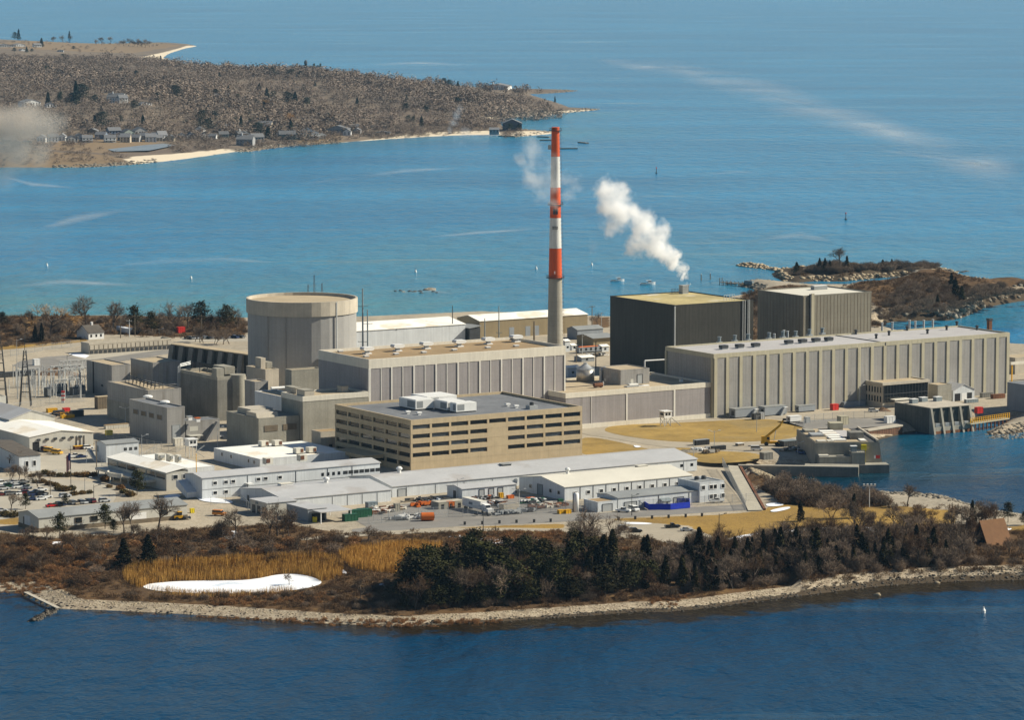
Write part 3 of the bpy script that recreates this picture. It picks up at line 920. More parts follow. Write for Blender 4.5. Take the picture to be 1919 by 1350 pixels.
for px, py, lab in [(764, 776, 'small white turret vent left of the louvred unit on the office roof'), (785, 778, 'small white turret vent in front of the louvred unit on the office roof'),
     (951, 762, 'left small white turret vent at the right of the office roof'), (967, 765, 'right small white turret vent at the right of the office roof')]:
 turbine_vent(px, py, zr, lab, .42, 'small vents on the office roof')
r, lu, lv, h = bld('turbine_hall', 'grey panelled turbine hall with cream parapet and tan roof behind the office block', 'building', (692, 828), 674, 598, 1059)
TH = (r, lu, lv, h)
flat(r, lu, lv, h, 'siding_purple', 'roof_tan', par=1.3, pm='parapet_cream', pt=.5, band=4.0, bm='parapet_cream')
nb = 9
for i in range(nb + 1):
 x = i * lu / nb
 x = min(max(x, .35), lu - .35)
 MB().box(x - .33, -.32, 0, x + .33, -.002, h - 4.0).obj('pilaster', M['mullion_white'], r)
 if i < nb:
  x += lu / nb / 2
  MB().box(x - .16, -.2, 0, x + .16, -.002, h - 4.0).obj('mullion', M['mullion_white'], r)
MB().box(-.3, -.3, 0, -.002, .3, h - 4.0).obj('corner_trim', M['mullion_white'], r)
zr = G + h - 1.2
for i, (px, py) in enumerate([(688, 663.5), (745, 658.5), (799, 654), (860.5, 650), (915, 645.5), (967, 641)]):
 turbine_vent(px, py, zr, ['leftmost', 'second from left', 'third from left', 'third from right', 'second from right', 'rightmost'][i] + ' of the six white turret vents on the tan turbine roof')
for i, (px, py) in enumerate([(638, 660), (686, 669.5), (742, 665), (794, 662), (851, 657.5), (914, 653), (967, 650), (1017, 645)]):
 q = thing('roof_hatch', 'small pale roof hatch, number %s from left on the tan turbine roof' % ['one', 'two', 'three', 'four', 'five', 'six', 'seven', 'eight'][i], 'roof hatch', P(px, py, zr), GRID, 'hatches on the tan turbine roof')
 MB().box(-1, -.8, 0, 1, .8, .5).obj('curb', M['steel_galv'], q)
 MB().box(-1.15, -.95, .502, 1.15, .95, .75).obj('lid', M['paint_white'], q)
o_ = P(1331, 783.6)
r = thing('link_building', 'low grey link building with cream parapet and tan roof between the two turbine halls', 'building', o_ - UU * length_to(o_, -UU, 1060), GRID)
lu = (o_ - r.location).length
h = height_to(o_, 716.5)
lv = 46
flat(r, lu, lv, h, 'siding_purple', 'roof_gravel', par=.9, pm='parapet_cream', pt=.5, band=2.2, bm='parapet_cream')
MB().box(0, -.22, 0, lu, -.002, 2.0).obj('plinth', M['parapet_cream'], r)
for x, w_ in ((.09 * lu, .1), (.33 * lu, .4), (.66 * lu, .45)):
 MB().box(x * 1.0 + lu * .08, -.2, 2.002, x + lu * .08 + w_ * 2, -.002, h - 2.2).obj('mullion', M['mullion_white'], r)
LINKZ = G + h - .84
LINK = r
r, lu, lv, h = bld('long_turbine_hall', 'very long beige turbine hall with tall concrete ribs and pale flat roof', 'building', (1337, 784), 664, 1247, 1890)
LT = (r, lu, lv, h)
flat(r, lu, lv, h, 'siding_grey', 'roof_membrane', par=.7, pm='pilaster_cream', pt=.6, band=1.9, bm='pilaster_cream')
nb = 23
for i in range(nb + 1):
 x = min(max(i * lu / nb, .9), lu - .9)
 MB().box(x - .8, -.38, 0, x + .8, -.01, h - 1.9).obj('pilaster', M['pilaster_cream'], r)
for i in range(5):
 y = min(max(i * lv / 4, .8), lv - .8)
 if i in (0, 4):
  MB().box(-.6, y - .6, 0, -.01, y + .6, h - 1.9).obj('pilaster', M['pilaster_cream'], r)
x = lu * .565
MB().box(x, -.2, h - 1.898, x + .6, lv, h - .35).obj('roof_curb', M['steel_dark'], r)
zr = G + h - .64
for i, (px, py, big) in enumerate([(1348, 644, 1), (1377, 641, 1), (1402, 639, 1), (1441, 636, 1), (1467, 634, 1), (1491, 633, 1), (1517, 630, 1), (1541, 627, 1)]):
 q = thing('roof_ventilator', 'upright grey fan housing, number %d from left along the long roof rear' % (i + 1), 'roof vent', P(px, py, zr), GRID, 'fan housings along the rear of the long roof')
 MB().box(-1.1, -1.1, 0, 1.1, 1.1, .8).obj('curb', M['steel_galv'], q)
 MB().lathe([(.75, .8), (.75, 2.6), (.95, 2.7), (.95, 3.1)], 12).obj('housing', M['steel_blue'], q)
for i, (px, py) in enumerate([(1356, 655), (1386, 653), (1416, 651), (1478, 645.5), (1504, 643.5), (1529, 641.5), (1553, 640)]):
 q = thing('roof_ventilator', 'squat dark vent box, number %d from left along the long roof middle' % (i + 1), 'roof vent', P(px, py, zr), GRID, 'dark vent boxes on the long roof')
 MB().box(-1.5, -1.2, 0, 1.5, 1.2, .6).obj('curb', M['steel_galv'], q)
 MB().box(-1.7, -1.4, .602, 1.7, 1.4, 1.9).obj('housing', M['steel_dark'], q)
for i, (px, py) in enumerate([(1604, 627), (1642, 635), (1666, 629), (1700, 620), (1738, 626), (1774, 619), (1793, 611), (1831, 619)]):
 q = thing('roof_ventilator', 'small dark pipe vent, number %d from left on the long roof right half' % (i + 1), 'roof vent', P(px, py, zr), GRID, 'pipe vents on the right half of the long roof')
 MB().lathe([(.55, 0), (.55, 1.6)], 10).obj('pipe', M['steel_dark'], q)
 MB().lathe([(.85, 1.602), (.85, 2.0), (.3, 2.3)], 10).obj('cap', M['steel_dark'], q)
for px, yt, yb in [(1451, 627, 639), (1469, 620, 637), (1476, 622, 637), (1653, 606, 622), (1672, 605, 621), (1704, 601, 618), (1715, 603, 617), (1731, 601, 616), (1748, 600, 615)]:
 p = P(px, yb, zr - 3)
 q = thing('exhaust_pipe', 'slender pale exhaust pipe standing at the rear of the long roof', 'exhaust pipe', p, 0, 'pale exhaust pipes behind the long roof')
 hh = height_to(p, yt)
 MB().tube((0, 0, 0), (0, 0, hh), .5, n=10).obj('pipe', M['steel_pale'], q)
 MB().tube((0, 0, hh + .002), (0, 0, hh + .35), .62, n=10).obj('collar', M['steel_pale'], q)
p = P(1854, 625, zr - 4)
q = thing('vent_chimney', 'short dark square chimney behind the right end of the long hall', 'chimney', p, GRID)
hh = height_to(p, 597)
MB().box(-.9, -.9, 0, .9, .9, hh - 1).obj('shaft', M['rust'], q)
MB().box(-1.1, -1.1, hh - .998, 1.1, 1.1, hh).obj('cap', M['steel_dark'], q)
r, lu, lv, h = bld('reactor_building', 'tall black windowless reactor building with mossy flat roof', 'building', (1264, 716), 572, 1143, 1411)
flat(r, lu, lv, h, 'siding_black', 'roof_moss', par=.5, pm='siding_black', pt=.4)
MB().box(-.25, -.25, 0, .25, -.06, h - .6).obj('corner_trim', M['steel_pale'], r)
MB().box(-.06, -.25, 0, -.25, .25, h - .6).obj('corner_trim', M['steel_pale'], r)
for x in (lu - 6.5, lu - 5.2, lu - 3.5, lu - 2.6):
 MB().tube((x, -.35, 0), (x, -.35, h + .3), .22, n=6).obj('downpipe', M['steel_pale'], r)
RBZ = G + h - .44
q = thing('vent_box', 'pale louvred exhaust box at the rear of the black reactor roof under the steam', 'exhaust', P(1281, 550.5, RBZ), GRID)
for i in range(5):
 MB().box(-1.7, -1.7, .9 * i, 1.7, 1.7, .9 * i + .72).obj('tier', M['steel_galv'], q)
MB().box(-1.4, -1.4, 0, 1.4, 1.4, 4.2).obj('core', M['steel_dark'], q)
q = thing('steam_pipe', 'dark exhaust pipe giving off the white steam plume', 'exhaust pipe', P(1288.5, 549, RBZ), GRID)
MB().tube((0, 0, 0), (0, 0, 3.6), .55, n=10).obj('pipe', M['steel_dark'], q)
MB().tube((0, 0, 3.602), (0, 0, 4.0), .7, n=10).obj('collar', M['rust'], q)
q = thing('rail_frame', 'row of short dark posts beside the louvred box on the black reactor roof', 'railing', P(1272, 549.5, RBZ), GRID)
m = MB()
for i in range(6):
 m.tube((-i * .9, 0, 0), (-i * .9, 0, 2.2), .1, n=5)
m.tube((0, 0, 2.2), (-4.5, 0, 2.2), .08, n=5)
m.obj('post_row', M['steel_dark'], q)
q = thing('rail_frame', 'light steel frame at the right edge of the black reactor roof', 'railing', P(1377, 563, RBZ), GRID)
m = MB()
for i in range(5):
 m.tube((-i * 1.6, 0, 0), (-i * 1.6, 0, 2.8), .14, n=5)
for zz_ in (1.4, 2.8):
 m.tube((0, 0, zz_), (-6.4, 0, zz_), .1, n=5)
m.obj('frame', M['steel_pale'], q)
r, lu, lv, h = bld('reactor_building', 'tall olive grey building with vertical ribs and pale roof beyond the long hall', 'building', (1504, 692), 554.5, 1419, 1632)
flat(r, lu, lv, h, 'siding_olive', 'roof_offwhite', par=.6, pm='siding_olive', pt=.5)
for i in range(21):
 x = .3 + i * (lu - .6) / 20
 if 1 < i < 3:
  continue
 MB().box(x - .1, -.07, 0, x + .1, -.002, h - .7).obj('rib', M['timber'], r)
for i in range(1, 14):
 y = i * lv / 14
 MB().box(-.07, y - .1, 0, -.002, y + .1, h - .7).obj('rib', M['timber'], r)
MB().box(lu * .085, -.9, 0, lu * .105, -.002, h + .6).obj('ladder_shaft', M['steel_dark'], r)
MB().box(lu * .11, -.7, 0, lu * .15, -.002, h + .8).obj('stair_shaft', M['pilaster_cream'], r)
q = thing('rooftop_unit', 'long grey louvred unit at the rear of the olive building roof', 'air handler', P(1526, 544, G + h - .54), GRID)
MB().box(0, 0, 0, 8.2, 3, 1.9).obj('cabinet', M['paint_grey_louvre'], q)
MB().box(.2, .2, 1.902, 8.0, 2.8, 2.1).obj('lid', M['paint_white'], q)
c0 = P(567, 737)
s = scale_at(c0)
R0 = 103.5 / s
h = height_to(c0, 557.5)
r = thing('containment_building', 'huge grey cylindrical containment building with flat tan roof', 'building', c0, math.radians(3))
NF = 36
MB().lathe([(R0 - .5, -.6), (R0 - .5, h - 6.6)], NF).obj('wall', M['siding_cylinder'], r)
m = MB()
m.lathe([(R0 + .15, h - 6.6), (R0 + .15, h), (R0 - .75, h), (R0 - .75, h - 1.5)], NF, cap=False)
m.obj('parapet', M['concrete_pale'], r)
MB().lathe([(R0 - .76, h - 1.7), (R0 - .76, h - 1.4)], NF).obj('roof', M['roof_gravel'], r)
for an in (-128, -107):
 m = MB()
 a = math.radians(an)
 m.tube(((R0 - .3) * math.cos(a), (R0 - .3) * math.sin(a), 0), ((R0 - .3) * math.cos(a), (R0 - .3) * math.sin(a), h - 6.7), .16, n=5)
 m.obj('downpipe', M['siding_grey'], r)
a = math.radians(-52)
MB().tube(((R0 + .1) * math.cos(a), (R0 + .1) * math.sin(a), 0), ((R0 + .1) * math.cos(a), (R0 + .1) * math.sin(a), h - .4), .3, n=6).obj('conduit', M['steel_pale'], r)
q = MB()
a = math.radians(-66)
cx_, cy_ = (R0 + .4) * math.cos(a), (R0 + .4) * math.sin(a)
tx, ty = -math.sin(a), math.cos(a)
nx_, ny_ = math.cos(a), math.sin(a)
pts4 = [(cx_ - tx * 3.4 - nx_ * 3, cy_ - ty * 3.4 - ny_ * 3), (cx_ + tx * 3.4 - nx_ * 3, cy_ + ty * 3.4 - ny_ * 3), (cx_ + tx * 3.4 + nx_ * 3.4, cy_ + ty * 3.4 + ny_ * 3.4), (cx_ - tx * 3.4 + nx_ * 3.4, cy_ - ty * 3.4 + ny_ * 3.4)]
q.prism(pts4, 0, h - 26)
q.obj('stair_tower', M['siding_cylinder'], r)
c0 = P(1040.5, 672)
s = scale_at(c0)
r = thing('smokestack', 'very tall slim smokestack banded orange and white above grey concrete', 'chimney', c0, 0)
def zy(y):
 return height_to(c0, y)
def rad(z):
 zt = zy(237)
 f = z / zt
 return np.interp(f, [0, .08, .35, 1], [15.6, 14.6, 12.6, 7.2]) / s
def band(name, y0, y1, m):
 z0, z1 = zy(y0), zy(y1)
 pr = [(rad(z0 + (z1 - z0) * i / 4), z0 + (z1 - z0) * i / 4) for i in range(5)]
 return MB().lathe(pr, 28, cap=True).obj(name, M[m], r, smooth=False)
band('concrete_shaft', 676, 522.2, 'stack_concrete')
for y0, y1, m in [(522, 465.2, 'stack_orange'), (465, 408.2, 'stack_white'), (408, 351.2, 'stack_orange'), (351, 293.2, 'stack_white'), (293, 238, 'stack_orange')]:
 band('paint_band', y0, y1, m)
for y in (521, 384, 245):
 z = zy(y)
 m = MB()
 m.lathe([(rad(z) + .02, z), (rad(z) + 1.2, z), (rad(z) + 1.2, z + .25), (rad(z) + .02, z + .25)], 28, cap=False)
 for k in range(14):
  a = k * math.tau / 14
  m.tube(((rad(z) + 1.15) * math.cos(a), (rad(z) + 1.15) * math.sin(a), z), ((rad(z) + 1.15) * math.cos(a), (rad(z) + 1.15) * math.sin(a), z + 1.2), .06, n=4)
 m.lathe([(rad(z) + 1.1, z + 1.1), (rad(z) + 1.2, z + 1.1), (rad(z) + 1.2, z + 1.25), (rad(z) + 1.1, z + 1.25)], 28, cap=False)
 m.obj('gallery', M['steel_dark'], r)
m = MB()
a = math.radians(-12)
for k in range(56):
 z0, z1 = zy(672) + (zy(238) - 2) * k / 56, zy(672) + (zy(238) - 2) * (k + 1) / 56
 for da in (-.05, .05):
  m.tube(((rad(z0) + .35) * math.cos(a) - da * 7, (rad(z0) + .35) * math.sin(a) + da * 7, z0), ((rad(z1) + .35) * math.cos(a) - da * 7, (rad(z1) + .35) * math.sin(a) + da * 7, z1), .07, n=4)
 m.tube(((rad(z1) + .35) * math.cos(a) - .35, (rad(z1) + .35) * math.sin(a) - .35, z1), ((rad(z1) + .35) * math.cos(a) + .35, (rad(z1) + .35) * math.sin(a) + .35, z1), .06, n=4)
 m.tube((rad(z1) * math.cos(a), rad(z1) * math.sin(a), z1), ((rad(z1) + .9) * math.cos(a), (rad(z1) + .9) * math.sin(a), z1), .08, n=4)
m.obj('caged_ladder', M['rust'], r)
m = MB()
for dx in (-1.2, .1):
 m.box(dx, -rad(zy(396)) - .55, zy(401), dx + 1.1, -rad(zy(396)) + .5, zy(391))
m.obj('cabinet', M['steel_dark'], r)
m = MB()
z = zy(280)
m.box(-rad(z) - 1.6, -.8, z, -rad(z) + .6, .8, z + 2.2)
m.obj('cabinet', M['steel_galv'], r)
for z_, n_ in ((zy(509), 2), (zy(512), 2)):
 m = MB()
 for dx in (-.25,):
  m.lathe([(.3, 0), (.3, .3)], 8)
 k = m.obj('lamp', M['paint_white'], r)
 k.location = (-.4, -rad(z_) - .15, z_)
for k, z_ in enumerate((zy(424), zy(427))):
 m = MB()
 for j in range(3):
  m.box(-1.5 + j * 1.0, -rad(z_) - .12, z_ - .5, -1.5 + j * 1.0 + .6, -rad(z_) + .35, z_ + .1)
 m.obj('vent_opening', M['steel_dark'], r)
def simple(name, label, near, ytop, xl, xr, wall, roof, par=.5, pm=None, band=0, bm=None, base=G, cat='building', group=None, pt=.4):
 q, a, b_, c_ = bld(name, label, cat, near, ytop, xl, xr, group, base)
 flat(q, a, b_, c_, wall, roof, par=par, pm=pm, band=band, bm=bm, pt=pt)
 return q, a, b_, c_
q, a, b_, c_ = simple('service_building', 'plain grey metal box building nearest the switchyard', (210, 745), 685, 163, 245, 'siding_grey', 'roof_gravel')
pp = MB().tube((-.25, b_ * .72, 0), (-.25, b_ * .72, c_), .3, n=6)
pp.obj('downpipe', M['steel_dark'], q)
MB().box(-.2, b_ * .35, 4, -.01, b_ * .42, 5).obj('vent', M['steel_dark'], q)
q, a, b_, c_ = simple('service_building', 'grey metal box building half striped by a diagonal shadow beside the concrete silo block', (287, 745), 680, 245.5, 338, 'siding_grey', 'roof_gravel')
win(q, 'L', b_ * .55, c_ * .35, 3, 4, 'siding_blue_grey', 'door')
win(q, 'L', b_ * .3, c_ * .35, 3, 4, 'siding_blue_grey', 'door')
for x in (a * .25, a * .3, a * .35):
 MB().tube((x, -.3, 0), (x, -.3, c_ - .5), .15, n=5).obj('downpipe', M['steel_galv'], q)
q, a, b_, c_ = simple('service_building', 'low wide building of grey siding over pale concrete with pipes on its roof', (278, 799), 732, 202, 340, 'siding_grey', 'roof_gravel')
ring(-.2, -.2, a + .2, b_ + .2, 0, c_ * .5, .19).obj('plinth', M['concrete'], q)
m = MB()
zz_ = c_ + 1.2
for k in range(4):
 m.tube((a * .35, b_ * .12 + k * 1.0, zz_ + (k % 2) * .8), (a * .35 + 4, b_ * .9 + k * .6, zz_ + (k % 2) * .8), .28, n=6)
 m.tube((a * .35 + k * 3, b_ * .1, zz_), (a * .99, b_ * .1 + k * .7, zz_), .28, n=6)
for k in range(9):
 y = b_ * (.12 + .09 * k)
 m.tube((a * .35, y, c_ - .5), (a * .35, y, zz_ + 1.2), .18, n=5)
 m.tube((a * .35 + 4, y, c_ - .5), (a * .35 + 4, y, zz_ + 1.2), .18, n=5)
m.obj('pipe_rack', M['steel_dark'], q)
q, a, b_, c_ = bld('concrete_block', 'weathered grey concrete block with raised corner piers and sunken tan roof', 'building', (408, 790), 707, 338, 455)
m = MB()
m.box(0, 0, -.6, a, b_, c_ - 1.5)
m.obj('wall', M['concrete_dark'], q)
MB().box(.8, .8, c_ - 1.498, a - .8, b_ - .8, c_ - 1.35).obj('roof', M['roof_gravel'], q)
ring(-.03, -.03, a + .03, b_ + .03, c_ - 1.498, c_, .8).obj('parapet', M['concrete'], q)
MB().box(-.06, .5, c_ + .002, 3.6, 4.8, c_ + 3.6).obj('pier', M['concrete'], q)
MB().box(a - 5, b_ * .2, c_ + .002, a + .06, b_ * .5, c_ + 3.2).obj('pier', M['concrete'], q)
MB().lathe([(a * .28, -.5), (a * .28, c_ + .4)], 24, (a * .86, 1.2)).obj('round_bay', M['concrete'], q)
m = MB()
for k in range(3):
 m.tube((-.9 - k * .5, b_ * .95, 0), (-.9 - k * .5, b_ * .95, c_ + 2.5 - k * .6), .2, n=8)
 m.tube((-.9 - k * .5, b_ * .95, c_ + 2.5 - k * .6), (a * .5, b_ * 1.05, c_ + 2.9 - k * .6), .2, n=8)
m.obj('pipe', M['steel_galv'], q)
m = MB()
for k in range(3):
 m.tube((a * .5, b_ * 1.0, c_ + 2.9 - k * .8), (a * 1.25, b_ * .3 + k, c_ + 1.9 - k * .5), .3, n=6)
for k in range(7):
 f = k / 6
 x, y = a * (.5 + .75 * f), b_ * (1.0 - .7 * f)
 m.tube((x, y, 0), (x, y, c_ + 3), .25, n=5)
m.obj('pipe_rack', M['steel_dark'], q)
for k in range(2):
 pass
q, a, b_, c_ = simple('service_building', 'low grey annex with tan roof tucked against the weathered concrete block', (431, 781), 743, 408, 470, 'siding_grey', 'roof_gravel')
MB().box(a * .5, -.12, c_ * .45, a * .95, .05, c_ * .8).obj('louvre', M['paint_grey_louvre'], q)
q, a, b_, c_ = simple('service_building', 'upper tan roofed concrete block below the containment cylinder', (498, 760), 693, 462, 523, 'concrete_pale', 'roof_gravel')
MB().box(a * .1, b_ * .3, c_ - .4, a * .45, b_ * .6, c_ + 4.6).obj('penthouse', M['concrete_pale'], q)
MB().box(a * .5, b_ * .3, c_ - .4, a * .95, b_ * .6, c_ + 2.6).obj('penthouse', M['concrete'], q)
q, a, b_, c_ = simple('service_building', 'narrow concrete wing shaded by the turbine hall', (547, 800), 694, 535, 604, 'concrete', 'roof_gravel')
q, a, b_, c_ = bld('pipe_gallery', 'dark enclosed pipe gallery curving round the foot of the cylinder', 'gallery', (540, 742), 684, 522, 606)
MB().box(0, 0, c_ * .35, a, b_, c_).obj('wall', M['siding_black'], q)
MB().box(-.2, -.2, c_ + .002, a + .2, b_ + .2, c_ + .35).obj('roof', M['steel_blue'], q)
m = MB()
for k in range(10):
 m.box(a * k / 10, -.25, c_ * .36, a * k / 10 + .3, -.01, c_ - .2)
m.obj('rib', M['steel_blue'], q)
q, a, b_, c_ = simple('service_building', 'tall slim grey siding tower left of the white walled annex', (478, 800), 716, 459, 503, 'siding_grey', 'roof_gravel')
q, a, b_, c_ = simple('service_building', 'white walled annex with one dark window beside the concrete fuel block', (529, 822), 744, 478, 570, 'siding_white', 'roof_gravel', pm='siding_white')
win(q, 'L', b_ * .42, c_ * .38, 4.2, 4.0, 'glass_dark', frame='steel_galv')
q, a, b_, c_ = simple('fuel_building', 'pale concrete fuel block with white parapet in front of the turbine hall', (568, 841), 743.5, 528, 690, 'concrete', 'roof_gravel', par=.9, pm='parapet_cream', band=2.2, bm='parapet_cream')
FZ = G + c_ - .84
for i, (near, yt, xl, xr) in enumerate([((555, 739), 728.5, 534, 566), ((571, 747), 733, 556, 589), ((641, 736), 725, 632, 653)]):
 k, ka, kb, kc = bld('rooftop_unit', ['concrete hatch box furthest left on the fuel block roof', 'tan duct box at the front of the fuel block roof', 'small box unit at the right of the fuel block roof'][i], 'roof box', near, yt, xl, xr, 'boxes on the fuel block roof', base=FZ)
 MB().box(0, 0, 0, ka, kb, kc).obj('cabinet', M['concrete_pale'], k)
 MB().box(-.15, -.15, kc + .002, ka + .15, kb + .15, kc + .2).obj('lid', M['concrete'], k)
k = thing('roof_pipe', 'white insulated pipe lying across the annex roof', 'pipe', P(508, 731, FZ - .3), GRID)
MB().tube((0, 0, .6), (6.5, 0, .6), .6, n=10).obj('pipe', M['paint_white'], k)
MB().box(1, -.4, 0, 1.4, .4, .3).box(5, -.4, 0, 5.4, .4, .3).obj('saddle', M['steel_dark'], k)
q, a, b_, c_ = simple('cooling_building', 'grey concrete cooling block with louvres and fan covers on top', (485, 846), 784.5, 425, 561, 'concrete', 'concrete', par=.5)
for x in (.14, .60):
 MB().box(a * x, -.2, c_ * .58, a * (x + .33), .05, c_ * .76).obj('louvre', M['timber'], q)
m = MB()
MB().extr_x([(2, c_ - .4), (b_ * .42, c_ - .4), (b_ * .40, c_ + 1.8), (3, c_ + 1.8)], a * .02, a * .55).obj('fan_cover', M['concrete_pale'], q)
MB().extr_x([(b_ * .48, c_ - .4), (b_ * .92, c_ - .4), (b_ * .90, c_ + 1.9), (b_ * .5, c_ + 1.9)], a * .2, a * .75).obj('fan_cover', M['concrete_pale'], q)
q, a, b_, c_ = simple('pump_house', 'small flat tan roofed concrete pump house beside the office corner', (601, 850), 810, 584, 640, 'concrete_pale', 'roof_tan', par=.15)
win(q, 'R', a * .4, .2, 1.6, 3.2, 'steel_dark', 'door')
q, a, b_, c_ = simple('generator_building', 'grey metal building with four high louvred windows and a roller door', (313.5, 832), 764.5, 243, 347, 'siding_grey', 'roof_dark', par=.6)
for i in range(4):
 win(q, 'L', b_ * (.13 + .21 * i), c_ * .62, b_ * .13, c_ * .13, 'timber', 'louvre', frame='siding_blue_grey')
win(q, 'R', a * .3, 0, a * .42, c_ * .5, 'paint_grey', 'roller_door', frame='paint_grey')
GZ = G + c_ - .54
for i, (px, py) in enumerate([(277, 747), (309, 757)]):
 k = thing('roof_fan', ['left', 'right'][i] + ' round white fan on the roof of the grey louvred metal building', 'roof vent', P(px, py, GZ), 0, 'roof fans on the louvred metal building')
 MB().lathe([(1.7, 0), (1.7, .5)], 16).obj('curb', M['steel_galv'], k)
 MB().lathe([(2.1, .502), (2.1, 1.0), (1.2, 1.4)], 16).obj('fan_cowl', M['paint_white'], k)
q, a, b_, c_ = simple('low_annex', 'low grey metal annex with an outside stair beside the roller door', (349, 829), 790, 330, 412, 'siding_grey', 'roof_dark', par=.3)
win(q, 'R', a * .1, c_ * .5, 4, 2, 'siding_beige', 'sign_panel')
m = MB()
m.extr_y([(a * .5, 0), (a * .5 + 1.4, 0), (a * .92, c_ * .62), (a * .92, c_ * .9), (a * .86, c_ * .9)], -2.4, -.6)
m.obj('enclosed_stair', M['siding_grey'], q)
MB().box(a * .02, -3.2, 2.6, a * .4, -.02, 2.9).obj('awning', M['siding_beige'], q)
for k_, (px, py) in enumerate([(355, 788), (370, 791)]):
 k = thing('roof_fan', ['small white roof box on the low annex', 'small orange and white roof fan on the low annex'][k_], 'roof vent', P(px, py, G + c_ - .2), GRID)
 MB().box(-.9, -.9, 0, .9, .9, 1.5).obj('housing', M['paint_white'], k)
 MB().box(-1.1, -1.1, 1.502, 1.1, 1.1, 1.8).obj('lid', M['paint_orange' if k_ else 'steel_galv'], k)
q, a, b_, c_ = bld('buttress_shed', 'long low dark shed with sloping buttresses left of the containment cylinder', 'building', (470, 706), 665, 322, 489, ang=math.radians(41.5))
MB().box(0, 0, -.6, a, b_, c_ - .5).obj('wall', M['siding_black'], q)
MB().box(-.3, -.3, c_ - .498, a + .3, b_ + .3, c_).obj('roof', M['roof_gravel'], q)
m = MB()
for i in range(8):
 y = b_ * (.08 + .125 * i)
 MB().extr_y([(-.002, 0), (-2.6, 0), (-.9, c_ - .55), (-.002, c_ - .55)], y, y + b_ * .055).obj('buttress', M['concrete_dark'], q)
o_ = P(167.5, 664.5)
q, a, b_, c_ = bld('storage_block', 'long pale concrete storage block with a row of identical recessed modules', 'building', (167.5, 664.5), 643.5, 152, 321)
MB().box(0, 0, -.6, a, b_, c_ - 1).obj('wall', M['concrete_pale'], q)
ring(-.1, -.1, a + .1, b_ + .1, c_ - .998, c_, .5).obj('parapet', M['concrete_pale'], q)
MB().box(.5, .5, c_ - .998, a - .5, b_ - .5, c_ - .9).obj('roof', M['concrete_pale'], q)
for i in range(18):
 x = a * i / 18
 MB().box(x + .25, -.5, c_ * .42, x + a / 18 - .25, -.002, c_ - 1.2).obj('module_panel', M['concrete_pale'], q)
 MB().box(x + a / 36 - .8, -.3, .1, x + a / 36 + .8, -.002, c_ * .3).obj('vent_opening', M['steel_dark'], q)
q, a, b_, c_ = simple('control_annex', 'low beige annex with a dark glass front against the long hall', (1654, 765), 718, 1619, 1739, 'concrete_pale', 'roof_gravel', par=.5)
MB().box(.5, -.25, 2.3, a - .5, -.03, c_ - 1.3).obj('curtain_wall', M['glass_dark'], q)
m = MB()
for i in range(15):
 m.box(.5 + i * (a - 1) / 14 - .06, -.4, 2.3, .5 + i * (a - 1) / 14 + .06, -.252, c_ - 1.3)
m.box(.5, -.42, c_ * .52, a - .5, -.402, c_ * .55)
m.obj('mullion_grid', M['steel_dark'], q)
ring(-.5, -.5, a + .5, b_ + .5, c_ - 1.2, c_ - .02, .45).obj('fascia', M['concrete_pale'], q)
for k in range(2):
 for i in range(6):
  win(q, 'L', b_ * (.08 + .15 * i), c_ * (.22 + .36 * k), .9, 2.6, 'glass_dark')
MB().box(a * .15, -4, 3.4, a * .5, -.45, 3.9).obj('entrance_canopy', M['roof_offwhite'], q)
q, a, b_, c_ = simple('service_building', 'low plain grey block between the glass fronted annex and the gabled shed', (1757, 757), 722, 1735, 1783, 'concrete', 'roof_gravel', par=.3)
q, a, b_, c_ = bld('gabled_shed', 'small white gabled shed with two dark open doorways by the long hall', 'shed', (1786, 753), 733, 1768, 1826)
gable(q, a, b_ * 1.6, c_, 2.6, 'siding_white', 'roof_light_metal', axis='v')
win(q, 'R', a * .08, 0, a * .26, c_ * .72, 'paint_black', 'doorway')
win(q, 'R', a * .66, 0, a * .22, c_ * .72, 'paint_black', 'doorway')
win(q, 'R', a * .4, 0, a * .22, c_ * .72, 'paint_white', 'door')
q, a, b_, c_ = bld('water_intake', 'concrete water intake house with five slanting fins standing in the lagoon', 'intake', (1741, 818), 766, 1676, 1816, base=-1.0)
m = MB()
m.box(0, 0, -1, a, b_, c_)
m.obj('wall', M['concrete_shaded'], q)
MB().box(-.1, -.9, c_ + .002, a + .1, b_ + .1, c_ + .35).obj('roof', M['concrete_pale'], q)
for i in range(5):
 x = i * (a - 1.0) / 4
 MB().extr_x([(-4.2, -1), (-.003, -1), (-.003, c_ - .1), (-.9, c_ - .1)], x, x + 1.0).obj('fin', M['concrete'], q)
for i in range(4):
 x0, x1 = i * (a - 1) / 4 + 1.02, (i + 1) * (a - 1) / 4 - .02
 MB().box(x0, -2.6, -1, x1, -.004, c_ * .33).obj('bay_wall', M['concrete'], q)
 MB().box(x0, -2.9, -1, x1, -2.604, 2.2).obj('bay_base', M['rust'], q)
 k = MB()
 for zz_ in (c_ * .33 + .05, c_ * .33 + 1.2, c_ * .33 + .6):
  k.tube((x0, -2.4, zz_), (x1, -2.4, zz_), .07, n=4)
 k.box(x0 + 1, -2.2, c_ * .33 + .002, x1 - 1.2, -.4, c_ * .33 + 1.6)
 k.obj('screen_machinery', M['steel_galv'], q)
IZ = -1 + c_ + .36
for i, (px, py, lab) in enumerate([(1712, 756, 'grey pump box at the left on the finned intake roof'), (1730, 753, 'tall grey pump box in the middle of the finned intake roof'), (1757, 752, 'grey pump box at the right on the finned intake roof')]):
 k = thing('pump_box', lab, 'pump box', P(px, py, IZ), GRID, 'pump boxes on the finned intake')
 MB().box(-1.6, -1.2, 0, 1.6, 1.2, 1.8).obj('housing', M['steel_blue'], k)
 MB().box(-1.7, -1.3, 1.802, 1.7, 1.3, 2.0).obj('lid', M['paint_white'], k)
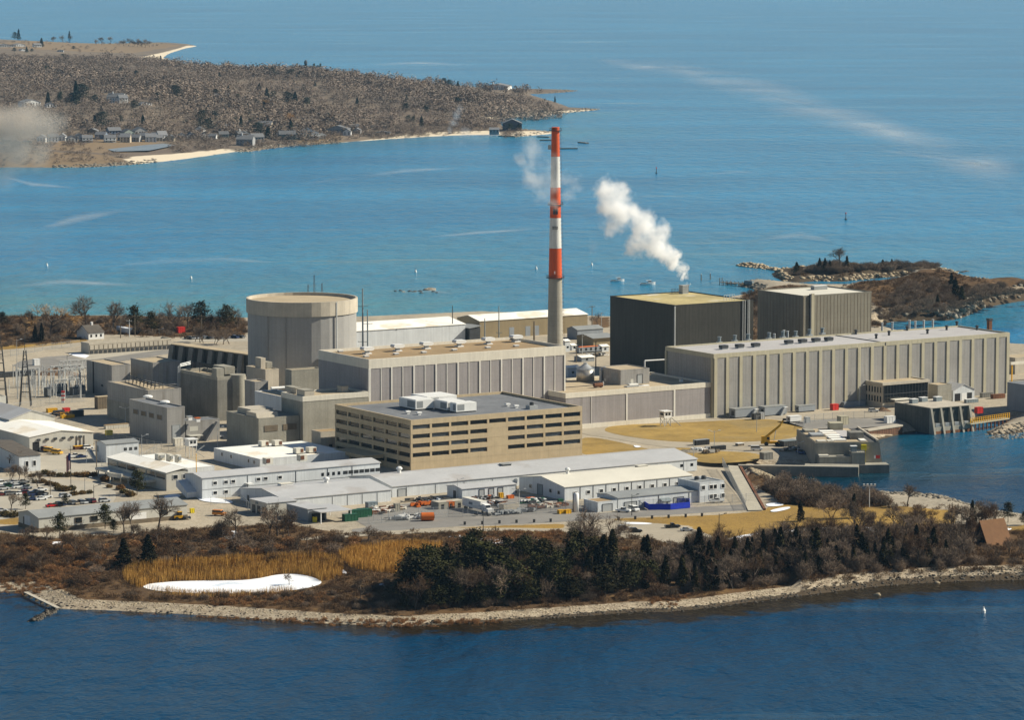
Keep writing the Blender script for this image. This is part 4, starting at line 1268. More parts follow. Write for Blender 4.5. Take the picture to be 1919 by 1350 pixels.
A, B = P(1628, 806, G), P(1690, 797, G)
k = thing('quay_wall', 'rusty brown sheet pile quay wall between the two intakes', 'quay', (A.x, A.y, 0), math.atan2(B.y - A.y, B.x - A.x))
L = (B - A).length
MB().box(-1, -.4, -3, L, 1.2, G - .5).obj('piling', M['sheet_pile'], k)
MB().box(-1, -.7, G - .498, L, 3.0, G + .12).obj('cap_beam', M['concrete_pale'], k)
A, B = P(1384, 872.5, G), P(1609, 876, G)
k = thing('quay_wall', 'long weathered concrete quay wall running out to the near intake', 'quay', (A.x, A.y, 0), math.atan2(B.y - A.y, B.x - A.x))
L = (B - A).length
m = MB()
m.box(0, 0, -3, L, 1.6, G - .3)
m.obj('wall', M['concrete_dark'], k)
MB().box(-.1, -.25, G - .298, L, 1.7, G + .15).obj('coping', M['concrete_pale'], k)
MB().box(L * .55, 1.702, -3, L, 8, G + .02).obj('apron', M['concrete'], k)
A, B = P(1527.6, 866, G), P(1652, 869.5, G)
ang = math.radians(6)
k = thing('water_intake', 'large grey concrete intake house with hatch covers on its roof beside the near quay', 'intake', (A.x, A.y, 0), ang)
W_ = (B - A).length
Hn = height_to(Vector((A.x, A.y, 0)), 830.5)
Dn = 42
m = MB()
m.extr_y([(0, -3), (W_ + 1.6, -3), (W_ - .6, Hn), (0, Hn)], 0, Dn)
m.obj('wall', M['concrete'], k)
MB().box(.4, .4, Hn + .002, W_ - 5.2, Dn - .4, Hn + .2).obj('roof', M['roof_gravel'], k)
MB().box(W_ - 4.9, .4, Hn + .002, W_ - .9, Dn - .4, Hn + .12).obj('roof_bay', M['asphalt_dark'], k)
MB().box(W_ - 1.5, .0, Hn + .122, W_ - .7, Dn, Hn + .9).obj('curb', M['concrete_pale'], k)
m = MB()
for i in range(5):
 MB().box(7.5 - .0, 3 + i * 6.4, Hn + .202, 13.4, 7.6 + i * 6.4, Hn + .75).obj('hatch_cover', M['roof_white'], k)
for i in range(2):
 MB().box(1.2 + i * 4.2, 1, Hn + .202, 4.8 + i * 3.2, 5, Hn + .6).obj('hatch_cover', M['roof_offwhite'], k)
MB().box(1.5, 16, Hn + .202, 6.5, 24, Hn + 1.1).obj('hatch_cover', M['paint_grey'], k)
MB().box(1.5, 30, Hn + .202, 5.5, 38, Hn + 1.0).obj('hatch_cover', M['concrete'], k)
MB().box(W_ - 11.2, 7, Hn + .202, W_ - 5.6, 14, Hn + 3.0).obj('penthouse', M['concrete_dark'], k)
MB().box(W_ - 14, Dn * .84, Hn + .202, W_ - 8.6, Dn * .98, Hn + 3.2).obj('penthouse', M['pilaster_cream'], k)
MB().box(W_ - 14.2, 14.1, Hn + .202, W_ - 8.0, 34, Hn + .5).obj('hatch_cover', M['roof_membrane'], k)
MB().box(W_ - 8, 1.2, Hn + .202, W_ - 5.6, 30, Hn + .62).obj('hatch_cover', M['roof_white'], k)
MB().box(.8, -5.5, 0, 13.8, -.01, G + 2.7).obj('front_block', M['concrete'], k)
MB().box(13.82, -6.4, 0, W_ - 7.6, -.01, G + 4.4).obj('front_block', M['concrete'], k)
MB().box(1, -3.4, G + 2.702, 5, -.4, G + 3.1).obj('hatch_cover', M['roof_offwhite'], k)
m = MB()
for zz_ in (.6, 1.2):
 m.tube((14, -6.2, G + 4.4 + zz_), (W_ - 7.8, -6.2, G + 4.4 + zz_), .06, n=4)
for i in range(7):
 m.tube((14 + i * (W_ - 22) / 6, -6.2, G + 4.4), (14 + i * (W_ - 22) / 6, -6.2, G + 5.6), .06, n=4)
m.obj('guard_rail', M['steel_pale'], k)
m = MB()
for dx in (0, .8):
 m.tube((W_ - 7.2 + dx, -.5, 1), (W_ - 7.2 + dx, -.5, G + 5.8), .1, n=4)
for i in range(12):
 m.tube((W_ - 7.2, -.5, 1.2 + i * .7), (W_ - 6.4, -.5, 1.2 + i * .7), .07, n=4)
m.box(W_ - 8.2, -1.4, G + 4.6, W_ - 6.0, -.2, G + 6.8)
m.obj('ladder', M['paint_bright_yellow'], k)
MB().box(W_ * .52, -4.6, G + 4.402, W_ * .6, -2.2, G + 6.6).obj('control_cabinet', M['steel_blue'], k)
MB().box(W_ * .51, -4.8, G + 6.602, W_ * .61, -2.0, G + 6.8).obj('cabinet_roof', M['paint_white'], k)
MB().box(W_ - 2.0, -.12, G + 1.0, W_ - .3, -.005, G + 2.3).obj('warning_sign', M['paint_red'], k)
MB().box(W_ - 2.7, -.12, G + 1.0, W_ - 2.02, -.005, G + 2.3).obj('warning_sign', M['paint_white'], k)
MB().box(-.6, -7.2, -3, W_ + 2.2, -6.42, G - .6).obj('fender_wall', M['concrete_dark'], k)
MB().box(-.6, -6.418, -3, W_ + 2.2, -.02, G - .62).obj('deck', M['concrete'], k)
INT = k
A, B = P(1819, 793, G), P(1892, 782.5, G)
k = thing('footbridge', 'tan timber gangway bridge with yellow railing at the right of the finned intake', 'bridge', (A.x, A.y, G - .8), math.atan2(B.y - A.y, B.x - A.x))
L = (B - A).length
MB().box(0, 0, 0, L, 3.2, .5).obj('deck', M['pilaster_cream'], k)
m = MB()
for zz_ in (1.2, 2.0, 2.8):
 m.tube((0, .1, zz_), (L, .1, zz_), .09, n=4)
for i in range(19):
 m.box(i * L / 18 - .15, .0, .502, i * L / 18 + .15, .2, 2.9)
m.obj('railing', M['paint_yellow'], k)
for i in range(10):
 MB().box(1 + i * L / 10, .3, -4.5, 1.5 + i * L / 10, .8, -.002).obj('pile', M['timber_brown'], k)
 MB().box(1 + i * L / 10, 2.4, -4.5, 1.5 + i * L / 10, 2.9, -.002).obj('pile', M['timber_brown'], k)
q, a, b_, c_ = simple('service_building', 'dark grey flat roofed block cut by the right edge of the view', (1962, 778), 728, 1887, 2040, 'siding_blue_grey', 'roof_dark', par=.5)
q, a, b_, c_ = simple('service_building', 'tan flat roofed building beyond the right end of the long hall', (1902, 702), 671, 1868, 1990, 'concrete_pale', 'roof_gravel', par=.4)
q = thing('pipe_bridge', 'cream pipe gantry on yellow legs at the right end of the long hall', 'gantry', P(1893, 717), GRID)
m = MB()
m.box(0, -.6, 8.4, 30, .6, 9.6)
m.obj('beam', M['parapet_cream'], q)
for x in (1, 10.5, 20):
 MB().box(x - .25, -.25, 0, x + .25, .25, 8.398).obj('leg', M['paint_yellow'], q)
q, a, b_, c_ = bld('warehouse', 'long blue grey warehouse with white roof on the far shore right of the cylinder', 'warehouse', (640, 655), 623, 560, 872)
gable(q, a, 34, c_, 2.5, 'siding_white', 'roof_white')
q, a, b_, c_ = bld('warehouse', 'tan warehouse with white hipped roof standing in front of the bay left of the stack', 'warehouse', (899, 636), 602.5, 862, 1101)
gable(q, a, b_ * 1.15, c_, 2.2, 'siding_tan', 'roof_white')
for i, f in enumerate((.27, .42, .5)):
 win(q, 'R', a * f, 0, a * .045, c_ * .55, 'siding_blue_grey', 'roller_door')
q, a, b_, c_ = bld('lean_to', 'low dark lean-to between the white roofed and the tan warehouse', 'shed', (880, 640), 616, 855, 900)
MB().box(0, 0, 0, a, b_, c_).obj('wall', M['steel_dark'], q)
MB().extr_y([(-.5, c_ + .01), (a + .5, c_ + 1), (a + .5, c_ + 1.25), (-.5, c_ + .25)], -.5, b_ + .5).obj('roof', M['roof_grey_metal'], q)
q, a, b_, c_ = bld('shed', 'low dark shed with grey metal roof behind the black reactor building', 'shed', (1082, 637), 619, 1066, 1130)
gable(q, a, b_ * 1.2, c_, 1.4, 'siding_blue_grey', 'roof_grey_metal')
q, a, b_, c_ = bld('shed', 'brown walled shed with wide grey canopy roof next to the black reactor building', 'shed', (1112, 651), 634, 1088, 1150)
gable(q, a, b_ * 1.3, c_, 1.2, 'siding_tan', 'roof_grey_metal', over=1.2)
q, a, b_, c_ = bld('site_trailer', 'pale grey trailer with dark window squares and orange pipes on top', 'trailer', (1085, 663), 652.5, 1080, 1130)
MB().box(0, 0, .6, a, 3.2, c_).obj('body', M['siding_blue_grey'], q)
for i in range(5):
 win(q, 'R', a * (.06 + .2 * i), c_ * .45, 1.2, 1.3, 'paint_black')
MB().box(.3, .2, 0, a - .3, 3, .598).obj('skirt', M['paint_black'], q)
k = thing('pipe_bundle', 'orange pipes lying on the pale trailer roof', 'pipes', at_root(q, 1, .6, c_ + .002), GRID)
for i in range(4):
 MB().tube((0, i * .5, .25), (a * .75, i * .5, .25), .24, n=6).obj('pipe', M['paint_orange'], k)
for (near, yt, xl, xr, lab, mt) in [((1064, 707), 690, 1057, 1086, 'white shed between the turbine hall corner and the silver tank', 'siding_white'), ((1059, 660), 640, 1055, 1068, 'white cabin at the foot of the stack', 'siding_white'),
         ((1072, 657), 648, 1069, 1080, 'small white hut right of the stack foot', 'siding_white'), ((1128, 660), 650, 1124, 1141, 'white van-sized hut at the corner of the black building', 'siding_white'),
         ((1090, 679), 671, 1076, 1114, 'long low white roofed shelter behind the silver tank', 'siding_blue_grey')]:
 k, a, b_, c_ = bld('hut', lab, 'hut', near, yt, xl, xr)
 gable(k, a, max(b_, 5), c_, .7, mt, 'roof_white')
 win(k, 'R', a * .35, c_ * .35, 1.2, 1.0, 'glass_dark')
c0 = P(1097, 714.5, LINKZ)
s = scale_at(c0)
k = thing('storage_tank', 'round silver tank with conical top on the link roof', 'tank', c0, 0)
R1 = 17 / s
hh = height_to(c0, 692)
MB().lathe([(R1, 0), (R1, hh)], 32).obj('shell', M['tank_silver'], k, True)
MB().lathe([(R1 + .05, hh + .002), (.9, hh + 2.2), (.9, hh + 2.8), (.1, hh + 3.0)], 32).obj('cone_roof', M['steel_galv'], k)
m = MB()
for i in range(20):
 t0 = i / 20 * math.tau
 t1 = (i + 1) / 20 * math.tau
 for zz_ in (.6, 1.1):
  m.tube((R1 * math.cos(t0), R1 * math.sin(t0), hh + zz_), (R1 * math.cos(t1), R1 * math.sin(t1), hh + zz_), .06, n=4)
m.obj('guard_rail', M['steel_galv'], k)
c0 = P(1137, 707, LINKZ)
k = thing('vent_drum', 'dark round vent drum with white rim behind the grey plant room', 'vent', c0, 0)
R2 = 8.8 / s
MB().lathe([(R2, 0), (R2, 3.4)], 24).obj('drum', M['steel_dark'], k)
MB().lathe([(R2 + .2, 3.402), (R2 + .2, 3.9), (R2 - .3, 3.9)], 24).obj('rim', M['paint_white'], k)
k, a, b_, c_ = bld('plant_room', 'grey metal plant room standing on the tan link roof', 'plant room', (1163, 722.5), 694, 1123, 1217, base=LINKZ)
flat(k, a, b_, c_, 'siding_grey', 'roof_gravel', par=.35, pm='siding_grey')
win(k, 'R', a * .58, .1, a * .17, c_ * .6, 'paint_grey', 'door', frame='steel_dark')
win(k, 'R', a * .34, 0, a * .1, c_ * .35, 'siding_beige', 'door')
MB().box(-.12, b_ * .12, c_ * .2, .04, b_ * .42, c_ * .75).obj('louvre', M['paint_grey_louvre'], k)
m = MB()
m.tube((-.9, b_ * .85, 0), (-.9, b_ * .85, c_ * .8), .7, n=12)
m.tube((-.9, b_ * .85, c_ * .8), (1.5, b_ * .85, c_ * .95), .7, n=12)
m.obj('duct', M['steel_galv'], k)
for i, (px, py, w_, d_, mt, lab) in enumerate([(1186, 721.5, 5, 2, 'paint_white', 'white plank pallet at the front of the plant room'), (1205, 724, 6, 1.6, 'paint_white', 'white plank stack nearest the parapet by the plant room'), (1188, 725, 9, 2.5, 'steel_galv', 'grey plank stack below the plant room wall')]):
 k = thing('plank_stack', lab, 'planks', P(px, py, LINKZ), GRID, 'plank stacks on the link roof')
 MB().box(-w_ / 2, -d_ / 2, 0, w_ / 2, d_ / 2, .25).box(-w_ / 2 + .3, -d_ / 2 + .2, .252, w_ / 2 - .2, d_ / 2 - .1, .5).obj('planks', M[mt], k)
k = thing('silencer', 'dark brown cylindrical silencer lying on the link roof with a small steam wisp', 'silencer', P(1121, 727, LINKZ), GRID)
MB().tube((-2.2, 0, 1.2), (2.2, 0, 1.2), .9, n=14).obj('drum', M['rust'], k)
MB().box(-1.6, -.7, 0, -1.2, .7, .5).box(1.2, -.7, 0, 1.6, .7, .5).obj('saddle', M['steel_dark'], k)
m = MB()
m.tube((-2.2, 0, 1.2), (-17, 2.5, .9), .18, n=6)
m.obj('pipe', M['steel_dark'], k)
MB().tube((2.6, 0, 0), (2.6, 0, 2.6), .2, n=6).obj('vent_pipe', M['paint_white'], k)
k = thing('roof_cabinet', 'small white cabinet on the shaded right end of the link roof', 'cabinet', P(1276.5, 716, LINKZ), GRID)
MB().box(-.7, -.6, 0, .7, .6, 1.3).obj('box', M['paint_white'], k)
MB().box(-.8, -.7, 1.302, .8, .7, 1.4).obj('lid', M['steel_galv'], k)
k = thing('goalpost_pipe', 'white goalpost pipe frame at the left end wall of the long hall', 'pipe frame', P(1208, 704, LINKZ), GRID)
m = MB()
m.tube((0, 0, 0), (0, 0, 6.6), .35, n=8)
m.tube((0, 0, 6.6), (10, -1, 6.6), .35, n=8)
m.obj('pipe', M['paint_white'], k)
def fg(name, label, near, ytop, xl, xr, rise, wall='siding_white', roof='roof_light_metal', axis='u', k=.5, cat='shed', over=.35, group=None):
 q, a, b_, c_ = bld(name, label, cat, near, ytop, xl, xr, group)
 gable(q, a, b_, c_, rise, wall, roof, axis, k, over)
 return q, a, b_, c_
q, a, b_, c_ = fg('warehouse', 'long low pale warehouse nearest the office with light grey metal roof', (735, 933), 913, 655, 1306, 2.3)
WB = (q, a, b_, c_)
win(q, 'R', a * .018, 0, a * .025, c_ * .72, 'paint_grey', 'roller_door', frame='steel_dark')
for f in (.95, .985):
 win(q, 'R', a * f - 1, c_ * .35, 1.3, 1.1)
for i in range(11):
 MB().box(a * (i + .5) / 11 - .1, -.12, 0, a * (i + .5) / 11 + .1, -.002, c_ - .4).obj('downpipe', M['steel_galv'], q)
RZ = q
k = thing('roof_vent', 'white round ventilator on the ridge of the long warehouse beside the office corner', 'roof vent', at_root(q, a * .09, b_ * .5, c_ + 2.4), GRID)
MB().lathe([(.7, -.4), (.7, 1.4)], 12).obj('throat', M['paint_white'], k)
MB().lathe([(1.2, 1.402), (1.2, 2.0), (.5, 2.5)], 12).obj('cap', M['paint_white'], k)
k = thing('roof_hatch', 'dark flat skylight box on the long warehouse roof', 'roof hatch', at_root(q, a * .42, b_ * .42, c_ + 1.9), GRID)
MB().box(-2, -1.2, -.4, 2, 1.2, .7).obj('curb', M['steel_dark'], k)
MB().box(-2.2, -1.4, .702, 2.2, 1.4, .9).obj('lid', M['roof_grey_metal'], k)
q, a, b_, c_ = fg('warehouse', 'lower pale warehouse with blue shaded gable continuing left of the long one', (532, 959), 937, 451, 733, 2.0)
m_ = MB()
for i in range(4):
 MB().box(a * (.45 + .14 * i) - .1, -.12, 0, a * (.45 + .14 * i) + .1, -.002, c_ - .4).obj('downpipe', M['steel_galv'], q)
win(q, 'L', b_ * .8, 0, 1.4, 2.6, 'steel_dark', 'door')
win(q, 'L', b_ * .45, 0, 1.4, 2.6, 'steel_dark', 'door')
k = thing('roof_vent', 'white round ventilator on the ridge of the lower left warehouse', 'roof vent', at_root(q, a * .60, b_ * .5, c_ + 2.1), GRID)
MB().lathe([(.7, -.4), (.7, 1.2)], 12).obj('throat', M['paint_white'], k)
MB().lathe([(1.2, 1.202), (1.2, 1.7), (.5, 2.2)], 12).obj('cap', M['paint_white'], k)
k = thing('roof_hatch', 'pale flat box on the rear slope of the lower left warehouse', 'roof hatch', at_root(q, a * .28, b_ * .66, c_ + 1.3), GRID)
MB().box(-2.5, -1.5, -.4, 2.5, 1.5, 1.0).obj('curb', M['paint_white'], k)
MB().box(-2.7, -1.7, 1.002, 2.7, 1.7, 1.2).obj('lid', M['roof_offwhite'], k)
q, a, b_, c_ = fg('warehouse', 'white roofed warehouse with blue shaded gable in the middle of the yard', (1058, 939), 914, 973, 1297, 2.2, roof='roof_offwhite')
win(q, 'L', b_ * .48, 0, b_ * .11, c_ * .8, 'steel_blue', 'roller_door', frame='steel_dark')
for f in (.1, .28, .72):
 win(q, 'L', b_ * f, c_ * .4, 1.4, 1.2, frame='steel_galv')
for i in range(9):
 win(q, 'R', a * (.07 + .1 * i), c_ * .36, 1.5, 1.2, 'glass_dark', frame='paint_white')
 MB().box(a * (.12 + .1 * i) - .1, -.12, 0, a * (.12 + .1 * i) + .1, -.002, c_ - .4).obj('downpipe', M['steel_dark'], q)
k = thing('roof_vent', 'white round ventilator on the ridge of the white roofed yard warehouse', 'roof vent', at_root(q, a * .20, b_ * .5, c_ + 2.3), GRID)
MB().lathe([(.6, -.4), (.6, 1.4)], 12).obj('throat', M['paint_white'], k)
MB().lathe([(1.0, 1.402), (1.0, 2.0), (.5, 2.4)], 12).obj('cap', M['paint_white'], k)
k = thing('roof_hatch', 'dark flat skylight box on the white roofed yard warehouse', 'roof hatch', at_root(q, a * .80, b_ * .55, c_ + 1.9), GRID)
MB().box(-2.2, -1.2, -.4, 2.2, 1.2, .7).obj('curb', M['steel_dark'], k)
MB().box(-2.4, -1.4, .702, 2.4, 1.4, .9).obj('lid', M['roof_offwhite'], k)
q, a, b_, c_ = fg('workshop', 'low workshop with plain grey roof in front of the white roofed warehouse', (1158, 957), 934.5, 1119, 1309, .7, roof='roof_grey_metal')
win(q, 'R', a * .08, 0, a * .15, c_ * .6, 'paint_grey', 'roller_door', frame='steel_dark')
win(q, 'R', a * .69, 0, a * .12, c_ * .6, 'paint_grey', 'roller_door', frame='steel_dark')
for f in (.5, .88):
 MB().box(a * f - .1, -.12, 0, a * f + .1, -.002, c_ - .4).obj('downpipe', M['steel_dark'], q)
q, a, b_, c_ = simple('workshop', 'white two storey box with grey flat roof at the right end of the yard', (1311, 943), 905.5, 1270, 1357, 'siding_white', 'roof_grey_metal', par=.35)
for k in (.12, .6):
 for f in (.08, .4, .56, .88):
  if k < .5 and f < .1:
   continue
  win(q, 'R', a * f, c_ * k + .3, 1.5, 1.5, frame='paint_white')
k = thing('roof_fan', 'dark twin fan unit on the white two storey box', 'roof fan', at_root(q, a * .42, b_ * .6, c_ - .2), GRID)
for i in range(2):
 MB().lathe([(1.0, 0), (1.0, 1.0), (.7, 1.3)], 12, (i * 3.2, 0)).obj('fan_drum', M['steel_dark'], k)
MB().box(-1.2, -1.2, -.1, 4.4, 1.2, -.002).obj('curb', M['steel_galv'], k)
q, a, b_, c_ = simple('workshop', 'small white garage with tan flat roof beside the silo', (1120, 961), 941.5, 1094, 1156, 'siding_white', 'roof_tan', par=.25)
win(q, 'R', a * .25, 0, a * .5, c_ * .72, 'paint_grey', 'roller_door', frame='steel_dark')
q, a, b_, c_ = fg('workshop', 'white shed with three grey roller doors behind the parked truck', (866, 937), 917.5, 838, 966, .8)
for f in (.32, .5, .67):
 win(q, 'R', a * f, 0, a * .09, c_ * .8, 'paint_grey', 'roller_door', frame='steel_dark')
win(q, 'L', b_ * .4, 0, 2, 2.8, 'steel_dark', 'door')
q, a, b_, c_ = bld('loading_dock', 'low grey roofed loading dock with three dark dock doors at the left of the warehouses', 'shed', (500, 968), 943, 469, 556)
MB().box(0, 0, -.6, a, b_, c_ - .3).obj('wall', M['siding_beige'], q)
MB().box(-.3, -.3, c_ - .298, a + .3, b_ + .3, c_).obj('roof', M['roof_light_metal'], q)
for i in range(3):
 win(q, 'L', b_ * (.08 + .3 * i), 0, b_ * .2, c_ * .62, 'steel_dark', 'dock_door')
MB().box(-.25, b_ * .52, c_ * .72, -.01, b_ * .66, c_ * .9).obj('sign_panel', M['steel_blue'], q)
q, a, b_, c_ = bld('loading_dock', 'projecting dock house with open white canopy at the left of the yard', 'shed', (577, 979), 954, 556, 612)
MB().box(0, 0, -.6, a, b_ * 1.9, c_ - .3).obj('wall', M['siding_blue_grey'], q)
MB().box(-.3, -.3, c_ - .298, a + .3, b_ * 1.9, c_ - .02).obj('roof', M['roof_light_metal'], q)
m = MB().box(a * .2, -6.5, c_ - .9, a + 7, -.32, c_ - .6)
m.box(a + .32, -.318, c_ - .9, a + 7, b_ * 1.2, c_ - .6)
m.obj('canopy', M['roof_light_metal'], q)
for x, y in ((a * .25, -6.2), (a + 6.6, -6.2), (a + 6.6, b_ * 1.1)):
 MB().box(x - .15, y - .15, 0, x + .15, y + .15, c_ - .902).obj('canopy_post', M['paint_white'], q)
win(q, 'R', a * .2, 0, a * .7, c_ * .6, 'paint_black', 'doorway')
k = thing('bollard', 'bright yellow corner bollard at the foot of the white dock canopy', 'bollard', P(590, 979), 0)
MB().box(-.8, -.6, 0, .8, .6, 1.9).obj('guard', M['paint_bright_yellow'], k)
MB().lathe([(.3, 1.902), (.3, 2.3)], 8).obj('cap', M['paint_black'], k)
q, a, b_, c_ = simple('warehouse', 'flat white roofed building with six box units in front of the concrete blocks', (487, 884), 861, 401, 655, 'siding_white', 'roof_white', par=.2)
X1 = (q, a, b_, c_)
for f in (.1, .22, .6, .8):
 win(q, 'L', b_ * f, c_ * .5, 1.2, 1.4, frame='paint_white')
for i, (px, py, lab) in enumerate([(494, 837, 'dark mouthed box unit furthest back on the white roof'), (519, 836, 'dark mouthed box unit second from the back on the white roof'), (559, 850.5, 'dark mouthed box unit at the right front of the white roof'), (583, 849, 'dark mouthed box unit furthest right on the white roof')]):
 k = thing('rooftop_unit', lab, 'air conditioner', P(px, py, G + c_ - .1), GRID, 'box units on the flat white roof')
 MB().box(-1.7, -1.5, 0, 1.7, 1.5, .3).obj('curb', M['steel_dark'], k)
 MB().box(-1.7, -1.5, .302, 1.7, 1.5, 2.3).obj('cabinet', M['roof_offwhite'], k)
 MB().box(.3, -1.62, .6, 1.5, -1.502, 2.0).obj('intake', M['timber_brown'], k)
q, a, b_, c_ = fg('office_shed', 'long two storey pale grey metal office building with light roof below the flat white roof', (379, 937), 897, 347, 712, 1.0, roof='roof_light_metal', cat='building')
for f in (.06, .12, .16, .3, .34, .42):
 win(q, 'R', a * f, c_ * .66, 1.6, 1.1, frame='paint_white')
for f in (.06, .12):
 win(q, 'R', a * f, c_ * .2, 1.6, 1.1, frame='paint_white')
for i in range(11):
 f = .665 + .031 * i
 win(q, 'R', a * f, c_ * .6, 1.1 if i < 4 else 2.0, 1.3, 'glass_dark')
for f in (.25, .52, .70, .84):
 MB().box(a * f - .1, -.12, 0, a * f + .1, -.002, c_ - .4).obj('downpipe', M['steel_dark'], q)
MB().box(0, -.1, c_ * .45, a, -.002, c_ * .47).obj('belt_trim', M['steel_galv'], q)
m = MB()
m.extr_x([(b_ * .3, c_ * .3), (b_ * .8, c_ * .75), (b_ * .95, c_ * .75), (b_ * .95, c_ * .45), (b_ * .35, c_ * .05), (b_ * .3, c_ * .05)], -4.2, -.02)
m.obj('enclosed_stair', M['siding_white'], q)
MB().extr_y([(a * .2, 0), (a * .235, c_ * .32), (a * .26, c_ * .32), (a * .26, 0)], -2.4, -.05).obj('stair', M['steel_galv'], q)
MB().box(a * .236, -2.6, c_ * .58, a * .268, -.05, c_ * .6).obj('awning', M['paint_white'], q)
k0 = q
for i, (px, py, lab) in enumerate([(502, 868, 'brown mouthed unit at the left of the long office shed roof'), (566, 862, 'brown mouthed unit at the right of the long office shed roof')]):
 k = thing('rooftop_unit', lab, 'air conditioner', P(px, py, G + c_ + .9), GRID, 'units on the long office shed')
 MB().box(-1.6, -1.4, -.4, 1.6, 1.4, 2.0).obj('cabinet', M['roof_offwhite'], k)
 MB().box(-1.4, -1.52, .2, .2, -1.402, 1.8).obj('intake', M['timber_brown'], k)
q, a, b_, c_ = bld('training_building', 'white roofed two storey building with ribbon windows and curved entrance canopy', 'building', (312, 921), 886, 202, 353)
MB().box(0, 0, -.6, a, b_, c_).obj('wall', M['siding_beige'], q)
gx = a * .55
MB().extr_y([(-.5, c_ + .01), (a * .8, c_ + 1.4), (a * 1.05, c_ + .6), (a * 1.05, c_ + .35), (a * .8, c_ + 1.1), (-.5, c_ - .25)][::1], -.4, b_ + .4).obj('roof', M['roof_white'], q)
for i in range(6):
 win(q, 'L', b_ * (.015 + .164 * i), c_ * .60, b_ * .15, c_ * .27, 'glass_dark', frame='siding_beige')
for f in (.3, .75):
 win(q, 'R', a * f, c_ * .6, 2, 1.6, frame='paint_white')
MB().box(-5.0, b_ * .18, c_ * .34, -.02, b_ * 1.02, c_ * .46).obj('porch_roof', M['parapet_cream'], q)
for i in range(7):
 y = b_ * (.2 + .13 * i)
 MB().box(-4.8, y - .2, 0, -4.4, y + .2, c_ * .339).obj('porch_column', M['parapet_cream'], q)
m = MB()
n_ = 10
for i in range(n_):
 t0, t1 = -1.2 + 2.4 * i / n_, -1.2 + 2.4 * (i + 1) / n_
 yc = b_ * .62
 p0 = (-5.2 - 3.4 * math.cos(t0), yc + 6.2 * math.sin(t0))
 p1 = (-5.2 - 3.4 * math.cos(t1), yc + 6.2 * math.sin(t1))
 m.prism([p0, p1, (p1[0] + .5, p1[1]), (p0[0] + .5, p0[1])], c_ * .34, c_ * .56)
m.obj('curved_canopy', M['parapet_cream'], q)
MB().box(-8.6, b_ * .62 - .2, 0, -8.2, b_ * .62 + .2, c_ * .339).obj('column', M['parapet_cream'], q)
TZ = G + c_ + .9
for i, (near, yt, xl, xr, lab) in enumerate([((297, 862), 852, 290, 310, 'left boxy duct unit behind the ribbon window roof'), ((318, 864), 853, 311, 325, 'middle boxy duct unit behind the ribbon window roof'), ((333, 866), 854, 327, 340, 'right boxy duct unit behind the ribbon window roof')]):
 k, ka, kb, kc = bld('rooftop_unit', lab, 'air conditioner', near, yt, xl, xr, 'duct units behind the ribbon window roof', base=TZ)
 MB().box(0, 0, -.5, ka, kb, kc).obj('cabinet', M['roof_offwhite'], k)
 MB().box(ka * .2, -.6, kc * .3, ka * .8, -.002, kc * .8).obj('duct', M['steel_galv'], k)
q, a, b_, c_ = simple('annex_hall', 'lower white roofed annex behind the ribbon window building', (352, 892), 878, 258, 402, 'siding_white', 'roof_white', par=.15)
q, a, b_, c_ = fg('long_shed', 'very long pale shed with dark grey roof and brown base by the car park', (73, 999), 972, 35, 351, 1.6, wall='siding_beige', roof='roof_grey_metal')
ring(-.12, -.12, a + .12, b_ + .12, 0, c_ * .3, .115).obj('base_band', M['timber'], q)
win(q, 'L', b_ * .42, 0, b_ * .28, c_ * .95, 'siding_white', 'roller_door')
win(q, 'L', b_ * .7, 0, 1.2, c_ * .8, 'steel_dark', 'door')
for f in (.24, .345, .56, .82):
 win(q, 'R', a * f, c_ * .45, 2.6, 1.8, 'glass_dark', frame='timber')
win(q, 'R', a * .62, 0, a * .1, c_ * .75, 'paint_white', 'roller_door')
q, a, b_, c_ = fg('office_hut', 'small two storey white box with grey roof and a dark outside stair', (199, 868), 833.5, 179, 260, .8, wall='siding_white', roof='roof_grey_metal', cat='building')
for i in range(3):
 win(q, 'R', a * (.55 + .16 * i), c_ * .58, a * .09, c_ * .16)
m = MB()
m.extr_x([(b_ * .3, 0), (b_ * .3 + 1, 0), (b_ * 1.1, c_ * .5), (b_ * 1.1, c_ * .62), (b_ * 1.0, c_ * .62)], -3.2, -1.8)
m.box(-3.2, b_ * 1.0, c_ * .48, -.02, b_ * 1.12, c_ * .52)
m.obj('stair', M['steel_galv'], q)
win(q, 'L', b_ * .7, c_ * .5, 1.4, 2.4, 'steel_blue', 'door')
q, a, b_, c_ = bld('warehouse', 'broad pale grey gabled warehouse cut by the left edge beyond the snow white roof', 'warehouse', (17.6, 824), 787, -78, 103)
gable(q, a, b_, c_, 3.2, 'siding_beige', 'roof_light_metal', axis='v')
q, a, b_, c_ = bld('warehouse', 'pale warehouse with glaring white roof and a row of wall lamps near the left edge', 'warehouse', (55.4, 848), 820, -40, 175)
gable(q, a, b_, c_, 1.8, 'siding_beige', 'roof_white', axis='v')
for i in range(6):
 win(q, 'R', a * (.12 + .13 * i), c_ * .7, 1.3, .9, 'steel_dark', 'wall_lamp', proud=.6)
for i in range(3):
 MB().box(a * (.73 + .06 * i), -.25, c_ * .1, a * (.73 + .06 * i) + .25, -.002, c_ * .85).obj('downpipe', M['steel_dark'], q)
win(q, 'R', a * .05, 0, 3, 4, 'paint_black', 'doorway')
q, a, b_, c_ = bld('house', 'pale blue grey house with brown shingle roof at the left edge', 'house', (36, 886), 856, -70, 76)
gable(q, a, b_, c_, 2.6, 'siding_white', 'roof_shingle')
for f in (.3, .65):
 win(q, 'R', a * f, c_ * .35, 1.2, 2.0, frame='paint_white')
for f in (.15, .4):
 win(q, 'L', b_ * f, c_ * .4, 1.2, 2.0, frame='paint_white')
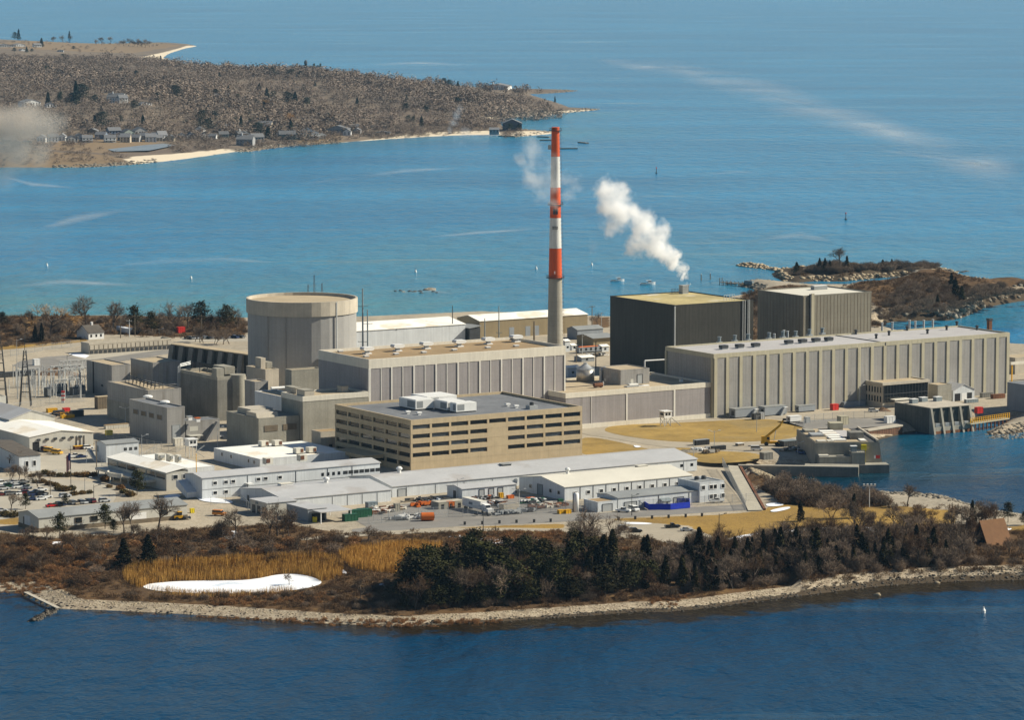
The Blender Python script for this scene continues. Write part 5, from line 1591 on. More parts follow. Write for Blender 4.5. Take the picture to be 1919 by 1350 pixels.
q, a, b_, c_ = simple('service_building', 'tall pale box at the far left edge behind the gabled warehouse', (-12, 800), 744, -60, 12, 'siding_beige', 'roof_gravel', par=.4)
q, a, b_, c_ = simple('shed', 'tiny white flat roofed hut at the left edge below the white roof', (0, 853), 832, -20, 13, 'siding_white', 'roof_white', par=.15)
q, a, b_, c_ = bld('house', 'small white house with dark brown roof in front of the shore trees', 'house', (166, 637), 624.5, 149, 195)
gable(q, a, b_ * 1.3, c_, 3.4, 'paint_white', 'roof_shingle')
for f in (.12, .45, .75):
 win(q, 'R', a * f, c_ * .35, 1, 1.4)
MB().box(a * .55, b_ * .6, c_ + 2, a * .65, b_ * .75, c_ + 5).obj('chimney', M['paint_white'], q)
q, a, b_, c_ = bld('site_trailer', 'white trailer with a snow dusted roof beside the small white house', 'trailer', (240, 627), 617, 218, 248)
MB().box(0, 0, .5, a, b_, c_).obj('body', M['siding_white'], q)
MB().box(-.1, -.1, c_ + .002, a + .1, b_ + .1, c_ + .3).obj('roof', M['snow'], q)
MB().box(.3, .3, 0, a - .3, b_ - .3, .498).obj('skirt', M['paint_black'], q)
k, a, b_, c_ = bld('a_frame_house', 'steep brown A-frame shelter among the trees by the right shore', 'house', (1851, 1024), 1022, 1821, 1895)
hh = 8.2
MB().extr_x([(.3, -.3), (b_ - .3, -.3), (b_ / 2, hh - .5)], .4, a - .4).obj('gable_wall', M['glass_dark'], k)
rm_ = mat('cedar_roof', (.17, .082, .034), .85, .12, .5)
MB().extr_x([(-.5, -.3), (0, -.3), (b_ / 2, hh - .35), (b_ / 2, hh + .2)], -.3, a + .3).obj('roof_slope', rm_, k)
MB().extr_x([(b_ + .5, -.3), (b_, -.3), (b_ / 2 + .01, hh - .36), (b_ / 2 + .01, hh + .2)], -.3, a + .3).obj('roof_slope', rm_, k)
def wheelset(r, xs, y, rad=.34, w=.24):
 for x in xs:
  for s in (-1, 1):
   m = MB()
   m.tube((0, -w / 2, 0), (0, w / 2, 0), rad, n=12)
   o = m.obj('wheel', M['rubber'], r)
   o.location = (x, s * y, rad)
def car_proto(kind):
 r = thing('parked_car', 'car', 'car')
 r['_k'] = kind
 b = MB()
 if kind == 'sedan':
  b.extr_y([(-2.25, .3), (2.25, .3), (2.3, .62), (2.1, .78), (.95, .92), (.35, 1.0), (-1.2, 1.0), (-1.6, .96), (-2.2, .92), (-2.3, .6)], -.86, .86)
  b.extr_y([(.1, 1.42), (-.95, 1.42), (-.9, 1.46), (.05, 1.46)], -.66, .66)
  g = MB().extr_y([(.85, .93), (.12, 1.42), (-.97, 1.42), (-1.62, .97)], -.74, .74)
 elif kind == 'suv':
  b.extr_y([(-2.3, .35), (2.3, .35), (2.35, .75), (2.2, .98), (1.0, 1.08), (-2.25, 1.1), (-2.35, .7)], -.92, .92)
  b.extr_y([(.3, 1.72), (-2.0, 1.70), (-1.95, 1.78), (.25, 1.78)], -.76, .76)
  g = MB().extr_y([(.98, 1.082), (.32, 1.718), (-2.02, 1.698), (-2.2, 1.102)], -.82, .82)
 elif kind == 'pickup':
  b.extr_y([(-2.75, .4), (2.75, .4), (2.8, .85), (2.6, 1.05), (1.1, 1.12), (-.75, 1.12), (-.76, .75), (-2.6, .75), (-2.6, 1.12), (-2.75, 1.12)], -.95, .95)
  b.box(-2.6, -.95, .752, -.77, -.8, 1.12).box(-2.6, .8, .752, -.77, .95, 1.12)
  b.extr_y([(.45, 1.78), (-.65, 1.78), (-.6, 1.84), (.4, 1.84)], -.76, .76)
  g = MB().extr_y([(1.08, 1.122), (.47, 1.778), (-.67, 1.778), (-.75, 1.122)], -.84, .84)
 else:
  b.extr_y([(-2.5, .4), (2.45, .4), (2.5, .9), (2.2, 1.15), (1.55, 1.25), (-2.5, 1.25)], -.98, .98)
  b.extr_y([(1.0, 1.9), (-2.48, 1.9), (-2.4, 2.1), (.85, 2.1)], -.92, .92)
  g = MB().extr_y([(1.53, 1.252), (1.0, 1.898), (-2.47, 1.898), (-2.48, 1.252)], -.93, .93)
 b.obj('body', M['car_paint'], r)
 g.obj('window', M['glass_dark'], r)
 h_ = MB()
 x = 2.3 if kind in ('sedan', 'suv') else (2.78 if kind == 'pickup' else 2.48)
 for s_ in (-1, 1):
  MB().box(x - .15, s_ * .62 - .17, .62, x + .04, s_ * .62 + .17, .78).obj('headlight', M['paint_white'], r)
 wheelset(r, (1.4, -1.35) if kind != 'pickup' else (1.75, -1.6), .82, .34 if kind == 'sedan' else .39)
 return r
PROTO = {}
COLR = {'white': (.72, .72, .70), 'silver': (.42, .43, .44), 'grey': (.16, .165, .17), 'black': (.012, .012, .014), 'red': (.48, .012, .012), 'dark red': (.12, .012, .012), 'dark blue': (.02, .035, .10),
  'blue': (.05, .10, .25), 'dark green': (.015, .05, .03), 'tan': (.30, .25, .18), 'yellow': (.68, .36, .012), 'orange': (.66, .22, .01)}
def car(kind, col, px, py, ang, label, group=None, name=None, cat=None, z=None):
 p = PG(px, py) if z is None else P(px, py, z)
 p.z += .06
 if kind not in PROTO:
  PROTO[kind] = c = car_proto(kind)
  del c['_k']
  c.location, c.rotation_euler = p, (0, 0, ang)
 else:
  c = dup(PROTO[kind], p, ang)
 c.name = name or {'sedan': 'parked_car', 'suv': 'parked_car', 'pickup': 'pickup_truck', 'van': 'parked_van'}[kind]
 c['label'] = label
 c['category'] = cat or {'sedan': 'car', 'suv': 'car', 'pickup': 'pickup truck', 'van': 'van'}[kind]
 if group:
  c['group'] = group
 elif 'group' in c:
  del c['group']
 for ch in c.children:
  if ch.name.startswith('body'):
   ch.color = (*COLR[col], 1)
 return c
GV = GRID + math.pi / 2
gp = 'cars in the left car park'
for kind, col, x, y, an, lab in [
 ('van', 'white', 1, 910, GRID, 'white van cut by the left edge in the upper car park row'), ('suv', 'silver', 6, 919, GRID, 'silver car at the left edge below the white van'),
 ('suv', 'dark green', 17, 914, GRID, 'dark green car in the upper car park row'), ('sedan', 'silver', 29, 907, GRID, 'silver sedan furthest back in the upper car park row'),
 ('suv', 'white', 34, 916, GRID, 'bright white car at the front of the upper car park row'), ('sedan', 'grey', 45, 906, GRID, 'grey sedan under the bare tree at the back of the car park'),
 ('suv', 'dark green', 44, 913.5, GRID, 'dark green car right of the bright white one'), ('sedan', 'silver', 50, 917, GRID, 'silver sedan at the right end of the upper car park row'),
 ('sedan', 'dark red', 4, 930, GRID, 'dark red car at the left edge of the middle car park row'), ('suv', 'grey', 19, 929, GRID, 'grey car behind the bare tree in the middle row'),
 ('sedan', 'tan', 29, 928, GRID, 'tan car in the middle of the car park'), ('sedan', 'white', 39, 928, GRID, 'white sedan left of the dark red one in the middle row'),
 ('suv', 'dark red', 50, 927, GRID, 'dark red car left of the blue cluster'), ('suv', 'dark blue', 62, 930, GRID, 'dark blue car in the cluster at the car park centre'),
 ('sedan', 'dark blue', 64, 938, GRID, 'dark blue sedan at the front of the cluster'), ('sedan', 'black', 69, 925, GRID, 'black sedan in the middle of the cluster'),
 ('sedan', 'white', 78, 921, GRID, 'white sedan at the back of the cluster'), ('suv', 'black', 79, 929, GRID, 'black car between the white ones in the cluster'),
 ('sedan', 'white', 77, 938, GRID, 'white sedan at the front of the cluster'), ('sedan', 'white', 87, 934, GRID, 'white sedan at the right end of the cluster'),
 ('suv', 'silver', 122, 933, GRID, 'silver car standing alone by the low bushes'), ('sedan', 'red', 97, 951, GRID, 'bright red car behind the long dark roofed shed'),
 ('suv', 'black', 108, 949, GV, 'black car right of the bright red one'), ('sedan', 'dark blue', 116, 948, GV, 'dark blue car left of the small pine'),
 ('suv', 'grey', 134, 946, GV, 'grey car right of the small pine'), ('sedan', 'tan', 141, 946, GV, 'tan car in the row behind the long shed'), ('suv', 'grey', 150, 945, GV, 'dark grey car in the row behind the long shed'),
 ('sedan', 'silver', 157, 944.5, GV, 'silver car between two dark ones behind the long shed'), ('suv', 'black', 164, 943.5, GV, 'black car at the right of the row behind the long shed'),
 ('suv', 'dark red', 172, 943, GV, 'dark red car at the right end of the row behind the long shed'), ('suv', 'silver', 196, 942, GRID, 'silver car alone right of the row behind the long shed'),
 ('sedan', 'white', 3, 960, GRID, 'white car at the left edge beside the bare tree')]:
 car(kind, col, x, y, an, lab, gp)
for kind, col, x, y, an, lab in [
 ('pickup', 'white', 125, 841, GRID, 'white pickup by the wall of the white roofed warehouse'), ('pickup', 'white', 141, 858, GRID, 'white pickup left of the dark stair'), ('sedan', 'dark blue', 153, 858.5, GRID, 'dark blue car in the shadow left of the dark stair'),
 ('van', 'yellow', 107, 852, -GRID, 'yellow work truck nearest in the yard row'), ('van', 'yellow', 93, 848, -GRID, 'yellow work truck in the middle of the yard row'), ('van', 'dark red', 82, 846, -GRID, 'rusty red work truck at the back of the yard row'),
 ('suv', 'white', 165, 842, GRID, 'white car among the flatbeds by the stair'), ('pickup', 'white', 407, 822, GRID, 'white pickup parked under the enclosed stair'), ('van', 'orange', 411, 967, math.radians(-20), 'orange van parked behind the bare shrubs'),
 ('sedan', 'white', 348, 822, GRID, 'white car by the awning of the low annex'), ('sedan', 'silver', 261, 816, GRID, 'silver car in the shadow of the louvred metal building'),
 ('suv', 'silver', 1169, 994, math.radians(8), 'silver car half hidden by the big bare tree'), ('suv', 'black', 1191, 999, math.radians(8), 'black car half hidden by shrubs'), ('pickup', 'black', 1260, 990.5, math.radians(14), 'black pickup on the small front car park'),
 ('sedan', 'silver', 1287, 996.5, math.radians(12), 'silver sedan right of the black pickup'), ('pickup', 'white', 1343, 942.5, math.radians(18), 'white pickup by the two storey white box'),
 ('pickup', 'white', 1168, 960.5, math.radians(-20), 'white pickup with a dark load by the roller door'), ('van', 'white', 1188, 958.5, math.radians(-60), 'white van left of the blue screens'),
 ('van', 'white', 1418, 845, math.radians(0), 'white van by the yellow crane'), ('suv', 'white', 1637, 773, math.radians(10), 'white car beside the brown heap near the long hall'),
 ('suv', 'blue', 1500, 851, math.radians(-70), 'blue truck in the shadow of the near intake'), ('suv', 'blue', 1513, 857, math.radians(-70), 'second blue truck closer to the intake wall')]:
 car(kind, col, x, y, an, lab)
A = P(872, 953)
k = thing('semi_truck', 'white articulated lorry with a box trailer parked in the yard', 'truck', A + Vector((0, 0, .06)), math.radians(-58))
MB().box(0, -1.3, 1.2, 13, 1.3, 4.1).obj('trailer', M['paint_white'], k)
MB().box(-.02, -1.35, 4.102, 13.02, 1.35, 4.22).obj('trailer_roof', M['roof_offwhite'], k)
MB().box(4.6, -1.33, 2.2, 7.2, -1.302, 3.2).obj('panel', M['steel_blue'], k)
MB().extr_y([(13.4, .7), (18, .7), (18.1, 1.9), (16.3, 2.1), (15.7, 3.3), (13.4, 3.5)], -1.2, 1.2).obj('cab', M['paint_white'], k)
MB().extr_y([(16.35, 2.15), (15.85, 3.1), (15.75, 3.1), (16.2, 2.15)], -1.1, 1.1).obj('windscreen', M['glass_dark'], k)
for x in (1.5, 2.8, 13.9, 17.2):
 for s_ in (-1, 1):
  o = MB().tube((0, -.2, 0), (0, .2, 0), .5, n=12).obj('wheel', M['rubber'], k)
  o.location = (x, s_ * 1.05, .5)
MB().box(.5, -.5, .9, 16, .5, 1.198).obj('chassis', M['paint_black'], k)
def loader(px, py, an, lab):
 k = thing('wheel_loader', lab, 'loader', P(px, py) + Vector((0, 0, .05)), an)
 MB().extr_y([(-2.4, .7), (.8, .7), (.9, 1.5), (-.6, 1.7), (-2.4, 1.5)], -.9, .9).obj('body', M['paint_yellow'], k)
 MB().box(-.9, -.75, 1.702, .5, .75, 2.9).obj('cab', M['glass_dark'], k)
 MB().box(-1.0, -.85, 2.902, .6, .85, 3.05).obj('cab_roof', M['paint_yellow'], k)
 MB().extr_y([(.9, 1.2), (2.8, .5), (3.6, .2), (3.7, 1.1), (2.9, .8)], -1.1, 1.1).obj('bucket', M['steel_dark'], k)
 for x in (-1.5, 1.1):
  for s_ in (-1, 1):
   o = MB().tube((0, -.25, 0), (0, .25, 0), .65, n=12).obj('wheel', M['rubber'], k)
   o.location = (x, s_ * 1.0, .65)
 return k
loader(338, 975, math.radians(20), 'yellow wheel loader with dark bucket behind the long shed')
A = P(1443, 836)
k = thing('mobile_crane', 'yellow mobile crane with raised boom on the lawn edge', 'crane', A + Vector((0, 0, .06)), math.radians(0))
MB().extr_y([(-3.8, .9), (4.2, .9), (4.2, 1.6), (2.2, 1.9), (-3.8, 1.9)], -1.25, 1.25).obj('carrier', M['paint_yellow'], k)
MB().box(-3.6, -1.1, 1.902, -.2, 1.1, 4.0).obj('cab', M['paint_yellow'], k)
MB().box(-1.4, -1.16, 2.6, -.3, -1.102, 3.7).obj('window', M['glass_dark'], k)
m = MB()
m.tube((-2.2, 0, 3.2), (4.2, 0, 8.6), .62, .5, n=6)
m.tube((4.2, 0, 8.6), (5.6, 0, 11.0), .42, .36, n=6)
m.obj('boom', M['paint_yellow'], k)
MB().box(5.2, -.4, 10.6, 6.6, .4, 11.4).obj('boom_head', M['paint_black'], k)
MB().tube((1.6, 0, 2.0), (2.4, 0, 6.6), .16, n=6).obj('lift_ram', M['steel_galv'], k)
for x in (-1.6, 2.8):
 for s_ in (-1, 1):
  o = MB().tube((0, -.35, 0), (0, .35, 0), .85, n=14).obj('wheel', M['rubber'], k)
  o.location = (x, s_ * 1.15, .85)
def crate(name, lab, cat, px, py, w, d, hgt, mt, ang=GRID, group=None, lid=None, z=None):
 k = thing(name, lab, cat, (P(px, py) if z is None else P(px, py, z)) + Vector((0, 0, .06)), ang, group)
 MB().box(-w / 2, -d / 2, 0, w / 2, d / 2, hgt).obj('box', M[mt], k)
 MB().box(-w / 2 - .08, -d / 2 - .08, hgt + .002, w / 2 + .08, d / 2 + .08, hgt + .14).obj('lid', M[lid or mt], k)
 m = MB()
 n = max(2, int(w / 1.2))
 for i in range(n + 1):
  x = -w / 2 + w * i / n
  m.box(x - .06, -d / 2 - .07, .05, x + .06, -d / 2 - .002, hgt - .02)
 m.obj('stiffener', M[mt], k)
 return k
def site_trailer(lab, near, yt, xl, xr, stair=True):
 k, a, b_, c_ = bld('site_trailer', lab, 'trailer', near, yt, xl, xr)
 b_ = max(b_, 3)
 MB().box(0, 0, .5, a, b_, c_).obj('body', M['siding_blue_grey'], k)
 MB().box(-.1, -.1, c_ + .002, a + .1, b_ + .1, c_ + .2).obj('roof', M['roof_grey_metal'], k)
 MB().box(.4, .3, 0, a - .4, b_ - .3, .498).obj('skirt', M['steel_dark'], k)
 if stair:
  MB().extr_y([(a * .62, 0), (a * .72, 0), (a * .84, c_ * .6), (a * .9, c_ * .6), (a * .9, c_ * .85), (a * .8, c_ * .85)], -1.6, -.3).obj('stair', M['steel_galv'], k)
  MB().box(a * .84, -1.5, c_ * .86, a * .98, -.02, c_ * .9).obj('awning', M['paint_white'], k)
 MB().box(-.06, b_ * .2, 1.2, .05, b_ * .6, c_ * .8).obj('window', M['glass_dark'], k)
 return k
site_trailer('grey site trailer with outside stair, left one by the ribs of the long hall', (1378, 785), 768, 1366, 1419)
site_trailer('grey site trailer with outside stair, right one by the ribs of the long hall', (1433, 781.5), 764, 1421, 1474)
site_trailer('grey site trailer with outside stair right of the tan office block', (1101, 796.5), 779, 1093, 1144)
k = site_trailer('small white box trailer above the yellow crane', (1481, 793), 782, 1476, 1502, False)
for c in k.children:
 if c.name.startswith('body'):
  c.data.materials[0] = M['paint_white']
 if c.name.startswith('roof'):
  c.data.materials[0] = M['paint_white']
site_trailer('low white roofed trailer against the ribs of the long hall', (1497, 774), 762, 1494, 1528, False)
for i, (px, py, lab) in enumerate([(1149, 791, 'red container, left of the pair right of the office block'), (1166.5, 790.5, 'red container, right of the pair right of the office block'), (1319.5, 780.5, 'red container at the corner of the long hall'),
        (1563.5, 769, 'red container by the middle of the long hall'), (1779, 750, 'red container beside the white gabled shed'), (1834, 775, 'red container near the gangway bridge')]):
 crate('waste_container', lab, 'container', px, py, 3.2 if i != 1 else 5, 2.2, 2.6, 'paint_red', group='red containers on the site')
for px, py, w, d, hgt, mt, lab, nm, cat, lid in [
 (1667, 793, 4.5, 2.4, 2.8, 'paint_white', 'white box tank beside the finned intake', 'box_tank', 'tank', None), (1416, 787, 3, 2, 2.6, 'steel_dark', 'dark box below the gap between two grey trailers', 'generator', 'generator', None),
 (1427, 786, 2, 2, 2.8, 'paint_grey', 'pale grey cabinet right of the dark box below the trailers', 'cabinet', 'cabinet', None), (1435.5, 861.5, 4.4, 3, 2.8, 'concrete_dark', 'small dark hut on the quay left of the near intake', 'hut', 'hut', 'concrete'),
 (1314, 834.5, 6.8, 2.2, 2.2, 'paint_black', 'black lattice crate on the lawn road, left and further back', 'rack_crate', 'crate', 'steel_galv'), (1346, 844, 6.6, 1.6, 1.6, 'paint_black', 'black lattice crate on the lawn road, right and nearer', 'rack_crate', 'crate', 'steel_dark'),
 (1477, 836, 7.5, 4.2, 2.2, 'steel_dark', 'dark stack of steel racks right of the yellow crane', 'rack_stack', 'rack', 'steel_blue'), (1503, 828, 4, 3, 2.2, 'paint_grey', 'grey tarpaulined load at the corner of the near intake', 'covered_load', 'load', 'paint_white'),
 (1386, 836, 3.0, 2.0, 1.0, 'timber', 'low timber pallet pile on the lawn road', 'pallet_pile', 'pallets', 'paint_white'), (675, 970, 8.5, 2.6, 2.8, 'paint_green', 'large dark green container behind the bare shrubs', 'waste_container', 'container', None),
 (656, 977, 5.5, 2.2, 2.4, 'paint_green', 'smaller dark green container left of the large one', 'waste_container', 'container', None), (696, 953, 4, 2.4, 2.2, 'steel_blue', 'blue grey box among the rubble of the left yard', 'cabinet', 'container', None),
 (743.5, 959, 1.9, 1.6, 2.8, 'concrete', 'grey concrete block post in the left yard', 'concrete_block', 'block', None), (844, 953, 2.4, 2, 2.4, 'paint_orange', 'orange box in front of the yard hut', 'cabinet', 'box', None),
 (1051, 963.5, 2.2, 1.6, 1.3, 'paint_yellow', 'yellow skip, left one below the silo', 'skip', 'skip', None), (1063.5, 963, 2.2, 1.6, 1.3, 'paint_yellow', 'yellow skip, right one below the silo', 'skip', 'skip', None),
 (1050, 944.5, 1.8, 1.4, 1.6, 'paint_green', 'green bin at the gable of the white roofed warehouse', 'bin', 'bin', None), (956, 935, 2.6, 1.4, 1.1, 'paint_orange', 'orange barrier box right of the roller door shed', 'skip', 'skip', None),
 (994, 939, 3, 1.6, 1.1, 'paint_orange', 'orange load in the shadow of the white roofed warehouse', 'skip', 'skip', None), (939, 934, 1.6, 1.2, 1.8, 'paint_yellow', 'yellow cart by the grey roller doors', 'cart', 'cart', None),
 (920, 934, 2.4, 1.2, .9, 'paint_orange', 'orange trestle by the middle roller door', 'trestle', 'trestle', None), (144, 781, 5.5, 2.6, 2.6, 'steel_dark', 'dark container in the equipment yard left of the shadow', 'waste_container', 'container', None),
 (126, 784, 6, 2, 1.3, 'paint_yellow', 'yellow flat machine in front of the dark container', 'machine', 'machine', 'paint_yellow'), (97, 773, 4.6, 2.2, 1.6, 'paint_yellow', 'yellow lift platform beyond the gabled warehouse', 'lift_platform', 'lift', None),
 (124, 773, 3, 2, 1.8, 'paint_red', 'red machine behind the yellow flat one', 'machine', 'machine', None), (110, 777, 5, 2, 1.6, 'steel_dark', 'dark equipment skid behind the yellow lift', 'machine', 'machine', None), (192, 766, 6.2, 3.4, 5.4, 'timber', 'scaffold clad brown box with a tan lid beside the low wide building', 'scaffold_box', 'scaffold', 'roof_gravel'),
 (218, 803, 11, 2.2, 1.6, 'siding_beige', 'long beige crate on the yard edge before the louvred building', 'long_crate', 'crate', 'roof_tan'), (204, 816, 2.6, 2, 1.9, 'paint_bright_yellow', 'bright yellow box in front of the long beige crate', 'cabinet', 'box', None),
 (110, 838, 3.8, 1.6, 2.2, 'parapet_cream', 'pale pink crate stack by the white roofed warehouse', 'crate_stack', 'crates', None), (153, 842, 7, 2.4, 1.3, 'timber_brown', 'brown flatbed load near the dark stair', 'flatbed', 'trailer', 'paint_yellow'),
 (360, 962, 1.4, 1.2, 1.5, 'paint_bright_yellow', 'small yellow box at the right end of the long shed', 'cabinet', 'box', None), (29, 706, 20, 3, 2.2, 'steel_dark', 'row of dark railway like containers behind the pylons', 'waste_container', 'container', None),
 (68, 685, 3, 2.4, 3, 'paint_white', 'white cab box at the end of the dark container row', 'cabinet', 'box', None), (140, 690, 5.4, 1.0, .8, 'timber_brown', 'brown plank stack on the road behind the switchyard', 'plank_stack', 'planks', None),
 (110, 691, 3.2, 1.6, .8, 'paint_black', 'black drum pile on the road behind the switchyard', 'pipe_pile', 'pipes', None), (298, 653, 1.6, 1.4, 1.8, 'paint_red', 'small red box before the storage block', 'cabinet', 'box', None),
 (1300, 942, 2.2, 1.6, 1.9, 'paint_black', 'black forklift shape by the workshop wall', 'forklift', 'forklift', None), (334, 836, 4, 2.2, 3.0, 'parapet_cream', 'pale block by the louvred building door', 'concrete_block', 'block', None),
 (1598, 762, 12, 3, 2.2, 'siding_blue_grey', 'low grey equipment row left of the glass fronted annex', 'equipment_row', 'machine', None), (1870, 747, 7, 2, 1.8, 'rust', 'rust brown stack at the right end of the long hall', 'steel_stack', 'stack', None),
 (1848, 745, 6, 2, 2, 'concrete_dark', 'dark grey block row right of the gabled shed', 'block_row', 'blocks', None), (1512, 793, 2, 2, 2.4, 'paint_grey', 'grey cabinet behind the near intake', 'cabinet', 'cabinet', None), (1579, 796, 4, 3, 3.6, 'pilaster_cream', 'tan box hut behind the near intake roof', 'hut', 'hut', None),
 (1820, 755, 7, 1.6, 1.6, 'steel_blue', 'pale boat shaped trailer right of the gabled shed', 'trailer', 'trailer', 'paint_white')]:
 crate(nm, lab, cat, px, py, w, d, hgt, mt, lid=lid)
c0 = P(1079.5, 960)
k = thing('silo', 'tall white cylindrical silo beside the small garage', 'silo', c0, 0)
hh = height_to(c0, 924)
s = scale_at(c0)
MB().lathe([(5.2 / s, 0), (5.2 / s, hh - .5), (2.5 / s, hh)], 20).obj('shell', M['paint_white'], k, True)
MB().tube((-5.2 / s - .1, -.3, 0), (-5.2 / s - .1, -.3, hh), .15, n=5).obj('ladder', M['steel_dark'], k)
k = thing('tank', 'orange steel drum tank lying on the yard behind the shrubs', 'tank', P(801, 977) + Vector((0, 0, .05)), math.radians(10))
MB().tube((-2.3, 0, 1.6), (2.3, 0, 1.6), 1.5, n=20).obj('drum', M['paint_orange'], k)
MB().tube((2.302, 0, 1.6), (2.5, 0, 1.6), .8, n=16).obj('end_flange', M['rust'], k)
k = thing('satellite_dish', 'grey satellite dish at the end of the three door shed', 'satellite dish', P(967, 925), 0)
m = MB()
m.lathe([(.1, 0), (1.0, .25), (1.9, .9)], 16, cap=False)
o = m.obj('dish', M['steel_galv'], k)
o.location = (0, 0, 3.6)
o.rotation_euler = (math.radians(60), 0, math.radians(-60))
MB().tube((0, 0, 0), (0, 0, 3.6), .2, n=6).obj('post', M['steel_dark'], k)
q, a, b_, c_ = simple('hut', 'long grey concrete yard hut with dark openings left of the lorry', (822, 956), 942.5, 808, 874, 'concrete', 'concrete_pale', par=.2, cat='hut')
for i in range(3):
 win(q, 'R', a * (.1 + .3 * i), 0, a * .1, c_ * .7, 'paint_black', 'doorway')
simple('hut', 'tan box hut with dark roof in the middle of the yard', (944, 958), 946, 935, 973, 'concrete_pale', 'roof_dark', par=.15, cat='hut')
pix = [(1196, 945), (1216, 957), (1256, 956.5), (1293, 953), (1292, 946), (1268, 946), (1262, 941)]
for i in range(6):
 A, B = P(*pix[i]), P(*pix[i + 1])
 k = thing('blue_screen', 'bright blue tarpaulin screen round the small huts, panel %s' % ['at the left', 'in front of the orange roof', 'in front of the right gap', 'at the right end', 'behind on the right', 'tall at the back'][i], 'screen',
   A + Vector((0, 0, .06)), math.atan2(B.y - A.y, B.x - A.x), 'blue screens in the yard')
 L = (B - A).length
 MB().box(.05, -.08, .1, L - .05, .08, 3.6 if i == 5 else 2.3).obj('tarpaulin', M['paint_blue'], k)
 for j in range(4):
  MB().tube((L * j / 3, .2, 0), (L * j / 3, .2, 2.5), .07, n=5).obj('post', M['steel_galv'], k)
for near, yt, xl, xr, mt, lab in [((1242, 950), 936, 1237, 1257, 'steel_blue', 'small hut with teal roof inside the blue screens'), ((1215, 951), 941, 1207, 1236, 'paint_orange', 'small hut with orange roof inside the blue screens')]:
 q, a, b_, c_ = bld('hut', lab, 'hut', near, yt, xl, xr)
 gable(q, a, max(b_, 3), c_ - .8, .8, 'siding_white', mt)
 win(q, 'R', a * .4, 0, 1, 1.9, 'steel_dark', 'door')
def heap(lab, px, py, w, d, hgt, mt, seed, cat='heap', name='heap'):
 rr = random.Random(seed)
 nx = 13
 vs, fs = [], []
 for j in range(nx):
  for i in range(nx):
   x, y = (i / (nx - 1) - .5) * 2, (j / (nx - 1) - .5) * 2
   e = max(0, 1 - (x * x + y * y) ** .5)
   vs.append((x * w / 2, y * d / 2, hgt * (e ** .9) * (1 + rr.uniform(-.3, .3)) - (.1 if e == 0 else 0)))
 for j in range(nx - 1):
  for i in range(nx - 1):
   k = j * nx + i
   fs.append((k, k + 1, k + nx + 1, k + nx))
 o = MB().add(vs, fs).obj(name, M[mt])
 o.location = P(px, py)
 o['label'], o['category'] = lab, cat
 return o
def scrap(lab, px, py, w, d, n, mats, seed, name='scrap_pile'):
 rr = random.Random(seed)
 k = thing(name, lab, 'pile', P(px, py) + Vector((0, 0, .06)), GRID)
 for mt in mats:
  m = MB()
  for i in range(n):
   x, y = rr.gauss(0, .3) * w, rr.gauss(0, .3) * d
   an = rr.choice([0, 0, math.pi / 2, rr.uniform(0, 3)])
   L, t, hh_ = rr.uniform(.8, 3.5), rr.uniform(.1, .5), rr.uniform(.15, 1.1)
   c_, s_ = math.cos(an), math.sin(an)
   poly = [(x + c_ * ax * L / 2 - s_ * ay * t, y + s_ * ax * L / 2 + c_ * ay * t) for ax, ay in ((-1, -1), (1, -1), (1, 1), (-1, 1))]
   z0 = rr.uniform(0, .7)
   m.prism(poly, z0, z0 + hh_)
  m.obj('loose_stack', M[mt], k)
 return k
heap('brown spoil heap beyond the switchyard', 102, 702, 18, 12, 3.2, 'soil', 1)
heap('second brown spoil heap right of the larger one beyond the switchyard', 124, 703, 14, 10, 2.4, 'soil', 2)
heap('brown spoil heap by the white car near the long hall', 1656, 771, 7, 5, 1.8, 'soil', 3)
heap('pale gravel pile beside the warehouse right end', 1288, 848, 14, 6, 1.2, 'rock_grey', 4)
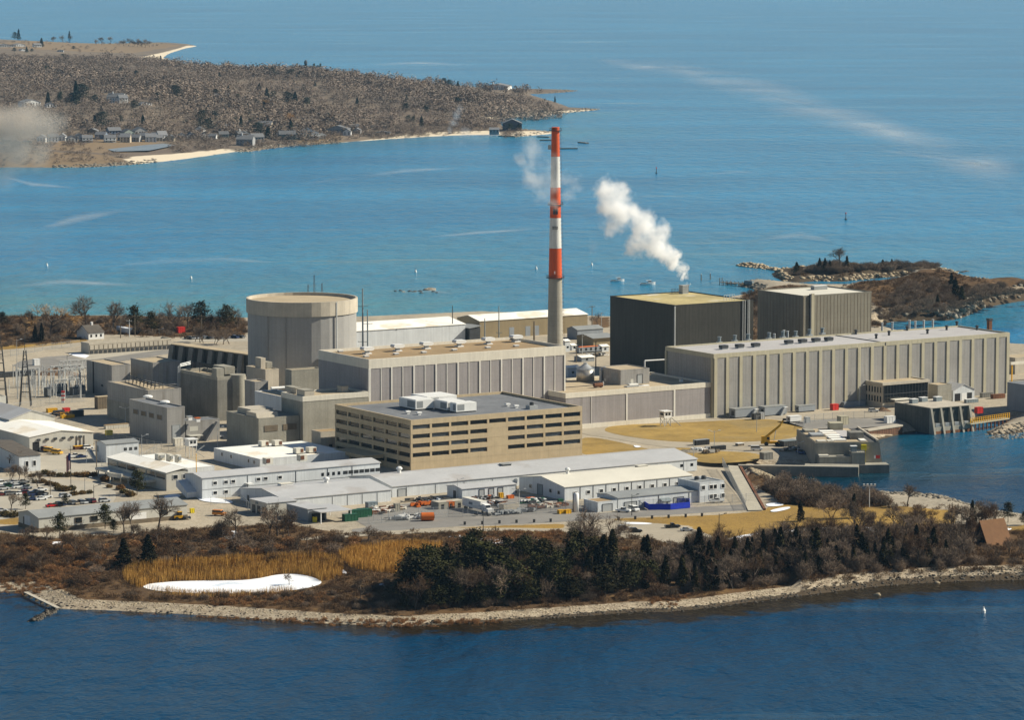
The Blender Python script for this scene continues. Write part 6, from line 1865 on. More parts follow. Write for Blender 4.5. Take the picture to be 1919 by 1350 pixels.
for i, (px, py, w, d, n, ms, lab) in enumerate([
 (700, 962, 9, 7, 30, ['timber', 'paint_white', 'rust'], 'rubble of planks and rusty steel in the left yard'), (725, 958, 10, 6, 26, ['timber', 'parapet_cream', 'rust'], 'white and rusty scrap left of the concrete block post'),
 (760, 973, 9, 5, 26, ['paint_white', 'steel_dark', 'steel_galv'], 'grey and white scrap left of the orange drum'), (786, 972, 6, 5, 16, ['steel_dark', 'paint_white'], 'dark steel scrap behind the orange drum'),
 (790, 940, 12, 5, 16, ['timber', 'steel_dark'], 'timber frames along the warehouse wall'), (798, 948, 10, 5, 16, ['timber_brown', 'paint_orange'], 'brown pipe rack left of the yard hut'),
 (958, 963.5, 15, 3, 40, ['steel_dark', 'steel_galv', 'paint_grey'], 'long grey pallet row right of the lorry'), (925, 947, 9, 7, 26, ['steel_dark', 'paint_white', 'timber_brown'], 'mixed scrap behind the lorry cab'),
 (1028, 951, 12, 5, 26, ['timber_brown', 'rust', 'parapet_cream'], 'brown steel bundle pile left of the green bin'), (905, 937, 10, 3, 18, ['steel_dark', 'timber_brown', 'steel_galv'], 'dark scrap below the roller doors'),
 (1000, 943, 9, 5, 18, ['steel_dark', 'paint_white', 'paint_green'], 'shadowed scrap along the blue gable'), (1310, 846, 6, 3, 16, ['steel_galv', 'paint_white'], 'pale scrap at the right end of the long warehouse'),
 (1330, 850, 6, 3, 14, ['steel_galv', 'timber'], 'grey plank scrap on the lawn right of the long warehouse'), (119, 779, 9, 5, 22, ['steel_dark', 'rust', 'paint_yellow'], 'dark jumble of machinery in the equipment yard'),
 (150, 836, 8, 3, 14, ['steel_dark', 'paint_yellow', 'timber'], 'jumble of timber and yellow steel by the white roofed warehouse'), (820, 942, 8, 3, 12, ['siding_white', 'steel_dark'], 'white tent shapes and frames by the warehouse door'),
 (1480, 845, 8, 3, 12, ['timber', 'steel_galv'], 'pallets on the quay road below the racks'), (960, 629, 10, 3, 14, ['steel_dark', 'timber'], 'dark stores along the tan warehouse wall'), (790, 637, 40, 3, 40, ['timber', 'parapet_cream', 'steel_dark'], 'long row of crates along the far white roofed warehouse'),
 (740, 645, 14, 3, 20, ['concrete_pale', 'steel_galv'], 'grey stores behind the turbine hall parapet'), (1120, 668, 9, 3, 16, ['steel_dark', 'timber', 'paint_white'], 'stores beside the black reactor building'), (600, 832, 6, 2, 12, ['steel_galv', 'concrete'], 'pale fittings along the fuel block wall')]):
 scrap(lab, px, py, w, d, n, ms, 40 + i)
def lamp(px, py, yt, lab, arms=1, group='lamp posts on the site', m='steel_galv'):
 p = PG(px, py)
 hh_ = height_to(p, yt)
 k = thing('street_lamp', lab, 'lamp post', p, 0, group)
 MB().tube((0, 0, 0), (0, 0, hh_), .16, .09, n=6).obj('pole', M[m], k)
 for s_ in ((1,) if arms == 1 else (-1, 1)):
  q = MB()
  q.tube((0, 0, hh_ - .8), (s_ * 2.2, 0, hh_), .07, n=5)
  q.box(s_ * 2.2 - .5, -.22, hh_ - .05, s_ * 2.2 + .5, .22, hh_ + .18)
  q.obj('lamp_head', M['paint_white' if m != 'steel_dark' else 'steel_dark'], k)
 return k
for px, py, yt, ar, mm, lab in [
 (857, 935.5, 897, 1, 'steel_galv', 'grey lamp post at the corner of the three door shed'), (973, 949, 917, 2, 'steel_pale', 'pale double armed lamp post right of the tan box hut'), (905.5, 997, 951, 1, 'steel_dark', 'dark lamp post on the front path'),
 (1347.5, 1000, 963, 1, 'steel_dark', 'dark lamp post on the front lawn at the right'), (1184, 967, 927, 1, 'steel_dark', 'lamp post at the fence left of the blue screens'), (176, 944, 909, 1, 'steel_dark', 'lamp post behind the long shed at the car park edge'),
 (159, 924, 895, 1, 'steel_galv', 'lamp post on the car park island'), (94.5, 931, 882, 1, 'timber', 'lamp post left of the flagpole'), (235, 793, 763, 2, 'steel_pale', 'double armed lamp post left of the louvred metal building'),
 (1338.5, 841, 807, 2, 'steel_galv', 'double armed lamp post on the lawn road'), (1216, 786, 748, 1, 'steel_galv', 'lamp post before the link building'), (1262, 786, 752, 1, 'steel_dark', 'lamp post right of the watch cabin'),
 (1418, 810, 778, 1, 'steel_galv', 'lamp post on the oval lawn'), (1610, 762, 722, 1, 'steel_pale', 'pale lamp post at the corner of the glass fronted annex'), (266, 868, 815, 1, 'steel_galv', 'lamp post right of the small two storey box'),
 (32, 690, 636, 1, 'steel_galv', 'lamp post on the road behind the pylons'), (126, 693, 665, 1, 'steel_dark', 'lamp post on the switchyard road'), (298, 626, 616, 1, 'steel_galv', 'lamp post near the far car row'),
 (408, 843, 800, 1, 'steel_galv', 'lamp post before the enclosed stair'), (735, 648, 618, 2, 'steel_dark', 'dark floodlight post beyond the turbine hall roof'), (1091, 667, 628, 1, 'steel_pale', 'pale lamp post among the sheds by the black building'),
 (1495, 851, 828, 1, 'steel_galv', 'lamp post on the quay before the near intake'), (878, 636, 617, 1, 'steel_pale', 'pale lamp post at the tan warehouse gable'), (162, 868, 842, 1, 'paint_white', 'white post with yellow foot in the left yard')]:
 lamp(px, py, yt, lab, ar, m=mm)
p = PG(1629, 951)
k = thing('floodlight_mast', 'pale floodlight mast on the point by the lagoon', 'floodlight', p, 0)
hh = height_to(p, 912)
MB().tube((0, 0, 0), (0, 0, hh), .2, .14, n=6).obj('pole', M['steel_pale'], k)
m = MB()
m.box(-2.4, -.1, hh, 2.4, .1, hh + .2)
m.obj('crossbar', M['steel_pale'], k)
for x in (-2, -.7, .7, 2):
 MB().box(x - .35, -.5, hh + .202, x + .35, .2, hh + .9).obj('lamp_head', M['paint_white'], k)
def pole(px, py, yt, lab, arms=(), r0=.2, m='timber', name='utility_pole', group='poles on the site'):
 p = PG(px, py)
 hh_ = height_to(p, yt)
 k = thing(name, lab, 'pole', p, 0, group)
 MB().tube((0, 0, 0), (0, 0, hh_), r0, r0 * .7, n=6).obj('pole', M[m], k)
 for z_, L in arms:
  q = MB().box(-L / 2, -.1, hh_ - z_ - .12, L / 2, .1, hh_ - z_ + .12)
  for x in (-L / 2 + .2, 0, L / 2 - .2):
   q.tube((x, 0, hh_ - z_ + .12), (x, 0, hh_ - z_ + .5), .07, n=5)
  q.obj('crossarm', M[m], k)
 return k
for px, py, yt, ar, r0, mm, lab in [
 (680, 668, 541, ((9, 5), (27, 5), (35, 5)), .5, 'steel_blue', 'tall blue grey steel mast right of the cylinder'), (689, 668, 581, ((7, 5), (20, 5)), .45, 'steel_blue', 'shorter blue grey steel mast right of the cylinder'),
 (848, 640, 573, (), .3, 'steel_dark', 'dark slim mast behind the far white roofed warehouse'), (935, 641, 574, ((14, 3),), .35, 'steel_blue', 'tall steel pole left of the stack'), (908.5, 641, 597, ((12, 3),), .35, 'steel_blue', 'shorter steel pole left of the stack'),
 (1001, 646, 602, (), .55, 'timber', 'thick brown wooden pole left of the stack'), (1109.5, 612, 573, ((.6, 3),), .28, 'timber', 'wooden pole with crossarm on the shore right of the tan warehouse'), (1127, 612, 586, ((.5, 2),), .2, 'steel_galv', 'thin grey pole on the shore behind the black building'),
 (1116.5, 690, 640, (), .3, 'steel_dark', 'dark pole behind the silver tank'), (1080, 680, 648, (), .22, 'timber', 'pole left of the silver tank'), (242.5, 632, 599, ((.8, 3),), .3, 'steel_pale', 'pale pole by the white trailer among the shore trees'), (253, 631, 590, ((1, 3),), .25, 'timber', 'brown pole right of the white trailer'),
 (226, 634, 596, ((1, 8), (3, 8)), .3, 'timber', 'pole with two wide crossarms behind the storage block'), (378, 640, 590, ((.8, 3),), .25, 'timber', 'pole near the far parking row'), (181, 887, 826, (), .22, 'timber', 'wooden pole beside the ribbon window building'),
 (72, 742, 695, (), .3, 'steel_galv', 'thin post among the switchyard gear, right of the pylons'), (33, 748, 688, (), .3, 'steel_galv', 'thin post between the two pylons'), (1300, 866, 826, (), .15, 'steel_galv', 'thin post right of the long warehouse'),
 (1866, 690, 640, (), .15, 'steel_galv', 'thin post beyond the right end of the long hall'), (368, 893, 850, (), .2, 'paint_yellow', 'yellow post before the flat white roofed building'), (1485, 546, 498, (), .12, 'steel_dark', 'thin post behind the islet')][:20]:
 pole(px, py, yt, lab, ar, r0, mm)
p = PG(133, 916)
k = thing('flagpole', 'tall dark flagpole with a limp striped flag by the car park', 'flagpole', p, 0)
hh = height_to(p, 836)
MB().tube((0, 0, 0), (0, 0, hh), .14, .08, n=6).obj('pole', M['steel_dark'], k)
fl = thing('flag', 'limp red white and blue flag hanging from the dark flagpole', 'flag', p, 0)
m = MB()
cols = ['flag_red', 'paint_white']
nst = 13
z1, z0 = hh - 3, hh - 9.0
for j in range(nst):
 x0, x1 = -.12 - 1.5 * j / nst, -.12 - 1.5 * (j + 1) / nst
 y0, y1 = .35 * math.sin(j * 1.3), .35 * math.sin((j + 1) * 1.3)
 top0, top1 = z1 - .9 * j / nst, z1 - .9 * (j + 1) / nst
 vs = [(x0, y0, z0 - .1 * j), (x1, y1, z0 - .1 * (j + 1)), (x1, y1, top1), (x0, y0, top0)]
 off_ = [(v[0], v[1] + .06, v[2]) for v in vs]
 m.add(vs + off_, [(0, 1, 2, 3), (7, 6, 5, 4), (0, 4, 5, 1), (1, 5, 6, 2), (2, 6, 7, 3), (3, 7, 4, 0)], j % 2)
m.obj('stripes', [M['flag_red'], M['paint_white']], fl)
MB().box(-.8, -.5, z1 - 2.6, -.1, .52, z1 + .05).obj('canton', M['flag_blue'], fl)
fen = bpy.data.materials.new('chain_link')
t, out = nt(fen)
b = N(t, 'ShaderNodeBsdfPrincipled')
b.inputs['Base Color'].default_value = (.30, .30, .29, 1)
b.inputs['Roughness'].default_value = .6
tr = N(t, 'ShaderNodeBsdfTransparent')
mx = N(t, 'ShaderNodeMixShader')
mx.inputs[0].default_value = .16
t.links.new(tr.outputs[0], mx.inputs[1])
t.links.new(b.outputs[0], mx.inputs[2])
t.links.new(mx.outputs[0], out.inputs[0])
def fence(lab, pix, hgt=3.0, step=4.0, m='steel_galv', fabric=True):
 p0 = P(*pix[0])
 k = thing('chain_link_fence', lab, 'fence', p0, 0)
 post = MB().tube((0, 0, 0), (0, 0, hgt + .3), .07, n=5).mesh('post', M[m])
 rail, fab = MB(), MB()
 n_all = 0
 pts_ = [P(*q) for q in pix]
 for A, B in zip(pts_, pts_[1:]):
  a_, b_ = A - p0, B - p0
  for zz_ in (.15, hgt):
   rail.tube((a_.x, a_.y, zz_), (b_.x, b_.y, zz_), .05, n=4)
  fab.quad((a_.x, a_.y, .05), (b_.x, b_.y, .05), (b_.x, b_.y, hgt), (a_.x, a_.y, hgt))
  n = max(1, int((B - A).length / step))
  for i in range(n):
   if n_all < 95:
    o = link('post', post, k)
    o.location = a_ + (b_ - a_) * (i / n)
    n_all += 1
 rail.obj('rail', M[m], k)
 if fabric:
  fab.obj('mesh_fabric', fen, k)
 return k
fence('long chain link fence along the front perimeter road', [(690, 983), (840, 970), (950, 966), (1060, 961), (1200, 953), (1320, 946), (1424, 940)], step=5)
fence('inner chain link fence along the yard front', [(700, 977), (840, 964.5), (950, 961), (1060, 956), (1130, 955)], step=6)
fence('chain link fence between the yard and the brick sheds on the left', [(190, 874), (260, 884), (262, 866), (300, 846)], step=5)
fence('chain link fence before the loading docks', [(395, 947), (450, 940), (470, 960)], step=5)
fence('fence round the lagoon yard behind the near intake', [(1505, 806), (1510, 792), (1560, 787), (1640, 783), (1680, 781)], step=5)
fence('fence along the switchyard front', [(15, 770), (60, 765), (110, 757), (160, 752)], step=5)
fence('fence along the upper road before the storage block', [(20, 668), (80, 657), (150, 648)], step=6)
fence('fence before the louvred metal building', [(200, 822), (262, 836), (330, 848), (352, 838)], step=5)
fence('tall grey see-through fence running diagonally by the concrete ramp', [(1354, 873), (1376, 915), (1398, 958)], 3.2, 3.0)
o = sheet('ramp', [(1364, 874), (1383, 875), (1430, 958), (1402, 959)], .35, M['concrete_panel'])
A, B = P(1386, 877), P(1431, 957)
k = thing('retaining_edge', 'rust brown retaining edge along the concrete ramp', 'retaining wall', A, math.atan2(B.y - A.y, B.x - A.x))
MB().box(0, 0, -3, (B - A).length, .8, .5).obj('plank_wall', M['timber_brown'], k)
MB().box(-.1, -.1, .502, (B - A).length, .9, .65).obj('cap', M['rust'], k)
for i, (px, py) in enumerate([(871, 984.5), (904, 983.5), (936, 982), (968, 981), (1001, 980), (1032, 979), (1159, 975.5), (1190.5, 974), (1222, 973), (1253, 971.5), (1285, 970), (1315.5, 968.5)]):
 k = thing('road_bollard', 'dark square bollard on the front road edge, %s from the left' % ['first', 'second', 'third', 'fourth', 'fifth', 'sixth', 'seventh', 'eighth', 'ninth', 'tenth', 'eleventh', 'twelfth'][i], 'bollard',
   P(px, py) + Vector((0, 0, .04)), GRID, 'dark bollards along the front road')
 MB().box(-.32, -.3, 0, .32, .3, 1.1).obj('post', M['paint_black'], k)
 MB().box(-.36, -.34, 1.102, .36, .34, 1.2).obj('cap', M['steel_dark'], k)
c0 = P(1247, 799)
k = thing('watch_cabin', 'small white watch cabin with dark windows on a steel frame with stair', 'watch tower', c0, GRID)
hh = height_to(c0, 770)
m = MB()
for x in (-1.6, 1.6):
 for y in (-1.6, 1.6):
  m.tube((x, y, 0), (x, y, hh - 3), .14, n=5)
for a_, b_ in (((-1.6, -1.6), (1.6, -1.6)), ((-1.6, -1.6), (-1.6, 1.6)), ((1.6, -1.6), (1.6, 1.6))):
 m.tube((*a_, .3), (*b_, hh - 3.2), .09, n=4)
 m.tube((*b_, .3), (*a_, hh - 3.2), .09, n=4)
m.obj('frame', M['steel_pale'], k)
MB().box(-1.9, -1.9, hh - 2.998, 1.9, 1.9, hh - .3).obj('cabin', M['paint_white'], k)
for x in (-1.3, .25):
 MB().box(x, -1.97, hh - 1.9, x + 1.1, -1.85, hh - .8).obj('window', M['glass_dark'], k)
MB().box(-1.97, -1.2, hh - 1.9, -1.85, 1.2, hh - .8).obj('window', M['glass_dark'], k)
MB().box(-2.2, -2.2, hh - .298, 2.2, 2.2, hh).obj('roof', M['paint_white'], k)
m = MB()
m.extr_x([(-.4, 0), (.4, 0), (.4, .1), (-.4, .1)], 0, .1)
for dy in (-2.6, -2.0):
 m.tube((6.5, dy, 0), (1.5, dy, hh - 3), .1, n=4)
for i in range(8):
 f = i / 8
 m.tube((6.5 - 5 * f, -2.6, (hh - 3) * f), (6.5 - 5 * f, -2.0, (hh - 3) * f), .1, n=4)
m.obj('stair', M['steel_galv'], k)
c0 = P(358, 858)
k = thing('watch_cabin', 'white watch cabin on a zigzag stair frame behind the ribbon window building', 'watch tower', c0, GRID)
hh = height_to(c0, 822)
m = MB()
for x in (-1.6, 1.6):
 for y in (-1.6, 1.6):
  m.tube((x, y, 0), (x, y, hh - 3), .14, n=5)
m.obj('frame', M['steel_pale'], k)
MB().box(-1.9, -1.9, hh - 2.998, 1.9, 1.9, hh - .3).obj('cabin', M['paint_white'], k)
for x in (-1.3, .25):
 MB().box(x, -1.97, hh - 1.9, x + 1.1, -1.85, hh - .8).obj('window', M['glass_dark'], k)
MB().box(-2.2, -2.2, hh - .298, 2.2, 2.2, hh).obj('roof', M['paint_white'], k)
m = MB()
for j in range(2):
 for dy in (-2.6, -2.0):
  m.tube((5 if j == 0 else 1, dy, (hh - 3) * j / 2), (1 if j == 0 else 5, dy, (hh - 3) * (j + 1) / 2), .1, n=4)
m.obj('stair', M['steel_galv'], k)
def pylon(px, py, yt, ym, w, lab):
 p = P(px, py)
 hh_, hm2 = height_to(p, yt), height_to(p, ym)
 k = thing('lattice_pylon', lab, 'pylon', p, 0, 'dark tapering pylons in the switchyard')
 m = MB()
 w0, w1 = w, .5
 cs = lambda f: [((w0 + (w1 - w0) * f) * sx, (w0 + (w1 - w0) * f) * .7 * sy, hh_ * f) for sx, sy in ((-1, -1), (1, -1), (1, 1), (-1, 1))]
 a_, b_ = cs(0), cs(1)
 for i in range(4):
  MB().tube(a_[i], b_[i], .28, .2, n=5).obj('leg', M['steel_dark'], k)
 m = MB()
 for f in (.25, .4, .55, .7, .85):
  c_ = cs(f)
  for i in range(4):
   m.tube(c_[i], c_[(i + 1) % 4], .14, n=4)
 for f0, f1 in ((.7, .85), (.85, 1)):
  c0_, c1_ = cs(f0), cs(f1)
  for i in range(4):
   m.tube(c0_[i], c1_[(i + 1) % 4], .1, n=4)
 m.obj('brace', M['steel_dark'], k)
 MB().tube((0, 0, hh_), (0, 0, hm2), .14, n=5).obj('mast', M['steel_dark'], k)
 return k
pylon(48, 761, 657, 629, 2.5, 'dark tapering pylon standing before the switchyard, the complete one')
pylon(3, 757, 648, 630, 2.5, 'dark tapering pylon cut by the left edge')
rr = random.Random(5)
bus = None
for i in range(92):
 px, py = 14 + rr.random() * 140, 716 + rr.random() * 32
 if px < 62 and rr.random() < .5:
  continue
 hgt = rr.choice([5, 6.5, 8, 9.5])
 p = P(px, py)
 k = thing('bus_support', 'pale switchyard post with stacked insulators among many like it', 'insulator post', p, GRID, 'insulator posts in the switchyard')
 MB().tube((0, 0, 0), (0, 0, hgt * .6), .16, n=5).obj('post', M['steel_pale'], k)
 m = MB()
 for j in range(6):
  z_ = hgt * .6 + hgt * .4 * j / 6
  m.lathe([(.14, z_), (.28, z_ + hgt * .02), (.14, z_ + hgt * .066)], 6)
 m.obj('insulator', M['paint_grey'], k)
for i, (px, py, n, hgt, an) in enumerate([(95, 722, 5, 9, 0), (120, 726, 5, 9, 0), (85, 735, 6, 10, 0), (130, 738, 4, 8, 0), (105, 744, 4, 8, 0), (30, 728, 4, 9, 0), (150, 724, 3, 9, 1), (112, 716, 5, 10, 0)]):
 k = thing('bus_gantry', 'pale steel gantry frame in the switchyard, %s' % ['at the back left', 'at the back right', 'centre', 'front right', 'front centre', 'beside the pylons', 'by the metal box building', 'furthest back'][i], 'gantry', P(px, py), GRID + an * 1.57, 'gantries in the switchyard')
 for j in range(n):
  m = MB()
  m.tube((j * 4, 0, 0), (j * 4, 0, hgt), .17, n=5)
  m.tube((j * 4, 0, hgt * .6), (j * 4 + 1.6, 0, hgt), .1, n=4)
  m.obj('column', M['steel_pale'], k)
 m = MB()
 m.tube((0, -.4, hgt), ((n - 1) * 4, -.4, hgt), .13, n=5)
 m.tube((0, .4, hgt - .8), ((n - 1) * 4, .4, hgt - .8), .13, n=5)
 for j in range((n - 1) * 2):
  m.tube((j * 2, -.4, hgt), (j * 2 + 2, .4, hgt - .8), .08, n=4)
 m.obj('beam', M['steel_pale'], k)
for i, (px, py, w) in enumerate([(106, 738, 5.5), (136, 744, 6), (145, 740, 4), (88, 745, 3)]):
 k = thing('transformer', 'dark grey transformer with cooling fins in the switchyard, %s' % ['left of centre', 'the big one at the right', 'at the back right', 'at the front left'][i], 'transformer', P(px, py), GRID, 'transformers in the switchyard')
 MB().box(0, 0, .3, w, 3, 4.2).obj('tank', M['steel_dark'], k)
 m = MB()
 for j in range(7):
  m.box(j * w / 7 + .1, -1.2, .8, j * w / 7 + .3, -.002, 3.8)
 m.obj('cooling_fin', M['paint_grey'], k)
 for j in range(3):
  MB().tube((w * (.2 + .3 * j), 1.5, 4.202), (w * (.2 + .3 * j) + .4, 1.2, 6.2), .22, .12, n=6).obj('bushing', M['paint_white'], k)
k = thing('warning_barrier', 'red and white striped barrier post at the front of the switchyard', 'barrier', P(118, 755), 0)
for j in range(6):
 MB().box(-.7, -.5, j * .9, .7, .5, j * .9 + .88).obj('stripe', M['paint_red' if j % 2 else 'paint_white'], k)
p = P(591, 640)
k = thing('lattice_tower', 'cluster of thin lattice masts rising behind the cylinder roof', 'lattice tower', p, 0)
hh = height_to(p, 516)
m = MB()
for dx, f in ((-3.6, .86), (-.4, 1.0), (3.6, .88)):
 for sx in (-.8, .8):
  m.tube((dx + sx, 0, 0), (dx + sx * .3, 0, hh * f), .16, .1, n=4)
 for j in range(26):
  m.tube((dx - .8 * (1 - .025 * j), 0, hh * f * j / 26), (dx + .8 * (1 - .025 * j), 0, hh * f * (j + 1) / 26), .09, n=4)
m.obj('lattice', M['rust'], k)
rr = random.Random(9)
for i in range(19):
 px = 352 + i * 5.6
 car(rr.choice(['sedan', 'suv']), rr.choice(['black', 'grey', 'silver', 'dark blue', 'black', 'grey']), px, 636 - .02 * (px - 352) + rr.uniform(-.6, .6), GV + .1, 'small dark car in the far row below the shore trees', 'cars in the far row')
sheet('parking_lot', [(330, 642), (345, 630), (470, 628), (470, 640)], .05, M['pavement'])
k = crate('waste_container', 'small red container among the trees left of the cylinder', 'container', 339, 624, 4, 2.4, 3, 'paint_red')
def boat(px, py, an, lab, s=1.0):
 k = thing('lobster_boat', lab, 'boat', P(px, py, 0), an, 'white boats in the bay')
 n = 9
 vs, fs = [], []
 for i in range(n):
  f = i / (n - 1)
  x = -5.2 + 10.6 * f
  w_ = 1.65 * (1 - max(0, f - .55) ** 2 * 4.4)
  w_ = max(w_, .04)
  zt = 1.05 + .9 * f * f
  vs += [(x, -w_ * .7, -.3), (x, -w_, zt), (x, w_, zt), (x, w_ * .7, -.3)]
 for i in range(n - 1):
  for j in range(4):
   a_, b_ = i * 4 + j, i * 4 + (j + 1) % 4
   fs.append((a_, a_ + 4, b_ + 4, b_))
 fs += [(0, 1, 2, 3), (4 * n - 1, 4 * n - 2, 4 * n - 3, 4 * n - 4)]
 vs = [(a * s, b * s, c * s) for a, b, c in vs]
 MB().add(vs, fs).obj('hull', M['paint_white'], k)
 MB().extr_y([(.2 * s, 1.1 * s), (3.6 * s, 1.4 * s), (3.0 * s, 2.0 * s), (2.6 * s, 2.2 * s), (.2 * s, 2.2 * s)], -1.2 * s, 1.2 * s).obj('cabin', M['paint_white'], k)
 MB().extr_y([(.3 * s, 2.202 * s), (2.5 * s, 2.202 * s), (2.1 * s, 2.9 * s), (.3 * s, 2.9 * s)], -1.1 * s, 1.1 * s).obj('window', M['glass_dark'], k)
 MB().box(-1.2 * s, -1.25 * s, 2.902 * s, 2.5 * s, 1.25 * s, 3.05 * s).obj('cabin_roof', M['paint_white'], k)
 m = MB().tube((.4 * s, 0, 3.05 * s), (.4 * s, 0, 5.0 * s), .06 * s, n=5)
 m.obj('mast', M['steel_dark'], k)
 MB().box(-4.6 * s, -1.3 * s, 1.0 * s, -1.3 * s, 1.3 * s, 1.35 * s).obj('deck_gear', M['timber'], k)
 return k
boat(1157, 528, math.radians(12), 'white lobster boat nearer the smokestack', .82)
boat(1214, 534, math.radians(12), 'white lobster boat nearer the steam plume', .9)
for i, (px, py, lab) in enumerate([(779, 511, 'small white buoy beyond the exposed rocks'), (1109, 498, 'small white buoy right of the smokestack'), (358, 523, 'small white buoy in the bay left of the cylinder'), (1843, 1150, 'white float in the near water at the right'), (88, 499, 'tiny white buoy far left in the bay'), (1005, 505, 'tiny white buoy left of the smokestack')]):
 k = thing('buoy', lab, 'buoy', P(px, py, 0), 0, 'white buoys')
 MB().lathe([(.1, -.3), (.7, 0), (.75, .9), (.3, 1.6), (.3, 2.0)], 10).obj('float', M['buoy_white'], k)
 MB().tube((0, 0, 2.002), (0, 0, 2.8), .08, n=5).obj('staff', M['steel_dark'], k)
for i, (px, py, lab) in enumerate([(1230, 325, 'dark channel marker out in the bay'), (1585, 412, 'dark channel marker far right in the bay')]):
 k = thing('channel_marker', lab, 'buoy', P(px, py, 0), 0, 'dark channel markers')
 MB().lathe([(.9, -.3), (1.0, .6), (.3, 1.2), (.25, 4.6)], 10).obj('float', M['steel_dark'], k)
 MB().lathe([(.5, 4.602), (.5, 5.6)], 8).obj('topmark', M['paint_red'], k)
for i, (px, yb, yt, lab) in enumerate([(1314, 526, 514, 'lone dark piling, left of the pair by the pier'), (1331, 524, 513, 'lone dark piling, right of the pair by the pier')]):
 p = P(px, yb, 0)
 k = thing('piling', lab, 'piling', p, 0, 'pilings by the pier')
 MB().tube((0, 0, -2), (0, 0, height_to(p, yt)), .35, .28, n=8).obj('post', M['timber'], k)
 MB().lathe([(.34, height_to(p, yt)), (.1, height_to(p, yt) + .4)], 8).obj('cap', M['steel_galv'], k)
A, B = P(1351, 529, 1.5), P(1412, 534, 1.5)
k = thing('pier', 'wooden pier on dark piles reaching into the bay behind the black building', 'pier', A, math.atan2(B.y - A.y, B.x - A.x))
L = (B - A).length
MB().box(0, -1.2, -.2, L, 1.2, .1).obj('deck', M['timber'], k)
for i in range(9):
 for s_ in (-1, 1):
  MB().tube((L * i / 8, s_ * 1.2, -3.5), (L * i / 8, s_ * 1.2, 1.2 + (i < 1) * 1.5), .22, n=6).obj('pile', M['timber'], k)
MB().box(L * .75, -1.1, .102, L * .99, 1.1, 2.4).obj('shed', M['steel_blue'], k)
k = thing('skiff', 'grey skiff moored beside the wooden pier', 'boat', P(1370, 533, 0), .1)
MB().extr_y([(-3.4, -.2), (3.2, -.2), (4.0, 1.0), (-3.4, .9)], -1.0, 1.0).obj('hull', M['paint_grey'], k)
MB().box(-1, -.6, 1.0, .6, .6, 1.8).obj('console', M['paint_white'], k)
def house(px, py, wpx, hpx, col, lab, roof='house_roof', rise=.55, ang=None, chim=False, porch=False):
 p = PF(px, py)
 s_ = scale_at(p)
 w_, hh_ = wpx / s_ * 1.2, hpx / s_ * 1.35
 an = rr.uniform(-.3, .6) if ang is None else ang
 k = thing('house', lab, 'house', p, an, 'houses across the bay')
 d_ = max(7.0, w_ * .8)
 x0, x1 = -w_ / 2, w_ / 2
 wl = hh_ * .62
 rs = hh_ - wl
 if rr.random() < .5:
  wall = MB().extr_x([(0, -2), (d_, -2), (d_, wl), (d_ / 2, wl + rs), (0, wl)], x0, x1)
  rf = MB().extr_x([(-.5, wl - .2), (d_ / 2, wl + rs + .05), (d_ + .5, wl - .2), (d_ + .5, wl + .15), (d_ / 2, wl + rs + .45), (-.5, wl + .15)], x0 - .4, x1 + .4)
 else:
  wall = MB().extr_y([(x0, -2), (x1, -2), (x1, wl), (0, wl + rs), (x0, wl)], 0, d_)
  rf = MB().extr_y([(x0 - .5, wl - .2), (0, wl + rs + .05), (x1 + .5, wl - .2), (x1 + .5, wl + .15), (0, wl + rs + .45), (x0 - .5, wl + .15)], -.4, d_ + .4)
 o = wall.obj('wall', M['house_wall'], k)
 o.color = (*col, 1)
 rf.obj('roof', M[roof], k)
 nw = max(2, int(w_ / 3))
 for zf in (.2, .6):
  for i in range(nw):
   x = x0 + w_ * (i + .5) / nw
   MB().box(x - .6, -.06, wl * zf, x + .6, .05, wl * zf + 1.4).obj('window', M['glass_dark'], k)
 if chim:
  MB().box(x0 * .5, d_ * .4, wl, x0 * .5 + 1.2, d_ * .4 + 1.2, hh_ + 2.2).obj('chimney', M['paint_white'], k)
 if porch:
  MB().box(x0, -2.6, wl * .48, x1, -.07, wl * .53).obj('porch_roof', M['paint_white'], k)
 return k
rr = random.Random(21)
WH, GR, BE, BL, GG, BR = (.68, .68, .66), (.30, .30, .30), (.42, .36, .28), (.16, .20, .27), (.26, .30, .27), (.22, .17, .13)
